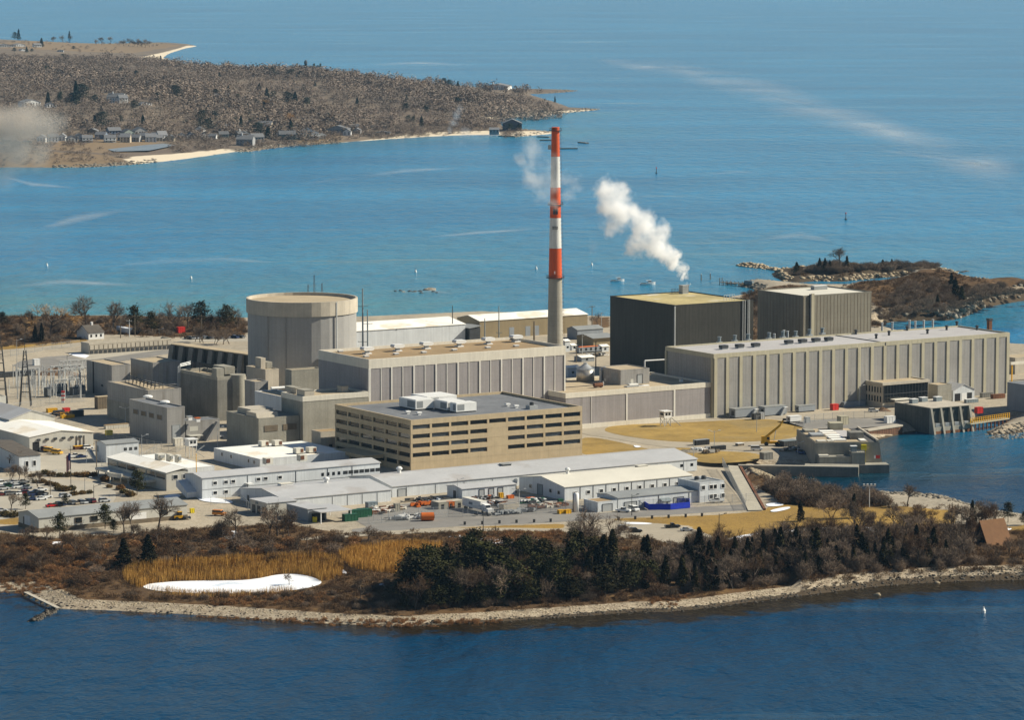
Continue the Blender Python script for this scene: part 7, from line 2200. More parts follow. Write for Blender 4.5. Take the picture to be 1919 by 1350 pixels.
for px, py, w, hpx, col, lab, ex in [
 (77, 266, 14, 10, WH, 'white house deepest in the brown smoke on the beach row', {}), (100, 266, 16, 11, WH, 'white gabled house second from left on the beach row', {}), (116, 264, 11, 10, WH, 'narrow white house third from left on the beach row', {}),
 (137, 267, 16, 9, GR, 'grey low house on the beach row', {}), (164, 267, 16, 10, WH, 'white porch house under a blue grey roof on the beach row', {'porch': 1}), (187, 261, 17, 10, BL, 'slate blue house behind the beach row', {}),
 (207, 267, 18, 10, WH, 'white porch house at the middle of the beach row', {'porch': 1}), (216, 254, 20, 11, BL, 'blue roofed house behind the middle of the beach row', {}), (234, 267, 16, 12, BE, 'beige house right of the middle of the beach row', {}),
 (243, 257, 18, 11, GG, 'grey green house behind the beige one', {}), (265, 255, 20, 12, GR, 'tall grey house behind the right end of the beach row', {}), (268, 263, 12, 10, BE, 'small beige house left of the two white end houses', {}),
 (283, 267, 17, 12, WH, 'white house with blank windows second from right on the beach row', {}), (306, 265, 15, 14, WH, 'tall white gabled house at the right end of the beach row', {}), (172, 252, 16, 8, BR, 'brown house behind the beach row', {}),
 (372, 250, 16, 9, WH, 'white house among the dark evergreens above the beach', {}), (409, 252, 15, 8, GR, 'grey house above the end of the beach', {}), (429, 243, 16, 7, GG, 'green grey house behind the rocky point', {}),
 (458, 273, 26, 14, GR, 'grey house on the seawall at the rocky point', {'chim': 1}), (456, 258, 17, 9, BE, 'beige house with chimney behind the seawall', {'chim': 1}), (484, 267, 20, 12, GR, 'grey shingled house right of the seawall', {}),
 (61, 199, 28, 9, WH, 'long low white house above the smoke', {}), (97, 201, 16, 6, WH, 'small white house right of the long low one', {}), (184, 194, 12, 8, GR, 'small grey house on the wooded slope', {}),
 (215, 193, 26, 13, WH, 'large white house with chimneys on the wooded slope', {'chim': 1}), (232, 193, 14, 11, WH, 'white gabled wing right of the large white house', {}), (275, 197, 18, 4, WH, 'row of low white sheds on the slope', {}),
 (406, 184, 7, 6, WH, 'tiny white house between evergreens, left', {}), (423, 185, 12, 7, WH, 'tiny white house between evergreens, right', {}), (471, 192, 7, 6, WH, 'tiny bright white house alone in the woods', {}),
 (494, 248, 22, 15, BE, 'large tan gabled house behind the point', {}), (506, 243, 10, 9, WH, 'white house partly behind the tan gabled one', {}), (539, 262, 26, 12, GG, 'grey green roofed house on the low bluff', {}),
 (580, 261, 30, 15, WH, 'white and blue porch house on the bluff', {'porch': 1}), (632, 252, 34, 12, GR, 'long grey house with dormers near the sand', {}), (624, 231, 30, 7, WH, 'long pale house in the trees behind the dormered one', {}),
 (697, 240, 16, 3, WH, 'low white roof in the trees by the sand', {}), (718, 252, 22, 4, BE, 'low beige wall house by the sand', {}), (960, 244, 30, 15, (.10, .11, .13), 'dark grey house with bushes on the end point', {}), (926, 249, 15, 7, GR, 'small grey boathouse on the end point', {}),
 (930, 168, 36, 8, WH, 'long white house on the far point', {'chim': 1}), (71, 88, 12, 5, WH, 'white house on the farthest shore', {}), (12, 88, 22, 4, WH, 'long white house on the farthest shore at the left edge', {}), (38, 87, 18, 4, WH, 'low white house on the farthest shore', {}),
 (113, 97, 10, 3, WH, 'pale hut on the farthest meadow', {}), (43, 95, 7, 3, WH, 'small pale hut on the farthest meadow at the left', {})]:
 house(px, py, w, hpx, col, lab, **ex)
for px, py in [(150, 258), (158, 262), (196, 256), (226, 260), (252, 262), (290, 258), (296, 262), (318, 262), (360, 256), (385, 256), (398, 258), (440, 252), (474, 258), (520, 252), (562, 256), (602, 256), (650, 250), (668, 246), (30, 272), (52, 268), (14, 266), (664, 240), (342, 256), (420, 256)]:
 house(px, py + 4, rr.uniform(10, 16), rr.uniform(7, 10), rr.choice([WH, WH, BE, GR, GG]), 'small pale house half hidden among the bare trees across the bay')
p = PF(573, 134)
s = scale_at(p)
k = thing('mansion', 'dark mansion with a thin spire on the wooded ridge', 'mansion', p, .05)
W2 = 64 / s
MB().extr_x([(0, -4), (14, -4), (14, 8), (7, 14), (0, 8)], -W2 / 2, W2 / 2).obj('wall', M['siding_black'], k)
MB().extr_x([(-.6, 8), (7, 14.2), (14.6, 8), (14.6, 8.4), (7, 14.7), (-.6, 8.4)], -W2 / 2 - .5, W2 / 2 + .5).obj('roof', M['roof_dark'], k)
for x in (-.28, .22, .4):
 MB().box(W2 * x, 5, 9, W2 * x + 3, 8, 19).obj('chimney', M['siding_tan'], k)
m = MB()
zt = height_to(p, 111)
m.box(-2.2, 3, 8, 2.2, 7.4, 19)
m.obj('tower', M['siding_black'], k)
k.location.z -= 6
MB().lathe([(3.2, 19.002), (1.8, 24), (.5, zt)], 8, (0, 5.2)).obj('spire', M['steel_dark'], k)
for i, (px, py, L, an, lab) in enumerate([(952, 256, 26, -.8, 'grey dock sloping from the end point'), (1019, 257, 16, -.6, 'dark float off the end point'), (1026, 263, 16, .2, 'small dark float nearer the stack'), (1093, 268, 18, -1.1, 'dark raft right of the stack top'), (1064, 279, 20, .15, 'dark reef like raft right of the stack')]):
 k = thing('raft', lab, 'raft', P(px, py, 0), an, 'rafts off the end point')
 MB().box(-L / 2, -2, -.3, L / 2, 2, .8).obj('float', M['timber'], k)
 MB().box(-L / 2 + 1, -1.7, .802, L / 2 - 1, 1.7, 1.0).obj('deck', M['concrete_dark'], k)
def np_mesh(name, V, F, m):
 """V (N,3), F (M,k) -> mesh, quickly"""
 V, F = np.asarray(V, 'f'), np.asarray(F, 'i')
 me = bpy.data.meshes.new(name)
 me.vertices.add(len(V))
 me.vertices.foreach_set('co', V.ravel())
 me.loops.add(F.size)
 me.loops.foreach_set('vertex_index', F.ravel())
 me.polygons.add(len(F))
 me.polygons.foreach_set('loop_start', np.arange(0, F.size, F.shape[1], dtype='i'))
 me.update(calc_edges=True)
 if m is not None:
  me.materials.append(m)
 return me
def strands(A, B, w, rs):
 """thin quads from points A to B, width w, random facing"""
 d = B - A
 r = rs.normal(size=A.shape)
 s = np.cross(d, r)
 s /= np.linalg.norm(s, axis=1)[:, None] + 1e-9
 w = np.broadcast_to(np.asarray(w, float), (len(A),))[:, None] / 2
 V = np.stack([A - s * w, A + s * w, B + s * w * .5, B - s * w * .5], 1).reshape(-1, 3)
 return V, np.arange(len(V)).reshape(-1, 4)
def leaves(C, size, rs, up=.35):
 """small random quads centred at C"""
 n = rs.normal(size=C.shape)
 n[:, 2] = np.abs(n[:, 2]) + up
 a = np.cross(n, rs.normal(size=C.shape))
 a /= np.linalg.norm(a, axis=1)[:, None] + 1e-9
 b = np.cross(n, a)
 b /= np.linalg.norm(b, axis=1)[:, None] + 1e-9
 sz = (size * rs.uniform(.6, 1.4, len(C)))[:, None]
 asp = rs.uniform(.5, 1, len(C))[:, None]
 V = np.stack([C - a * sz - b * sz * asp, C + a * sz - b * sz * asp, C + a * sz + b * sz * asp, C - a * sz + b * sz * asp], 1).reshape(-1, 3)
 return V, np.arange(len(V)).reshape(-1, 4)
def unit(v):
 return v / (np.linalg.norm(v) + 1e-9)
def bare_tree(seed, h, spread, multi=1, twig=.06):
 """leafless tree: tapered trunk with limbs, and a crown of fine twigs"""
 rs = np.random.RandomState(seed)
 tr = MB()
 TA, TB = [], []
 def grow(p, d, L, r, lev):
  q = p
  dd = d
  for k in range(2):
   dd = unit(dd + rs.normal(size=3) * .13 + np.array([0, 0, .08]))
   n_ = q + dd * L / 2
   tr.tube(q, n_, r * (1 - .2 * k), r * (.8 - .2 * k), n=5 if lev < 1 else 4, cap=False)
   q = n_
  nb = [5, 5, 5][lev] if lev < 3 else 0
  for i in range(nb):
   ax = rs.normal(size=3)
   nd = unit(dd * (1.0 if lev else .9) + unit(ax) * (.75 + .25 * spread) + np.array([0, 0, .22]))
   st = q - dd * L * rs.uniform(0, .45) if i else q
   l2 = L * rs.uniform(.55, .85)
   if lev < 2:
    grow(st, nd, l2, r * .55, lev + 1)
   else:
    e = st + nd * l2
    TA.append(st)
    TB.append(e)
    for j in range(8):
     s2 = st + (e - st) * rs.uniform(.2, 1)
     TA.append(s2)
     TB.append(s2 + unit(nd + unit(rs.normal(size=3)) * .8) * l2 * rs.uniform(.5, .9))
 for m_ in range(multi):
  d0 = unit(np.array([rs.normal() * .12 * multi, rs.normal() * .12 * multi, 1]))
  grow(np.array([rs.normal() * .3 * (multi - 1), rs.normal() * .3 * (multi - 1), -.3]), d0, h * .30, h * .021 / multi ** .5, 0)
 A, B = np.array(TA), np.array(TB)
 zmax = B[:, 2].max()
 k = h / zmax
 tr.v = [(a * k, b * k, c * k) for a, b, c in tr.v]
 V, F = strands(A * k, B * k, twig, rs)
 return tr.mesh('trunk', M['bark']), np_mesh('crown', V, F, None)
def conifer(seed, h, w, kind='cedar'):
 rs = np.random.RandomState(seed)
 C = []
 if kind == 'cedar':
  n = 1500
  z = rs.uniform(.03, 1, n) ** .85
  rad_ = (1 - z) ** .72 * (.82 + .3 * np.sin(z * 19 + rs.uniform(0, 6)) * .35) * w / 2
  lob = 1 + .22 * np.sin(rs.uniform(0, 6) + 3 * (a_ := rs.uniform(0, 2 * np.pi, n)) + z * 9)
  rr_ = rad_ * lob * rs.uniform(.35, 1.08, n) ** .6
  C = np.stack([rr_ * np.cos(a_), rr_ * np.sin(a_), z * h], 1)
  V, F = leaves(C, .17 + .01 * w, rs, .3)
 else:
  nb_ = 13
  for i in range(nb_):
   f = .30 + .68 * i / nb_
   a_ = i * 2.4 + rs.uniform(-.4, .4)
   ln = w / 2 * (1.05 - f) ** .55 * rs.uniform(.55, 1.15) * 1.1
   c = np.array([ln * .7 * math.cos(a_), ln * .7 * math.sin(a_), f * h])
   k = rs.normal(size=(130, 3)) * np.array([ln * .34 + .35, ln * .34 + .35, .42])
   C.append(c + k)
  C.append(np.array([0, 0, h * .95]) + rs.normal(size=(40, 3)) * np.array([.6, .6, .6]))
  C = np.concatenate(C)
  V, F = leaves(C, .18, rs, .5)
 tr = MB()
 tr.tube((0, 0, -.4), (0, 0, h * .9), .012 * h + .08, .04, n=6)
 if kind == 'pine':
  for i in range(10):
   f = .32 + .6 * i / 10
   a_ = i * 2.4
   tr.tube((0, 0, f * h), (w * .3 * math.cos(a_), w * .3 * math.sin(a_), f * h + .5), .07, .03, n=4)
 return tr.mesh('trunk', M['bark']), np_mesh('crown', V, F, None)
def shrub_mesh(seed, h, w, n=230, leafy=0.0, width=.055):
 rs = np.random.RandomState(seed)
 a_ = rs.uniform(0, 2 * np.pi, n)
 rad0 = rs.uniform(0, 1, n) ** .5
 A = np.stack([np.cos(a_) * rad0 * w * .32, np.sin(a_) * rad0 * w * .32, np.full(n, -.2)], 1)
 a2 = a_ + rs.normal(size=n) * .5
 tip = rs.uniform(.45, 1, n)
 B = np.stack([np.cos(a2) * rad0 * w * .52, np.sin(a2) * rad0 * w * .52, h * tip * np.sqrt(np.maximum(.1, 1 - (rad0 * .85) ** 2))], 1)
 m0 = (A + B) / 2 + rs.normal(size=(n, 3)) * .1
 V1, F1 = strands(A, B, width * 1.1, rs)
 t = rs.uniform(.45, 1, (n, 4))
 S = (A[:, None] + (B - A)[:, None] * t[..., None]).reshape(-1, 3)
 dv = rs.normal(size=S.shape)
 dv[:, 2] = np.abs(dv[:, 2]) * .8
 dv /= np.linalg.norm(dv, axis=1)[:, None]
 V2, F2 = strands(S, S + dv * h * .26, width, rs)
 V, F = np.concatenate([V1, V2]), np.concatenate([F1, F2 + len(V1)])
 if leafy:
  C = B[rs.randint(0, n, int(n * leafy))] * rs.uniform(.6, 1, (int(n * leafy), 1))
  V3, F3 = leaves(C, .16, rs)
  F = np.concatenate([F, F3 + len(V)])
  V = np.concatenate([V, V3])
 return V, F
TREE = {}
def proto_set(key, maker, mats, n):
 TREE[key] = []
 for i in range(n):
  tm, cm = maker(i)
  for mt in mats:
   c2 = cm.copy()
   c2.materials.append(M[mt])
   TREE[key].append((tm, c2))
proto_set('bare', lambda i: bare_tree(100 + i, 10, .9 + .1 * (i % 3), 1 + (i % 3 == 2)), ['twigs_grey'], 7)
proto_set('bare_brown', lambda i: bare_tree(140 + i, 10, 1.0, 1 + (i % 2)), ['twigs_brown'], 4)
proto_set('bare_straw', lambda i: bare_tree(160 + i, 10, 1.1, 1), ['twigs_straw'], 1)
proto_set('cedar', lambda i: conifer(200 + i, 10, 4.2 + .5 * (i % 3)), ['needles_dark'], 6)
proto_set('pine', lambda i: conifer(230 + i, 10, 6.5 + .6 * (i % 3), 'pine'), ['needles_pine'], 5)
proto_set('pine_dark', lambda i: conifer(250 + i, 10, 7.0, 'pine'), ['needles_dark'], 4)
SHR = {}
for key, mt, h, w, n, lf in [('brown', 'twigs_brown', 3.0, 5.2, 230, 0), ('grey', 'twigs_grey', 3.2, 5.2, 220, 0), ('russet', 'twigs_russet', 2.2, 4.4, 210, .5), ('green', 'shrub_green', 1.7, 3.2, 120, 3.0)]:
 SHR[key] = [np_mesh('shrub', *shrub_mesh(300 + 10 * i + len(key), h, w, n, lf), M[mt]) for i in range(4)]
RV = random.Random(77)
SCRUB = []
def tree(kind, p, h, label, group=None, name=None, wide=1.0):
 tm, cm = RV.choice(TREE[kind])
 nm = name or {'bare': 'bare_tree', 'bare_brown': 'bare_tree', 'bare_straw': 'willow_tree', 'cedar': 'cedar_tree', 'pine': 'pine_tree', 'pine_dark': 'pine_tree'}[kind]
 k = thing(nm, label, 'tree', p, RV.uniform(0, 6.28), group)
 s = h / 10
 k.scale = (s * wide, s * wide, s)
 link('trunk', tm, k)
 link('crown', cm, k)
 return k
def shrub(kind, p, s, label, group=None):
 o = link('shrub', RV.choice(SHR[kind]), None, label=label, category='shrub', group=group)
 o.location = p
 o.rotation_euler = (0, 0, RV.uniform(0, 6.28))
 o.scale = (s, s, s * RV.uniform(.8, 1.15))
 return o
def inpoly(x, y, poly):
 c = False
 for i in range(len(poly)):
  a, b = poly[i - 1], poly[i]
  if (a[1] > y) != (b[1] > y) and x < a[0] + (y - a[1]) * (b[0] - a[0]) / (b[1] - a[1]):
   c = not c
 return c
def scatter(poly, n, mind=4.0, avoid=(), tries=60):
 xs_, ys_ = [q[0] for q in poly], [q[1] for q in poly]
 out_ = []
 for _ in range(n):
  for _t in range(tries):
   x, y = RV.uniform(min(xs_), max(xs_)), RV.uniform(min(ys_), max(ys_))
   if not inpoly(x, y, poly) or any(inpoly(x, y, a) for a in avoid):
    continue
   p = PG(x, y)
   if p.z < 1.9 or any((p.x - q.x) ** 2 + (p.y - q.y) ** 2 < mind * mind for q in out_):
    continue
   out_.append(p)
   break
 return out_
PONDA = [(230, 1102), (235, 1068), (640, 1050), (660, 1085), (600, 1106), (540, 1122), (330, 1122)]
REED1 = [(228, 1086), (250, 1070), (330, 1066), (420, 1062), (500, 1058), (600, 1055), (645, 1070), (640, 1084), (600, 1090), (590, 1082), (555, 1075), (520, 1076), (490, 1083), (430, 1088), (330, 1089), (280, 1094), (262, 1102), (240, 1098)]
REED2 = [(632, 1048), (680, 1036), (780, 1030), (830, 1034), (800, 1052), (770, 1072), (740, 1084), (690, 1080), (650, 1070)]
avoid = [PONDA, REED2]
g = 'dark evergreens in the shore grove'
for p in scatter([(745, 1118), (770, 1085), (830, 1070), (930, 1064), (1050, 1068), (1130, 1066), (1225, 1075), (1222, 1108), (1120, 1124), (960, 1136), (830, 1144), (752, 1144)], 118, 3.6):
 tree(RV.choice(['cedar', 'pine_dark', 'pine', 'pine']), p, RV.choice([RV.uniform(6, 10), RV.uniform(9, 15)]), 'dark evergreen packed in the shadowy grove on the near shore', g, wide=RV.uniform(.85, 1.5))
for px, py, h, lab in [(800, 1108, 15, 'tall rounded pine at the left end of the shore grove'), (880, 1092, 15.5, 'tall pine at the back of the shore grove, left of centre'), (1075, 1098, 15, 'broad pine in the middle right of the shore grove'), (1213, 1082, 14, 'pointed cedar at the right end of the shore grove')]:
 tree('pine' if 'pine' in lab else 'cedar', PG(px, py), h, lab)
for p in scatter([(760, 1128), (1000, 1112), (1210, 1104), (1210, 1130), (960, 1150), (780, 1158)], 30, 4):
 shrub(RV.choice(['grey', 'brown']), p, RV.uniform(.7, 1.25), 'leafless shrub at the foot of the dark shore grove', 'shrubs at the foot of the grove')
for p in scatter([(760, 1122), (800, 1092), (1000, 1076), (1210, 1080), (1215, 1108), (980, 1140), (770, 1150)], 30, 5):
 tree(RV.choice(['bare', 'bare_brown']), p, RV.uniform(8, 13.5), 'leafless brown tree showing among the dark evergreens of the shore grove', 'bare trees in the shore grove')
g1, g2 = 'cedars in the right shore wood', 'bare trees in the right shore wood'
for p in scatter([(1240, 1100), (1250, 1072), (1320, 1062), (1450, 1052), (1600, 1042), (1700, 1044), (1780, 1052), (1780, 1074), (1600, 1086), (1420, 1106), (1300, 1118)], 74, 4.2):
 tree('cedar', p, RV.uniform(6.5, 12.5), 'dark pointed cedar among bare trees in the right shore wood', g1)
for px, py, h, lab in [(1310, 1072, 15, 'large dark cedar at the left of the right shore wood'), (1345, 1078, 13, 'broad dark cedar right of the largest one'), (1462, 1072, 15, 'tall dark cedar before the snow patch'), (1530, 1070, 14.5, 'tall slim cedar in the right shore wood centre'), (1746, 1050, 10, 'rounded dark cedar left of the A-frame')]:
 tree('cedar', PG(px, py), h, lab)
for p in scatter([(1240, 1092), (1260, 1040), (1330, 1030), (1480, 1022), (1600, 1010), (1720, 1010), (1830, 1030), (1800, 1062), (1600, 1084), (1400, 1106), (1300, 1116)], 96, 4.6):
 tree(RV.choice(['bare', 'bare', 'bare_brown']), p, RV.uniform(7, 13), 'leafless grey tree in the right shore wood', g2)
for p in scatter([(1230, 1112), (1400, 1090), (1600, 1070), (1800, 1055), (1919, 1055), (1990, 1062), (1990, 1074), (1800, 1080), (1640, 1086), (1480, 1106), (1320, 1124), (1235, 1134)], 50, 3.6):
 shrub(RV.choice(['grey', 'brown', 'grey']), p, RV.uniform(.7, 1.3), 'leafless shrub along the foot of the right shore wood', 'shrubs below the right shore wood')
for p in scatter([(1840, 1048), (1870, 1038), (1940, 1034), (1940, 1050), (1850, 1056)], 9, 6):
 tree('bare', p, RV.uniform(5, 7.5), 'small bare orchard tree beside the A-frame', 'small trees by the A-frame')
for px, py, h, kd, lab in [(1889, 980, 7.5, 'pine_dark', 'solid dark pine on the right point before the lagoon'), (1822, 985, 9, 'cedar', 'dark cedar among bare trees left of the A-frame roof'), (1500, 978, 8, 'cedar', 'dark slim cedar on the lawn near the riprap'), (1600, 972, 9, 'cedar', 'ivy dark tree on the lawn before the floodlight mast'),
      (1919, 985, 5, 'pine_dark', 'dark bush pine at the right edge of the point')]:
 tree(kd, PG(px, py), h, lab)
for p in scatter([(1560, 1000), (1640, 990), (1740, 985), (1840, 975), (1880, 990), (1830, 1010), (1700, 1012)], 20, 6):
 tree(RV.choice(['bare', 'bare_brown']), p, RV.uniform(7, 12), 'leafless tree on the point behind the snow patch', 'bare trees on the right point')
for p in scatter([(1430, 920), (1480, 918), (1560, 930), (1660, 938), (1670, 950), (1560, 953), (1470, 945)], 34, 3.6):
 shrub(RV.choice(['grey', 'grey', 'brown']), p, RV.uniform(.8, 1.6), 'leafless thicket shrub beside the lagoon inlet', 'thicket by the lagoon inlet')
for px, py, h, lab in [(1100, 1032, 16, 'big bare tree standing before the silo'), (1140, 1030, 13, 'slim bare tree right of the big one before the silo'), (1072, 1034, 12, 'bare tree left of the big one before the silo'), (296, 1000, 14.5, 'big bare tree with spreading crown before the long shed'),
     (252, 998, 12, 'slim bare tree before the long shed'), (232, 1000, 10.5, 'small bare tree before the long shed roller door'), (520, 1005, 13, 'bare tree before the loading docks'), (500, 1010, 12, 'second bare tree before the loading docks'), (545, 1012, 12, 'forked bare tree right of the dock house'),
     (442, 1012, 12, 'bare tree left of the loading docks'), (20, 960, 7.5, 'bare tree at the front of the car park'), (70, 913, 7, 'small bare tree on the upper car park island'), (20, 902, 7, 'small bare tree at the back of the car park, left'), (34, 902, 7, 'small bare tree at the back of the car park, middle'), (46, 901, 7, 'small bare tree at the back of the car park, right'),
     (35, 882, 8.5, 'grey bare tree in front of the blue grey house'), (542, 1098, 4.5, 'small bare tree on the edge of the frozen pond'), (675, 1125, 7.5, 'bare tree on the shore bank right of the pond'), (1700, 950, 9, 'bare tree on the lawn by the lagoon'), (1560, 972, 10, 'wide bare tree on the front lawn')]:
 tree('bare', PG(px, py), h, lab)
for px, py, h, lab in [(197, 992, 9, 'bushy pine against the long shed wall'), (112, 1010, 9, 'wide pine at the left front of the long shed'), (48, 955, 6, 'low spreading pine behind the long shed roof'), (122, 950, 4.5, 'small upright pine in the car row'), (257, 928, 9.5, 'dark dense pine before the ribbon window building'), (213, 1000, 5, 'small pine right of the bushy one')]:
 tree('pine', PG(px, py), h, lab)
for px, py, h, lab in [(232, 1062, 9.5, 'very dark cedar, left of the pair above the reeds'), (278, 1064, 11, 'very dark cedar, right of the pair above the reeds')]:
 tree('cedar', PG(px, py), h, lab, wide=1.5)
for p in scatter([(-20, 1035), (60, 1015), (180, 1014), (330, 1004), (470, 1012), (640, 1012), (700, 1022), (620, 1046), (420, 1054), (230, 1060), (-20, 1075)], 40, 5, avoid):
 tree(RV.choice(['bare', 'bare_brown', 'bare_brown']), p, RV.uniform(4.5, 8.5), 'leafless tree in the brown thicket left of the pond', 'bare trees in the left thicket')
for p in scatter([(-30, 1030), (60, 1014), (180, 1014), (330, 1002), (480, 1006), (700, 1008), (720, 1020), (640, 1046), (420, 1056), (230, 1064), (200, 1100), (-30, 1100)], 105, 3.6, avoid):
 shrub(RV.choice(['brown', 'brown', 'grey', 'russet', 'russet']), p, RV.uniform(.65, 1.3), 'brown leafless shrub in the thicket above the reeds', 'shrubs in the left thicket')
for p in scatter([(120, 1112), (300, 1122), (540, 1118), (650, 1090), (740, 1090), (748, 1140), (560, 1146), (330, 1136), (120, 1126)], 36, 3.6, [POND]):
 shrub(RV.choice(['grey', 'brown', 'grey']), p, RV.uniform(.45, .85), 'low grey shrub on the bank below the frozen pond', 'shrubs on the pond bank')
for p in scatter([(850, 1028), (1050, 1022), (1220, 1030), (1230, 1052), (1050, 1050), (860, 1050)], 18, 3.4):
 shrub(RV.choice(['russet', 'grey', 'brown']), p, RV.uniform(.6, 1.1), 'russet shrub between the front path and the dark grove', 'shrubs behind the grove')
for i, (px, py, s) in enumerate([(80, 906, 1.2), (92, 910, 1.3), (104, 912, 1.1), (66, 906, .9), (112, 920, 1.5), (122, 921, 1.4), (134, 920, 1.2), (140, 929, 1.2), (155, 927, 1.0), (168, 926, .9), (85, 890, 1.4), (96, 893, 1.3), (112, 894, 1.2), (128, 894, 1.2), (144, 893, 1.3), (160, 894, 1.5), (176, 893, 1.2), (198, 903, 1.5),
        (226, 918, 1.3), (232, 925, 1.2), (245, 931, 1.4), (60, 894, 1.0), (205, 915, .9), (10, 968, 1.6), (26, 970, 1.4)]):
 shrub('green', PG(px, py), s, 'low olive and russet bush in the car park planting', 'bushes in the car park beds')
for px, py, h, kd, lab in [(97, 628, 19, 'bare_straw', 'round straw coloured willow on the far left shore'), (163, 622, 21, 'bare', 'largest round bare tree on the back shore'), (215, 624, 18, 'bare', 'upright bare tree right of the largest round one'), (320, 618, 17, 'bare', 'rounded bare tree on the back shore near the pines'),
      (352, 616, 15, 'bare', 'slim bare tree left of the flat topped pine'), (128, 632, 12, 'bare', 'bare tree left of the largest round one'), (445, 618, 12, 'bare', 'bare tree left of the cylinder'), (408, 620, 13, 'bare', 'bare tree beside the bushy pine by the cylinder'), (1120, 610, 7, 'bare_brown', 'brown bare tree on the shore behind the black building')]:
 tree(kd, PG(px, py), h, lab, wide=1.15)
for px, py, h, kd, lab in [(252, 622, 14, 'pine_dark', 'flat topped dark pine right of the white trailer'), (284, 626, 12, 'pine_dark', 'dark bushy pine in the middle of the back shore'), (377, 620, 16, 'pine_dark', 'tall flat topped pine on the back shore'), (424, 620, 14, 'pine_dark', 'bushy dark pine left of the cylinder'), (5, 616, 9, 'pine_dark', 'dark pine at the left edge of the back shore'),
      (66, 642, 9, 'cedar', 'dark cedar, left of the pair before the willow'), (78, 642, 10, 'cedar', 'dark cedar, right of the pair before the willow'), (60, 610, 6, 'cedar', 'small cedar in the back shore scrub')]:
 tree(kd, PG(px, py), h, lab)
for p in scatter([(-40, 604), (200, 603), (460, 606), (462, 626), (330, 628), (200, 624), (110, 638), (-40, 652)], 34, 7):
 tree(RV.choice(['bare', 'bare_brown']), p, RV.uniform(5.5, 9.5), 'leafless scrub tree on the back shore left of the cylinder', 'scrub trees on the back shore')
for p in scatter([(-40, 604), (200, 603), (460, 606), (462, 630), (330, 631), (200, 627), (110, 640), (-40, 656)], 90, 4):
 SCRUB.append((RV.randint(0, 3), tuple(p), RV.uniform(0, 6.28), q_ := RV.uniform(.8, 1.4), q_ * RV.uniform(.8, 1.1)))
for px, py in [(375, 643), (381, 643), (404, 646), (418, 646), (430, 645), (366, 641)]:
 tree('bare', PG(px, py), 9, 'bare roadside tree left of the cylinder', 'roadside trees left of the cylinder')
for p in scatter([(1640, 600), (1670, 560), (1700, 535), (1760, 528), (1800, 540), (1860, 555), (1919, 556), (1950, 556), (1860, 566), (1800, 585), (1770, 588), (1700, 594)], 28, 7):
 tree(RV.choice(['bare', 'bare_brown']), p, RV.uniform(4, 7.5), 'leafless scrub tree on the rocky headland behind the olive building', 'scrub trees on the rocky headland')
for p in scatter([(1640, 604), (1670, 556), (1700, 535), (1760, 526), (1800, 538), (1860, 553), (1919, 554), (1950, 556), (1860, 568), (1800, 588), (1770, 592), (1700, 597)], 150, 3.5):
 SCRUB.append((RV.randint(0, 3), tuple(p), RV.uniform(0, 6.28), q_ := RV.uniform(.8, 1.4), q_ * RV.uniform(.8, 1.1)))
for px, py, h, lab in [(1790, 560, 12, 'tall dark cedar on the rocky headland summit'), (1802, 566, 9, 'dark cedar right of the tallest one on the headland'), (1783, 540, 9, 'dark pine by the headland post'), (1897, 560, 8, 'dark rounded cedar near the right edge of the headland'), (1735, 590, 8, 'dark cedar above the pale cliff'), (1757, 572, 6, 'small dark cedar in the headland scrub'), (1670, 590, 6, 'small dark cedar at the left of the headland scrub')]:
 tree('cedar', PG(px, py), h, lab, wide=1.4)
tree('bare', PG(1576, 506), 15, 'tall bare tree standing alone on the islet')
for px, py, h, w_, lab in [(1587, 506, 9, 1.2, 'dark evergreen beside the lone bare tree on the islet'), (1493, 512, 7, 1.8, 'round dark evergreen at the left end of the islet'), (1536, 504, 7, 1.2, 'jagged dark cedar left of centre on the islet'), (1546, 504, 7, 1.2, 'second jagged dark cedar left of centre on the islet'), (1555, 505, 6, 1.3, 'low dark cedar at the centre of the islet'),
      (1654, 504, 6, 1.8, 'round dark evergreen at the right of the islet'), (1671, 503, 6, 1.4, 'dark cedar right of the round one on the islet'), (1686, 505, 5, 1.4, 'rightmost small cedar on the islet')]:
 tree('cedar', PG(px, py), h, lab, wide=w_)
for p in scatter([(1480, 518), (1520, 508), (1600, 506), (1680, 508), (1680, 515), (1600, 520), (1500, 522)], 130, 2.5):
 SCRUB.append((RV.randint(0, 3), tuple(p), RV.uniform(0, 6.28), q_ := RV.uniform(.8, 1.4), q_ * RV.uniform(.8, 1.1)))
for p in scatter([(1480, 516), (1520, 508), (1600, 507), (1680, 509), (1680, 514), (1600, 518), (1500, 520)], 16, 6):
 tree('bare', p, RV.uniform(3, 5.5), 'small bare tree in the islet scrub', 'small trees on the islet')
for p in scatter([(1820, 545), (1860, 536), (1919, 532), (2000, 532), (2000, 556), (1919, 558), (1850, 568)], 80, 3) + scatter([(1490, 506), (1560, 494), (1640, 490), (1720, 492), (1770, 502), (1700, 512), (1560, 518)], 80, 3):
 SCRUB.append((RV.randint(0, 3), tuple(p), RV.uniform(0, 6.28), q_ := RV.uniform(.8, 1.4), q_))
for p in scatter([(1395, 560), (1420, 548), (1425, 600), (1412, 625), (1405, 610)], 12, 4):
 tree('bare', p, RV.uniform(6, 10), 'bare tree in the gap between the two dark buildings', 'bare trees between the dark buildings')
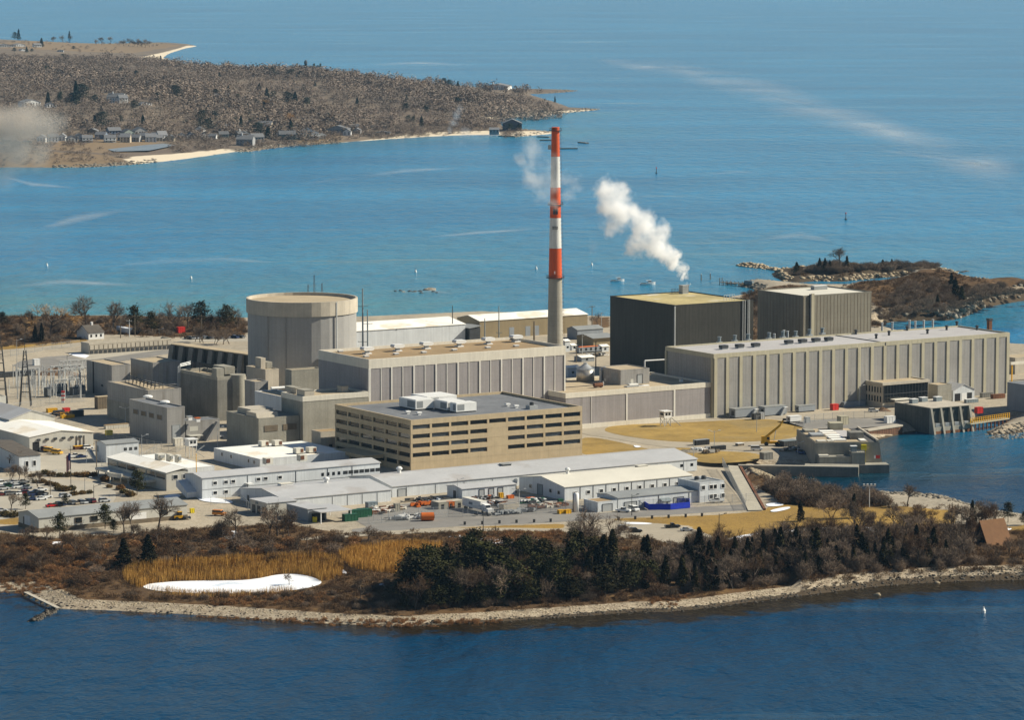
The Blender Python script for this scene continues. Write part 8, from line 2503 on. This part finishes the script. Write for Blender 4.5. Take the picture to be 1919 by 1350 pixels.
def join(name, protos, places, m, kind='stuff'):
 """one mesh of many placed copies: protos [(V,F)], places [(i, (x,y,z), rot, scale, zscale)]"""
 VS, FS, TT, n = [], [], [], 0
 rt = np.random.RandomState(len(places))
 for i, p, a, s, sz in places:
  V, F = protos[i]
  c_, s_ = math.cos(a), math.sin(a)
  W_ = np.empty_like(V)
  W_[:, 0] = (V[:, 0] * c_ - V[:, 1] * s_) * s + p[0]
  W_[:, 1] = (V[:, 0] * s_ + V[:, 1] * c_) * s + p[1]
  W_[:, 2] = V[:, 2] * sz + p[2]
  VS.append(W_)
  FS.append(F + n)
  TT.append(np.full(len(V), rt.uniform(-.2, .2) + (.2 * math.sin(p[0] * .021 + 2 * math.sin(p[1] * .004)) * math.sin(p[1] * .011 + p[0] * .006) if name == 'far_woods' else 0)))
  n += len(V)
 o = link(name, np_mesh(name, np.concatenate(VS), np.concatenate(FS), m))
 attr(o.data, 'tint', np.concatenate(TT))
 o['kind'] = kind
 return o
def area_points(polys, n, seed, z0=3.0):
 """n random ground points inside photo polygons (vectorised)"""
 rs = np.random.RandomState(seed)
 wp = [world_poly(q, z0) for q in polys]
 out_ = []
 areas = np.array([abs(np.sum(q[:, 0] * np.roll(q[:, 1], -1) - q[:, 1] * np.roll(q[:, 0], -1))) / 2 for q in wp])
 for q, k in zip(wp, (n * areas / areas.sum()).astype(int)):
  got = np.zeros((0, 2))
  while len(got) < k:
   c_ = rs.uniform(q.min(0), q.max(0), (k * 2 + 50, 2))
   got = np.concatenate([got, c_[sdpoly(c_, q) > 0]])
  out_.append(got[:k])
 return np.concatenate(out_), rs
pts2, rs = area_points([BRUSH[0]], 9500, 1, 3.2)
zz = near_z(pts2)
ok = (sdpoly(pts2, PONDW) < -3) & (zz > 1.6) & (sdpoly(pts2, world_poly(REED2, 3.0)) < 0)
pts2, zz = pts2[ok], zz[ok]
pr = [shrub_mesh(500 + i, 1.5, 3.0, 34, 0, .07) for i in range(5)]
join('undergrowth', pr, [(rs.randint(5), (x, y, z), rs.uniform(0, 6.28), s := rs.uniform(.6, 1.5), s * rs.uniform(.5, 1.1)) for (x, y), z in zip(pts2, zz)], M['brush_mix'])
pts2, rs = area_points([BRUSH[1], BRUSH[2], [(1640, 938), (1760, 944), (1800, 958), (1760, 965), (1650, 955)], [(1640, 606), (1700, 535), (1790, 525), (1850, 548), (1950, 552), (1950, 560), (1800, 588), (1700, 598)], [(1470, 520), (1520, 506), (1680, 506), (1720, 516), (1600, 522)], BRUSH[3]], 2600, 2, 4.5)
zz = near_z(pts2)
ok = zz > 2.5
pts2, zz = pts2[ok], zz[ok]
join('undergrowth', pr, [(rs.randint(5), (x, y, z), rs.uniform(0, 6.28), s := rs.uniform(.8, 1.8), s * rs.uniform(.6, 1.2)) for (x, y), z in zip(pts2, zz)], M['brush_mix'])
join('scrub', [shrub_mesh(540 + i, 3.0, 5.2, 150, 0, .07) for i in range(4)], SCRUB, M['scrub_grey'])
pts2, rs = area_points([[(1240, 1095), (1255, 1046), (1330, 1036), (1480, 1028), (1600, 1018), (1720, 1018), (1830, 1036), (1800, 1066), (1600, 1088), (1400, 1110), (1290, 1120)], [(1430, 915), (1480, 912), (1560, 930), (1650, 938), (1660, 948), (1560, 953), (1470, 945)]], 620, 12, 3.5)
join('thicket', [shrub_mesh(560 + i, 5.0, 4.6, 150, 0, .07) for i in range(4)], [(rs.randint(4), (x, y, z), rs.uniform(0, 6.28), s := rs.uniform(.6, 1.25), s * rs.uniform(.8, 1.2)) for (x, y), z in zip(pts2, near_z(pts2)) if z > 3.0], M['twigs_grey'])
pts2, rs = area_points([[(0, 1040), (120, 1020), (200, 1050), (180, 1095), (0, 1100)], [(840, 1004), (1050, 1000), (1060, 1022), (840, 1026)], [(380, 1108), (600, 1112), (640, 1126), (400, 1128)], [(1220, 1100), (1300, 1108), (1270, 1126), (1220, 1122)], [(560, 1040), (640, 1030), (640, 1052)],
      [(180, 1130), (700, 1150), (960, 1146), (960, 1154), (700, 1160), (180, 1136)]], 1500, 3, 3.2)
zz = near_z(pts2)
pr = [shrub_mesh(520 + i, 1.1, 1.8, 40, 0, .06) for i in range(4)]
join('tall_grass', pr, [(rs.randint(4), (x, y, z), rs.uniform(0, 6.28), s := rs.uniform(.6, 1.3), s) for (x, y), z in zip(pts2, zz)], M['twigs_russet'])
def reeds(name, poly, n, seed, h, m, z0):
 p2, rs_ = area_points([poly], n, seed, z0)
 zz_ = np.maximum(near_z(p2), 1.8)
 A = np.column_stack([p2, zz_ - .2])
 hv = h * rs_.uniform(.6, 1.1, len(A)) * (1 + .18 * np.sin(p2[:, 0] * .35) * np.sin(p2[:, 1] * .25))
 B = A + np.column_stack([rs_.normal(size=len(A)) * .18 + .1, rs_.normal(size=len(A)) * .18, hv])
 V, F = strands(A, B, .085, rs_)
 o = link(name, np_mesh(name, V, F, m))
 o['kind'] = 'stuff'
reeds('reeds', REED1, 15000, 5, 2.9, M['reed_straw'], 2.2)
reeds('reeds', REED2, 13000, 6, 2.9, M['reed_straw'], 2.6)
reeds('reeds', [(270, 1103), (330, 1110), (400, 1113), (480, 1112), (545, 1106), (560, 1112), (480, 1122), (400, 1124), (320, 1120)], 1900, 7, 2.2, M['reed_pale'], 2.0)
def rock_proto(seed, sub=1):
 import bmesh
 rs_ = np.random.RandomState(seed)
 bm = bmesh.new()
 bmesh.ops.create_icosphere(bm, subdivisions=sub, radius=1)
 k = rs_.normal(size=(5, 3))
 for v in bm.verts:
  c_ = np.array(v.co)
  f = 1 + .22 * np.sin(k @ c_ * 1.7).sum() / 2.2 + rs_.uniform(-.1, .1)
  v.co = Vector((c_[0] * f * 1.25, c_[1] * f, c_[2] * f * .72))
 V = np.array([v.co[:] for v in bm.verts])
 F = np.array([[v.index for v in f.verts] for f in bm.faces])
 bm.free()
 return V, F
RP = [rock_proto(600 + i) for i in range(6)]
seg = MAINW[(np.array(MAIN)[:, 1] > 1080)]
rs = np.random.RandomState(31)
N_ = 9000
cand = np.column_stack([rs.uniform(-170, 175, N_ * 9), rs.uniform(1085, 1280, N_ * 9)])
dd = sdpoly(cand, MAINW)
okp = (dd > -2.5) & (dd < 14) & (cand[:, 1] < 1300)
cand, dd = cand[okp], dd[okp]
dry = (dd > 3.6) & (dd < 9)
wm_ = (dd < 3.6) & (rs.uniform(0, 1, len(dd)) < np.interp(cand[:, 0], [-80, 60], [.35, 1]))
pale, wet = cand[dry][:3300], cand[wm_][:5200]
join('beach_stones', RP, [(rs.randint(6), (x, y, z), rs.uniform(0, 6.28), s := abs(rs.normal(.10, .13)) + .09, s * .8) for (x, y), z in zip(pale, near_z(pale))], M['rock_pale'])
join('beach_stones', RP, [(rs.randint(6), (x, y, max(z, -.15)), rs.uniform(0, 6.28), s := abs(rs.normal(.15, .16)) + .12, s * .8) for (x, y), z in zip(wet, near_z(wet))], M['rock_wet'])
pts2, rs = area_points([[(1392, 880), (1420, 884), (1450, 896), (1478, 908), (1490, 922), (1462, 924), (1440, 908), (1415, 896)]], 900, 8, 2.5)
zz = near_z(pts2)
join('riprap', RP, [(rs.randint(6), (x, y, max(z, 0)), rs.uniform(0, 6.28), s := rs.uniform(.4, 1.2), s * .9) for (x, y), z in zip(pts2, zz)], M['rock_pale'])
pts2, rs = area_points([[(1632, 928), (1740, 934), (1800, 944), (1840, 956), (1830, 960), (1760, 948), (1632, 936)], [(1640, 930), (1740, 936), (1790, 943), (1740, 941), (1650, 937)], [(1846, 808), (1930, 797), (1990, 800), (1990, 812), (1880, 818), (1852, 816)]], 700, 9, 1.5)
zz = near_z(pts2)
join('riprap', RP, [(rs.randint(6), (x, y, max(z, -.2)), rs.uniform(0, 6.28), s := rs.uniform(.35, 1.0), s) for (x, y), z in zip(pts2, zz)], M['rock_grey'])
def shore_rocks(name, poly, lo, hi, n, seed, smin, smax, mt, box):
 rs_ = np.random.RandomState(seed)
 c_ = np.column_stack([rs_.uniform(box[0], box[1], n * 30), rs_.uniform(box[2], box[3], n * 30)])
 d_ = sdpoly(c_, poly)
 c_ = c_[(d_ > lo) & (d_ < hi)][:n]
 join(name, RP, [(rs_.randint(6), (x, y, max(z, 0)), rs_.uniform(0, 6.28), s := rs_.uniform(smin, smax), s * rs_.uniform(.6, 1.2)) for (x, y), z in zip(c_, near_z(c_))], M[mt])
shore_rocks('shore_rocks', ISLEW, -1, 7, 420, 41, .4, 1.9, 'rock_pale', (170, 300, 2330, 2440))
shore_rocks('shore_rocks', SPURW, -1, 6, 160, 42, .5, 1.8, 'rock_pale', (130, 210, 2380, 2480))
shore_rocks('shore_rocks', MAINW, -1, 8, 700, 43, .4, 1.9, 'rock_grey', (205, 420, 2080, 2420))
shore_rocks('shore_rocks', MAINW, -1, 7, 240, 44, .4, 1.4, 'rock_grey', (125, 190, 2240, 2340))
def big_rock(px, py, s, mt, lab, sink=.2, group=None, z=None):
 o = link('boulder', np_mesh('boulder', *rock_proto(RV.randint(0, 99999), 2), M[mt]), None, label=lab, category='boulder', group=group)
 p = PG(px, py) if z is None else P(px, py, z)
 p.z = max(p.z, -.1) - sink * s
 o.location = p
 o.rotation_euler = (RV.uniform(-.3, .3), RV.uniform(-.3, .3), RV.uniform(0, 6.28))
 o.scale = (s, s, s)
for px, py, s, mt, lab in [(1643, 1117, 1.5, 'rock_pale', 'pale boulder standing in the shallows off the right shore'), (1350, 1124, 1.1, 'rock_pale', 'pale boulder on the dark stones of the right beach'), (1605, 1098, 1.3, 'rock_pale', 'pale boulder on the beach left of the wading one'), (1742, 1069, 1.2, 'rock_pale', 'pale boulder on the upper beach at the right'),
      (1757, 1095, 1.0, 'rock_pale', 'small pale boulder by the waterline at the right'), (1127, 1140, 1.7, 'rock_wet', 'dark log like boulder on the middle beach'), (755, 1160, 1.6, 'rock_wet', 'dark boulder by the waterline below the grove'), (978, 1155, 1.0, 'rock_wet', 'small dark boulder on the middle beach'), (1500, 1112, 1.0, 'rock_grey', 'grey boulder on the right beach'), (590, 1153, 1.0, 'rock_wet', 'small dark boulder on the left beach')]:
 big_rock(px, py, s, mt, lab)
for i, (px, py, s) in enumerate([(742, 546, 2.2), (750, 545, 1.6), (757, 547, 2.4), (766, 546, 2.0), (775, 547, 2.2), (785, 546, 2.6), (797, 544, 3.0), (804, 544, 3.4), (812, 547, 1.8), (818, 549, 1.4), (790, 549, 1.6)]):
 big_rock(px, py, s, 'rock_grey' if i in (6, 7, 2) else 'rock_wet', 'low dark rock of the reef awash in the bay behind the turbine hall', .45, 'rocks of the reef in the bay', 0)
for i, (px, py, s) in enumerate([(1796, 509, 2.0), (1803, 510, 2.6), (1811, 509, 1.8)]):
 big_rock(px, py, s, 'rock_wet', 'dark rock awash right of the islet', .4, 'rocks right of the islet', 0)
rs = np.random.RandomState(48)
pl = []
for i in range(210):
 px = rs.uniform(1728, 1826)
 yb = np.interp(px, [1728, 1782, 1800, 1822, 1830], [600, 600, 595, 586, 582])
 p = P(px, yb - rs.uniform(0, 5), 0)
 pl.append((rs.randint(6), (p.x, p.y, rs.uniform(-.3, 6.5) * rs.uniform(.3, 1)), rs.uniform(0, 6.28), s := rs.uniform(.7, 2.3), s * rs.uniform(.7, 1.6)))
join('cliff_rocks', RP, pl, M['rock_grey'])
rs = np.random.RandomState(51)
A, B = P(108, 1140, 0), P(60, 1166, 0)
pl = []
for i in range(170):
 f = rs.uniform(0, 1)
 q = A.lerp(B, f)
 off_ = rs.normal() * 1.5
 pl.append((rs.randint(6), (q.x + off_ * .85, q.y + off_ * .5, .55 * (1 - .5 * f) - abs(off_) * .28 + rs.uniform(-.2, .3)), rs.uniform(0, 6.28), s := rs.uniform(.35, .95), s))
o = join('rock_jetty', RP, pl, M['rock_wet'])
del o['kind']
o['label'], o['category'] = 'short jetty of dark tumbled rocks reaching into the near water', 'jetty'
A, B = P(48, 1112, 1.0), P(110, 1142, 1.0)
k = thing('footwalk', 'pale plank walk running down to the dark rock jetty', 'walkway', A, math.atan2(B.y - A.y, B.x - A.x))
MB().box(0, -.7, .1, (B - A).length, .7, .35).obj('deck', M['concrete_pale'], k)
m = MB()
for i in range(6):
 m.box((B - A).length * i / 6, -.6, -2, (B - A).length * i / 6 + .3, .6, .098)
m.obj('support', M['timber'], k)
rs = np.random.RandomState(61)
WOOD = [[(-350, 112), (0, 112), (230, 110), (300, 118), (400, 130), (560, 140), (700, 152), (830, 162), (900, 168), (985, 178), (1040, 194), (1058, 202), (960, 212), (930, 222), (860, 224), (760, 228), (640, 238), (560, 250), (440, 246), (400, 254), (330, 254), (300, 249), (150, 248), (0, 253), (-350, 262)]]
wp = [world_poly(q, 12.0) for q in WOOD]
n_ = 8500
allp = np.column_stack([rs.uniform(-1900, 300, n_ * 4), rs.uniform(3500, 7000, n_ * 4)])
d_ = sdpoly(allp, wp[0])
clear = np.array([PF(x, y)[:2] for x, y in [(230, 200), (275, 198), (60, 205), (97, 206)]])
okk = d_ > 0
for c_ in clear:
 okk &= ((allp - c_) ** 2).sum(1) > 20 ** 2
allp = allp[okk][:n_]
zz = far_z(allp)
def crown_proto(seed, n=88):
 r_ = np.random.RandomState(seed)
 v = r_.normal(size=(n, 3))
 v /= np.linalg.norm(v, axis=1)[:, None]
 v[:, 2] = np.abs(v[:, 2])
 C = v * r_.uniform(.3, 1, (n, 1)) ** .5 * np.array([5.0, 5.0, 5.2]) + r_.normal(size=(n, 3)) * np.array([1.2, 1.2, .8]) + np.array([0, 0, 4.2])
 A = C * np.array([.6, .6, .55])
 V, F = strands(A[:14], C[:14] + r_.normal(size=(14, 3)) * .6, .3, r_)
 V2, F2 = leaves(C, .5, r_, 1.4)
 return np.concatenate([V, V2]), np.concatenate([F, F2 + len(V)])
CP_ = [crown_proto(700 + i) for i in range(6)]
ridge = [PF(x, np.interp(x, [380, 600, 800, 900, 985], [130, 149, 161, 170, 180])) + Vector((rs.uniform(-20, 20), rs.uniform(-60, 10), -.8)) for x in np.linspace(380, 985, 150)]
join('far_woods', CP_, [(rs.randint(6), tuple(q), rs.uniform(0, 6.28), s := rs.uniform(.8, 1.5), s * rs.uniform(.9, 1.4)) for q in ridge] + [(rs.randint(6), (x, y, z - .8), rs.uniform(0, 6.28), s := rs.uniform(.55, 1.6) * (1 + .25 * math.sin(x * .017 + y * .006)), s * rs.uniform(.7, 1.1)) for (x, y), z in zip(allp, zz)], M['woods_far'])
pts3 = np.concatenate([area_points([q], n, 70 + n, 4.0)[0] for q, n in [([(0, 74), (110, 66), (240, 72), (130, 90), (0, 96)], 60), ([(0, 92), (240, 92), (230, 106), (0, 106)], 50), ([(170, 78), (190, 74), (320, 82), (290, 90), (180, 86)], 40),
 ([(130, 252), (330, 250), (460, 256), (620, 240), (860, 226), (934, 236), (840, 247), (640, 258), (480, 268), (330, 268), (130, 262)], 640), ([(440, 256), (640, 246), (640, 262), (560, 270), (460, 274)], 220), ([(130, 260), (330, 260), (440, 260), (440, 275), (330, 285), (300, 268), (200, 270), (130, 282)], 300), ([(640, 246), (930, 232), (934, 242), (700, 255)], 300), ([(940, 240), (980, 238), (985, 252), (945, 254)], 20), ([(-40, 258), (140, 256), (140, 276), (240, 292), (260, 300), (0, 306), (-40, 300)], 300)]])
join('far_scrub', CP_, [(rs.randint(6), (x, y, z - 1), rs.uniform(0, 6.28), s := rs.uniform(.3, .8), s * .8) for (x, y), z in zip(pts3, far_z(pts3))], M['woods_far'])
for lo_, pix, n in [(0, [(100, 306), (292, 298), (294, 308), (100, 316)], 170), (0, [(440, 270), (470, 264), (640, 258), (640, 272), (440, 290)], 190), (0, [(930, 216), (1122, 201), (1122, 209), (930, 226)], 200), (0, [(935, 244), (1050, 244), (1050, 253), (935, 260)], 110), (0, [(980, 166), (1092, 167), (1092, 173), (980, 174)], 80)]:
 c_, _r = area_points([pix], n * 5, 300 + n, 0.5)
 d_ = sdpoly(c_, FARW)
 c_ = c_[(d_ > -3) & (d_ < 16)][:n]
 join('shore_rocks', RP, [(rs.randint(6), (x, y, max(z, 0)), rs.uniform(0, 6.28), s := rs.uniform(.6, 2.2), s * .7) for (x, y), z in zip(c_, far_z(c_))], M['rock_grey'])
fe = conifer(900, 12, 7)
fe[1].materials.append(M['needles_far'])
fe2 = conifer(901, 12, 10, 'pine')
fe2[1].materials.append(M['needles_far'])
RF = random.Random(8)
for px, py, h, w_ in [(RF.uniform(60, 900), 0, RF.uniform(5, 9), RF.uniform(1, 1.5)) for _ in range(46)] + [(90, 196, 11, 1), (143, 196, 18, 1.1), (155, 195, 17, 1), (134, 196, 10, 1.2), (113, 192, 8, 1), (177, 198, 9, 1.2), (297, 193, 9, 1.2), (330, 190, 14, 1.2), (345, 188, 7, 1.2), (190, 244, 14, 1.3), (178, 240, 10, 1), (268, 240, 10, 1.1), (377, 248, 17, .8), (391, 250, 12, 1.1), (440, 240, 9, 1), (452, 246, 12, .8), (470, 246, 10, .9),
     (484, 256, 11, 1.3), (502, 260, 9, 1.5), (301, 118, 9, 1.3), (328, 120, 4, 1.5), (117, 110, 6, 1.6), (430, 134, 8, 1.2), (380, 131, 7, 1), (390, 132, 9, 1.3), (425, 136, 7, 1.4), (465, 141, 7, 1.2), (498, 144, 10, 1), (510, 147, 11, 1.2), (545, 149, 10, 1.5), (562, 150, 9, 1.3), (590, 162, 5, 1.5), (550, 160, 5, 1.6), (500, 190, 12, 1.1), (512, 190, 9, 1.2), (540, 200, 13, 1.3), (553, 200, 13, 1.2), (575, 202, 9, 1.5),
     (495, 215, 11, 1), (464, 214, 9, 1.2), (818, 163, 9, 1), (832, 165, 10, 1), (842, 166, 9, 1.2), (858, 169, 9, 1.1), (784, 161, 7, 1), (680, 226, 7, 1.2), (765, 232, 7, 1.2), (774, 234, 7, 1), (790, 236, 8, 1.2), (545, 250, 11, .9), (1040, 192, 6, .8), (428, 182, 10, 1.1), (405, 183, 8, 1.2), (50, 98, 7, 1.4), (78, 88, 12, 1.2), (27, 98, 6, 1.4), (60, 98, 5, 1.4), (138, 93, 5, 1.6), (35, 74, 16, .9), (28, 76, 13, 1), (130, 72, 12, .8), (956, 245, 6, 1.4), (972, 245, 6, 1.6)]:
 p = PF(px, py or RF.uniform(np.interp(px, [60, 300, 900], [125, 130, 185]), np.interp(px, [60, 500, 900], [240, 236, 215])))
 tm, cm = fe if RF.random() < .6 else fe2
 k = thing('evergreen_tree', 'dark evergreen standing out of the bare wood across the bay', 'tree', p, RF.uniform(0, 6), 'dark evergreens across the bay')
 k.scale = (h / 8.5 * w_, h / 8.5 * w_, h / 8.5)
 link('trunk', tm, k)
 link('crown', cm, k)
for px, py in [(180, 84), (191, 84), (232, 86), (240, 86), (250, 87), (258, 87), (266, 88), (272, 88), (280, 88), (208, 82), (130, 78), (118, 80), (100, 82)]:
 tree('bare', PF(px, py), RF.uniform(13, 17), 'bare tree on the farthest sandy shore', 'bare trees on the farthest shore')
for px, py, lab in [(548, 232, 'pale rounded tree left of the bluff meadow across the bay'), (797, 166, 'golden rounded tree on the wooded ridge across the bay'), (505, 205, 'pale rounded tree in the wood above the point houses')]:
 tree('bare_straw', PF(px, py), 13, lab, wide=1.5)
def plume(name, label, blobs, dens, col, cat='steam', nsc=.12, thr=.42, aniso=.3, edge=.55):
 """blobs: (x px, y px, radius px, depth) round a path; volume density from spheres broken up by noise"""
 m, t, v = volmat(name + '_vapour')
 v.inputs['Color'].default_value = (*col, 1)
 v.inputs['Anisotropy'].default_value = aniso
 geo = N(t, 'ShaderNodeTexCoord').outputs['Object']
 nz = noise(t, geo, nsc, 5, .6)
 nz2 = N(t, 'ShaderNodeTexNoise')
 warp = N(t, 'ShaderNodeVectorMath', operation='ADD')
 nc = N(t, 'ShaderNodeTexNoise')
 nc.inputs['Scale'].default_value = nsc * 1.3
 nc.inputs['Detail'].default_value = 4
 t.links.new(geo, nc.inputs['Vector'])
 sub = N(t, 'ShaderNodeVectorMath', operation='SUBTRACT')
 t.links.new(nc.outputs['Color'], sub.inputs[0])
 sub.inputs[1].default_value = (.5, .5, .5)
 sc_ = N(t, 'ShaderNodeVectorMath', operation='SCALE')
 t.links.new(sub.outputs[0], sc_.inputs[0])
 c0 = Vector(blobs[0][:3])
 sc_.inputs['Scale'].default_value = blobs[len(blobs) // 2][3] * 2.3
 t.links.new(geo, warp.inputs[0])
 t.links.new(sc_.outputs[0], warp.inputs[1])
 tot = None
 hull_v, hull_f, nn = [], [], 0
 import bmesh
 bm = bmesh.new()
 bmesh.ops.create_icosphere(bm, subdivisions=2, radius=1)
 IV = np.array([q.co[:] for q in bm.verts])
 IF = np.array([[q.index for q in f.verts] for f in bm.faces])
 bm.free()
 for bl in blobs:
  c, r = Vector(bl[:3]) - c0, bl[3]
  w_ = bl[4] if len(bl) > 4 else 1.0
  ds = N(t, 'ShaderNodeVectorMath', operation='DISTANCE')
  t.links.new(warp.outputs[0], ds.inputs[0])
  ds.inputs[1].default_value = c
  f = mrange(t, ds.outputs['Value'], r * (1 - edge), r, w_, 0, True)
  tot = f if tot is None else mth(t, 'MAXIMUM', tot, f)
  hull_v.append(IV * r * 1.35 + np.array(c))
  hull_f.append(IF + nn)
  nn += len(IV)
 d = mth(t, 'MULTIPLY', mth(t, 'MULTIPLY', tot, mrange(t, nz, thr - .12, thr + .16, 0, 1)), dens)
 t.links.new(d, v.inputs['Density'])
 me = np_mesh(name, np.concatenate(hull_v), np.concatenate(hull_f), m)
 o = link(name, me, None, label=label, category=cat)
 o.location = c0
 rm = o.modifiers.new('remesh', 'REMESH')
 rm.mode = 'VOXEL'
 rm.voxel_size = max(.8, min(b_[3] for b_ in blobs) * .5)
 dg = bpy.context.evaluated_depsgraph_get()
 ev = o.evaluated_get(dg)
 m2 = bpy.data.meshes.new_from_object(ev)
 o.modifiers.clear()
 o.data = m2
 if not m2.materials:
  m2.materials.append(m)
 return o
def at_depth(px, py, y):
 """point on the sight line at ground distance y"""
 d = Vector((px - CX, FPX * CP + (CY - py) * SP, -FPX * SP + (CY - py) * CP))
 k = y / d.y
 return (d.x * k, y, CAMZ + d.z * k)
def path_blobs(pts_, y, jit=0.0, seed=0):
 r_ = random.Random(seed)
 out_ = []
 s_ = FPX / (y * 1.005)
 for px, py, r, w_ in pts_:
  yy = y + r_.uniform(-jit, jit)
  out_.append((*at_depth(px, py, yy), r / s_, w_))
 return out_
ys = P(1288.5, 549, RBZ).y
plume('steam_plume', 'dense white steam plume blowing left from the black reactor roof', path_blobs([(1288, 534, 6, 1), (1283, 519, 10, 1), (1275, 505, 14, 1), (1264, 491, 19, 1), (1251, 477, 23, 1), (1236, 466, 27, .8), (1222, 450, 30, .7), (1208, 432, 30, .6), (1192, 463, 25, .5), (1205, 412, 24, .45), (1186, 404, 28, .45), (1166, 398, 33, .5),
 (1148, 384, 34, .6), (1142, 362, 34, .6), (1150, 414, 28, .35), (1143, 430, 20, .25), (1238, 432, 24, .4), (1160, 366, 28, .5), (1128, 356, 20, .45)], ys, 3, 1), .95, (1, 1, 1), nsc=.13, thr=.46, aniso=.25, edge=.8)
yst = P(1040.5, 672).y
plume('steam_wisp', 'thin grey steam wisp curling round the smokestack', path_blobs([(1000, 275, 24, .7), (975, 297, 20, .9), (993, 310, 20, .8), (1025, 300, 24, .5), (1000, 340, 26, .8), (1012, 368, 22, .8), (1035, 384, 18, .5), (1075, 345, 20, .7), (1060, 330, 22, .4), (1068, 372, 20, .5), (1025, 332, 26, .4), (1030, 350, 26, .4)], yst - 12, 5, 2), .16, (1, 1, 1), nsc=.10, thr=.47, edge=.8)
plume('steam_wisp', 'faint steam wisp drifting up over the far sand beach', path_blobs([(862, 203, 10, .9), (858, 216, 11, .8), (852, 230, 11, .7), (846, 243, 9, .6), (873, 248, 15, .35), (866, 270, 12, .25)], 3700, 5, 3), .06, (.95, .97, 1), nsc=.06, thr=.45, edge=.85)
plume('steam_wisp', 'small faint steam scrap left below the big plume', path_blobs([(1113, 462, 14, .7), (1106, 455, 11, .6)], ys, 2, 4), .09, (1, 1, 1), nsc=.12, thr=.46, edge=.85)
plume('steam_wisp', 'tiny steam wisp rising from the silencer on the link roof', path_blobs([(1131, 719, 3.4, 1), (1134, 712, 3.8, .9), (1139, 706, 4.0, .6)], P(1131, 727, LINKZ).y, 0, 5), .22, (1, 1, 1), nsc=.5, thr=.42, edge=.8)
plume('smoke_plume', 'wide brownish grey smoke cloud drifting at the left edge before the beach houses', path_blobs([(-60, 250, 90, .9), (-10, 245, 62, .9), (40, 235, 56, .9), (30, 280, 48, .7), (85, 240, 40, .55), (110, 232, 26, .35), (70, 290, 34, .4), (-40, 310, 50, .6), (10, 322, 34, .3)], 2950, 8, 6), .10, (.74, .66, .57), cat='smoke', nsc=.006, thr=.24, edge=.98, aniso=.1)
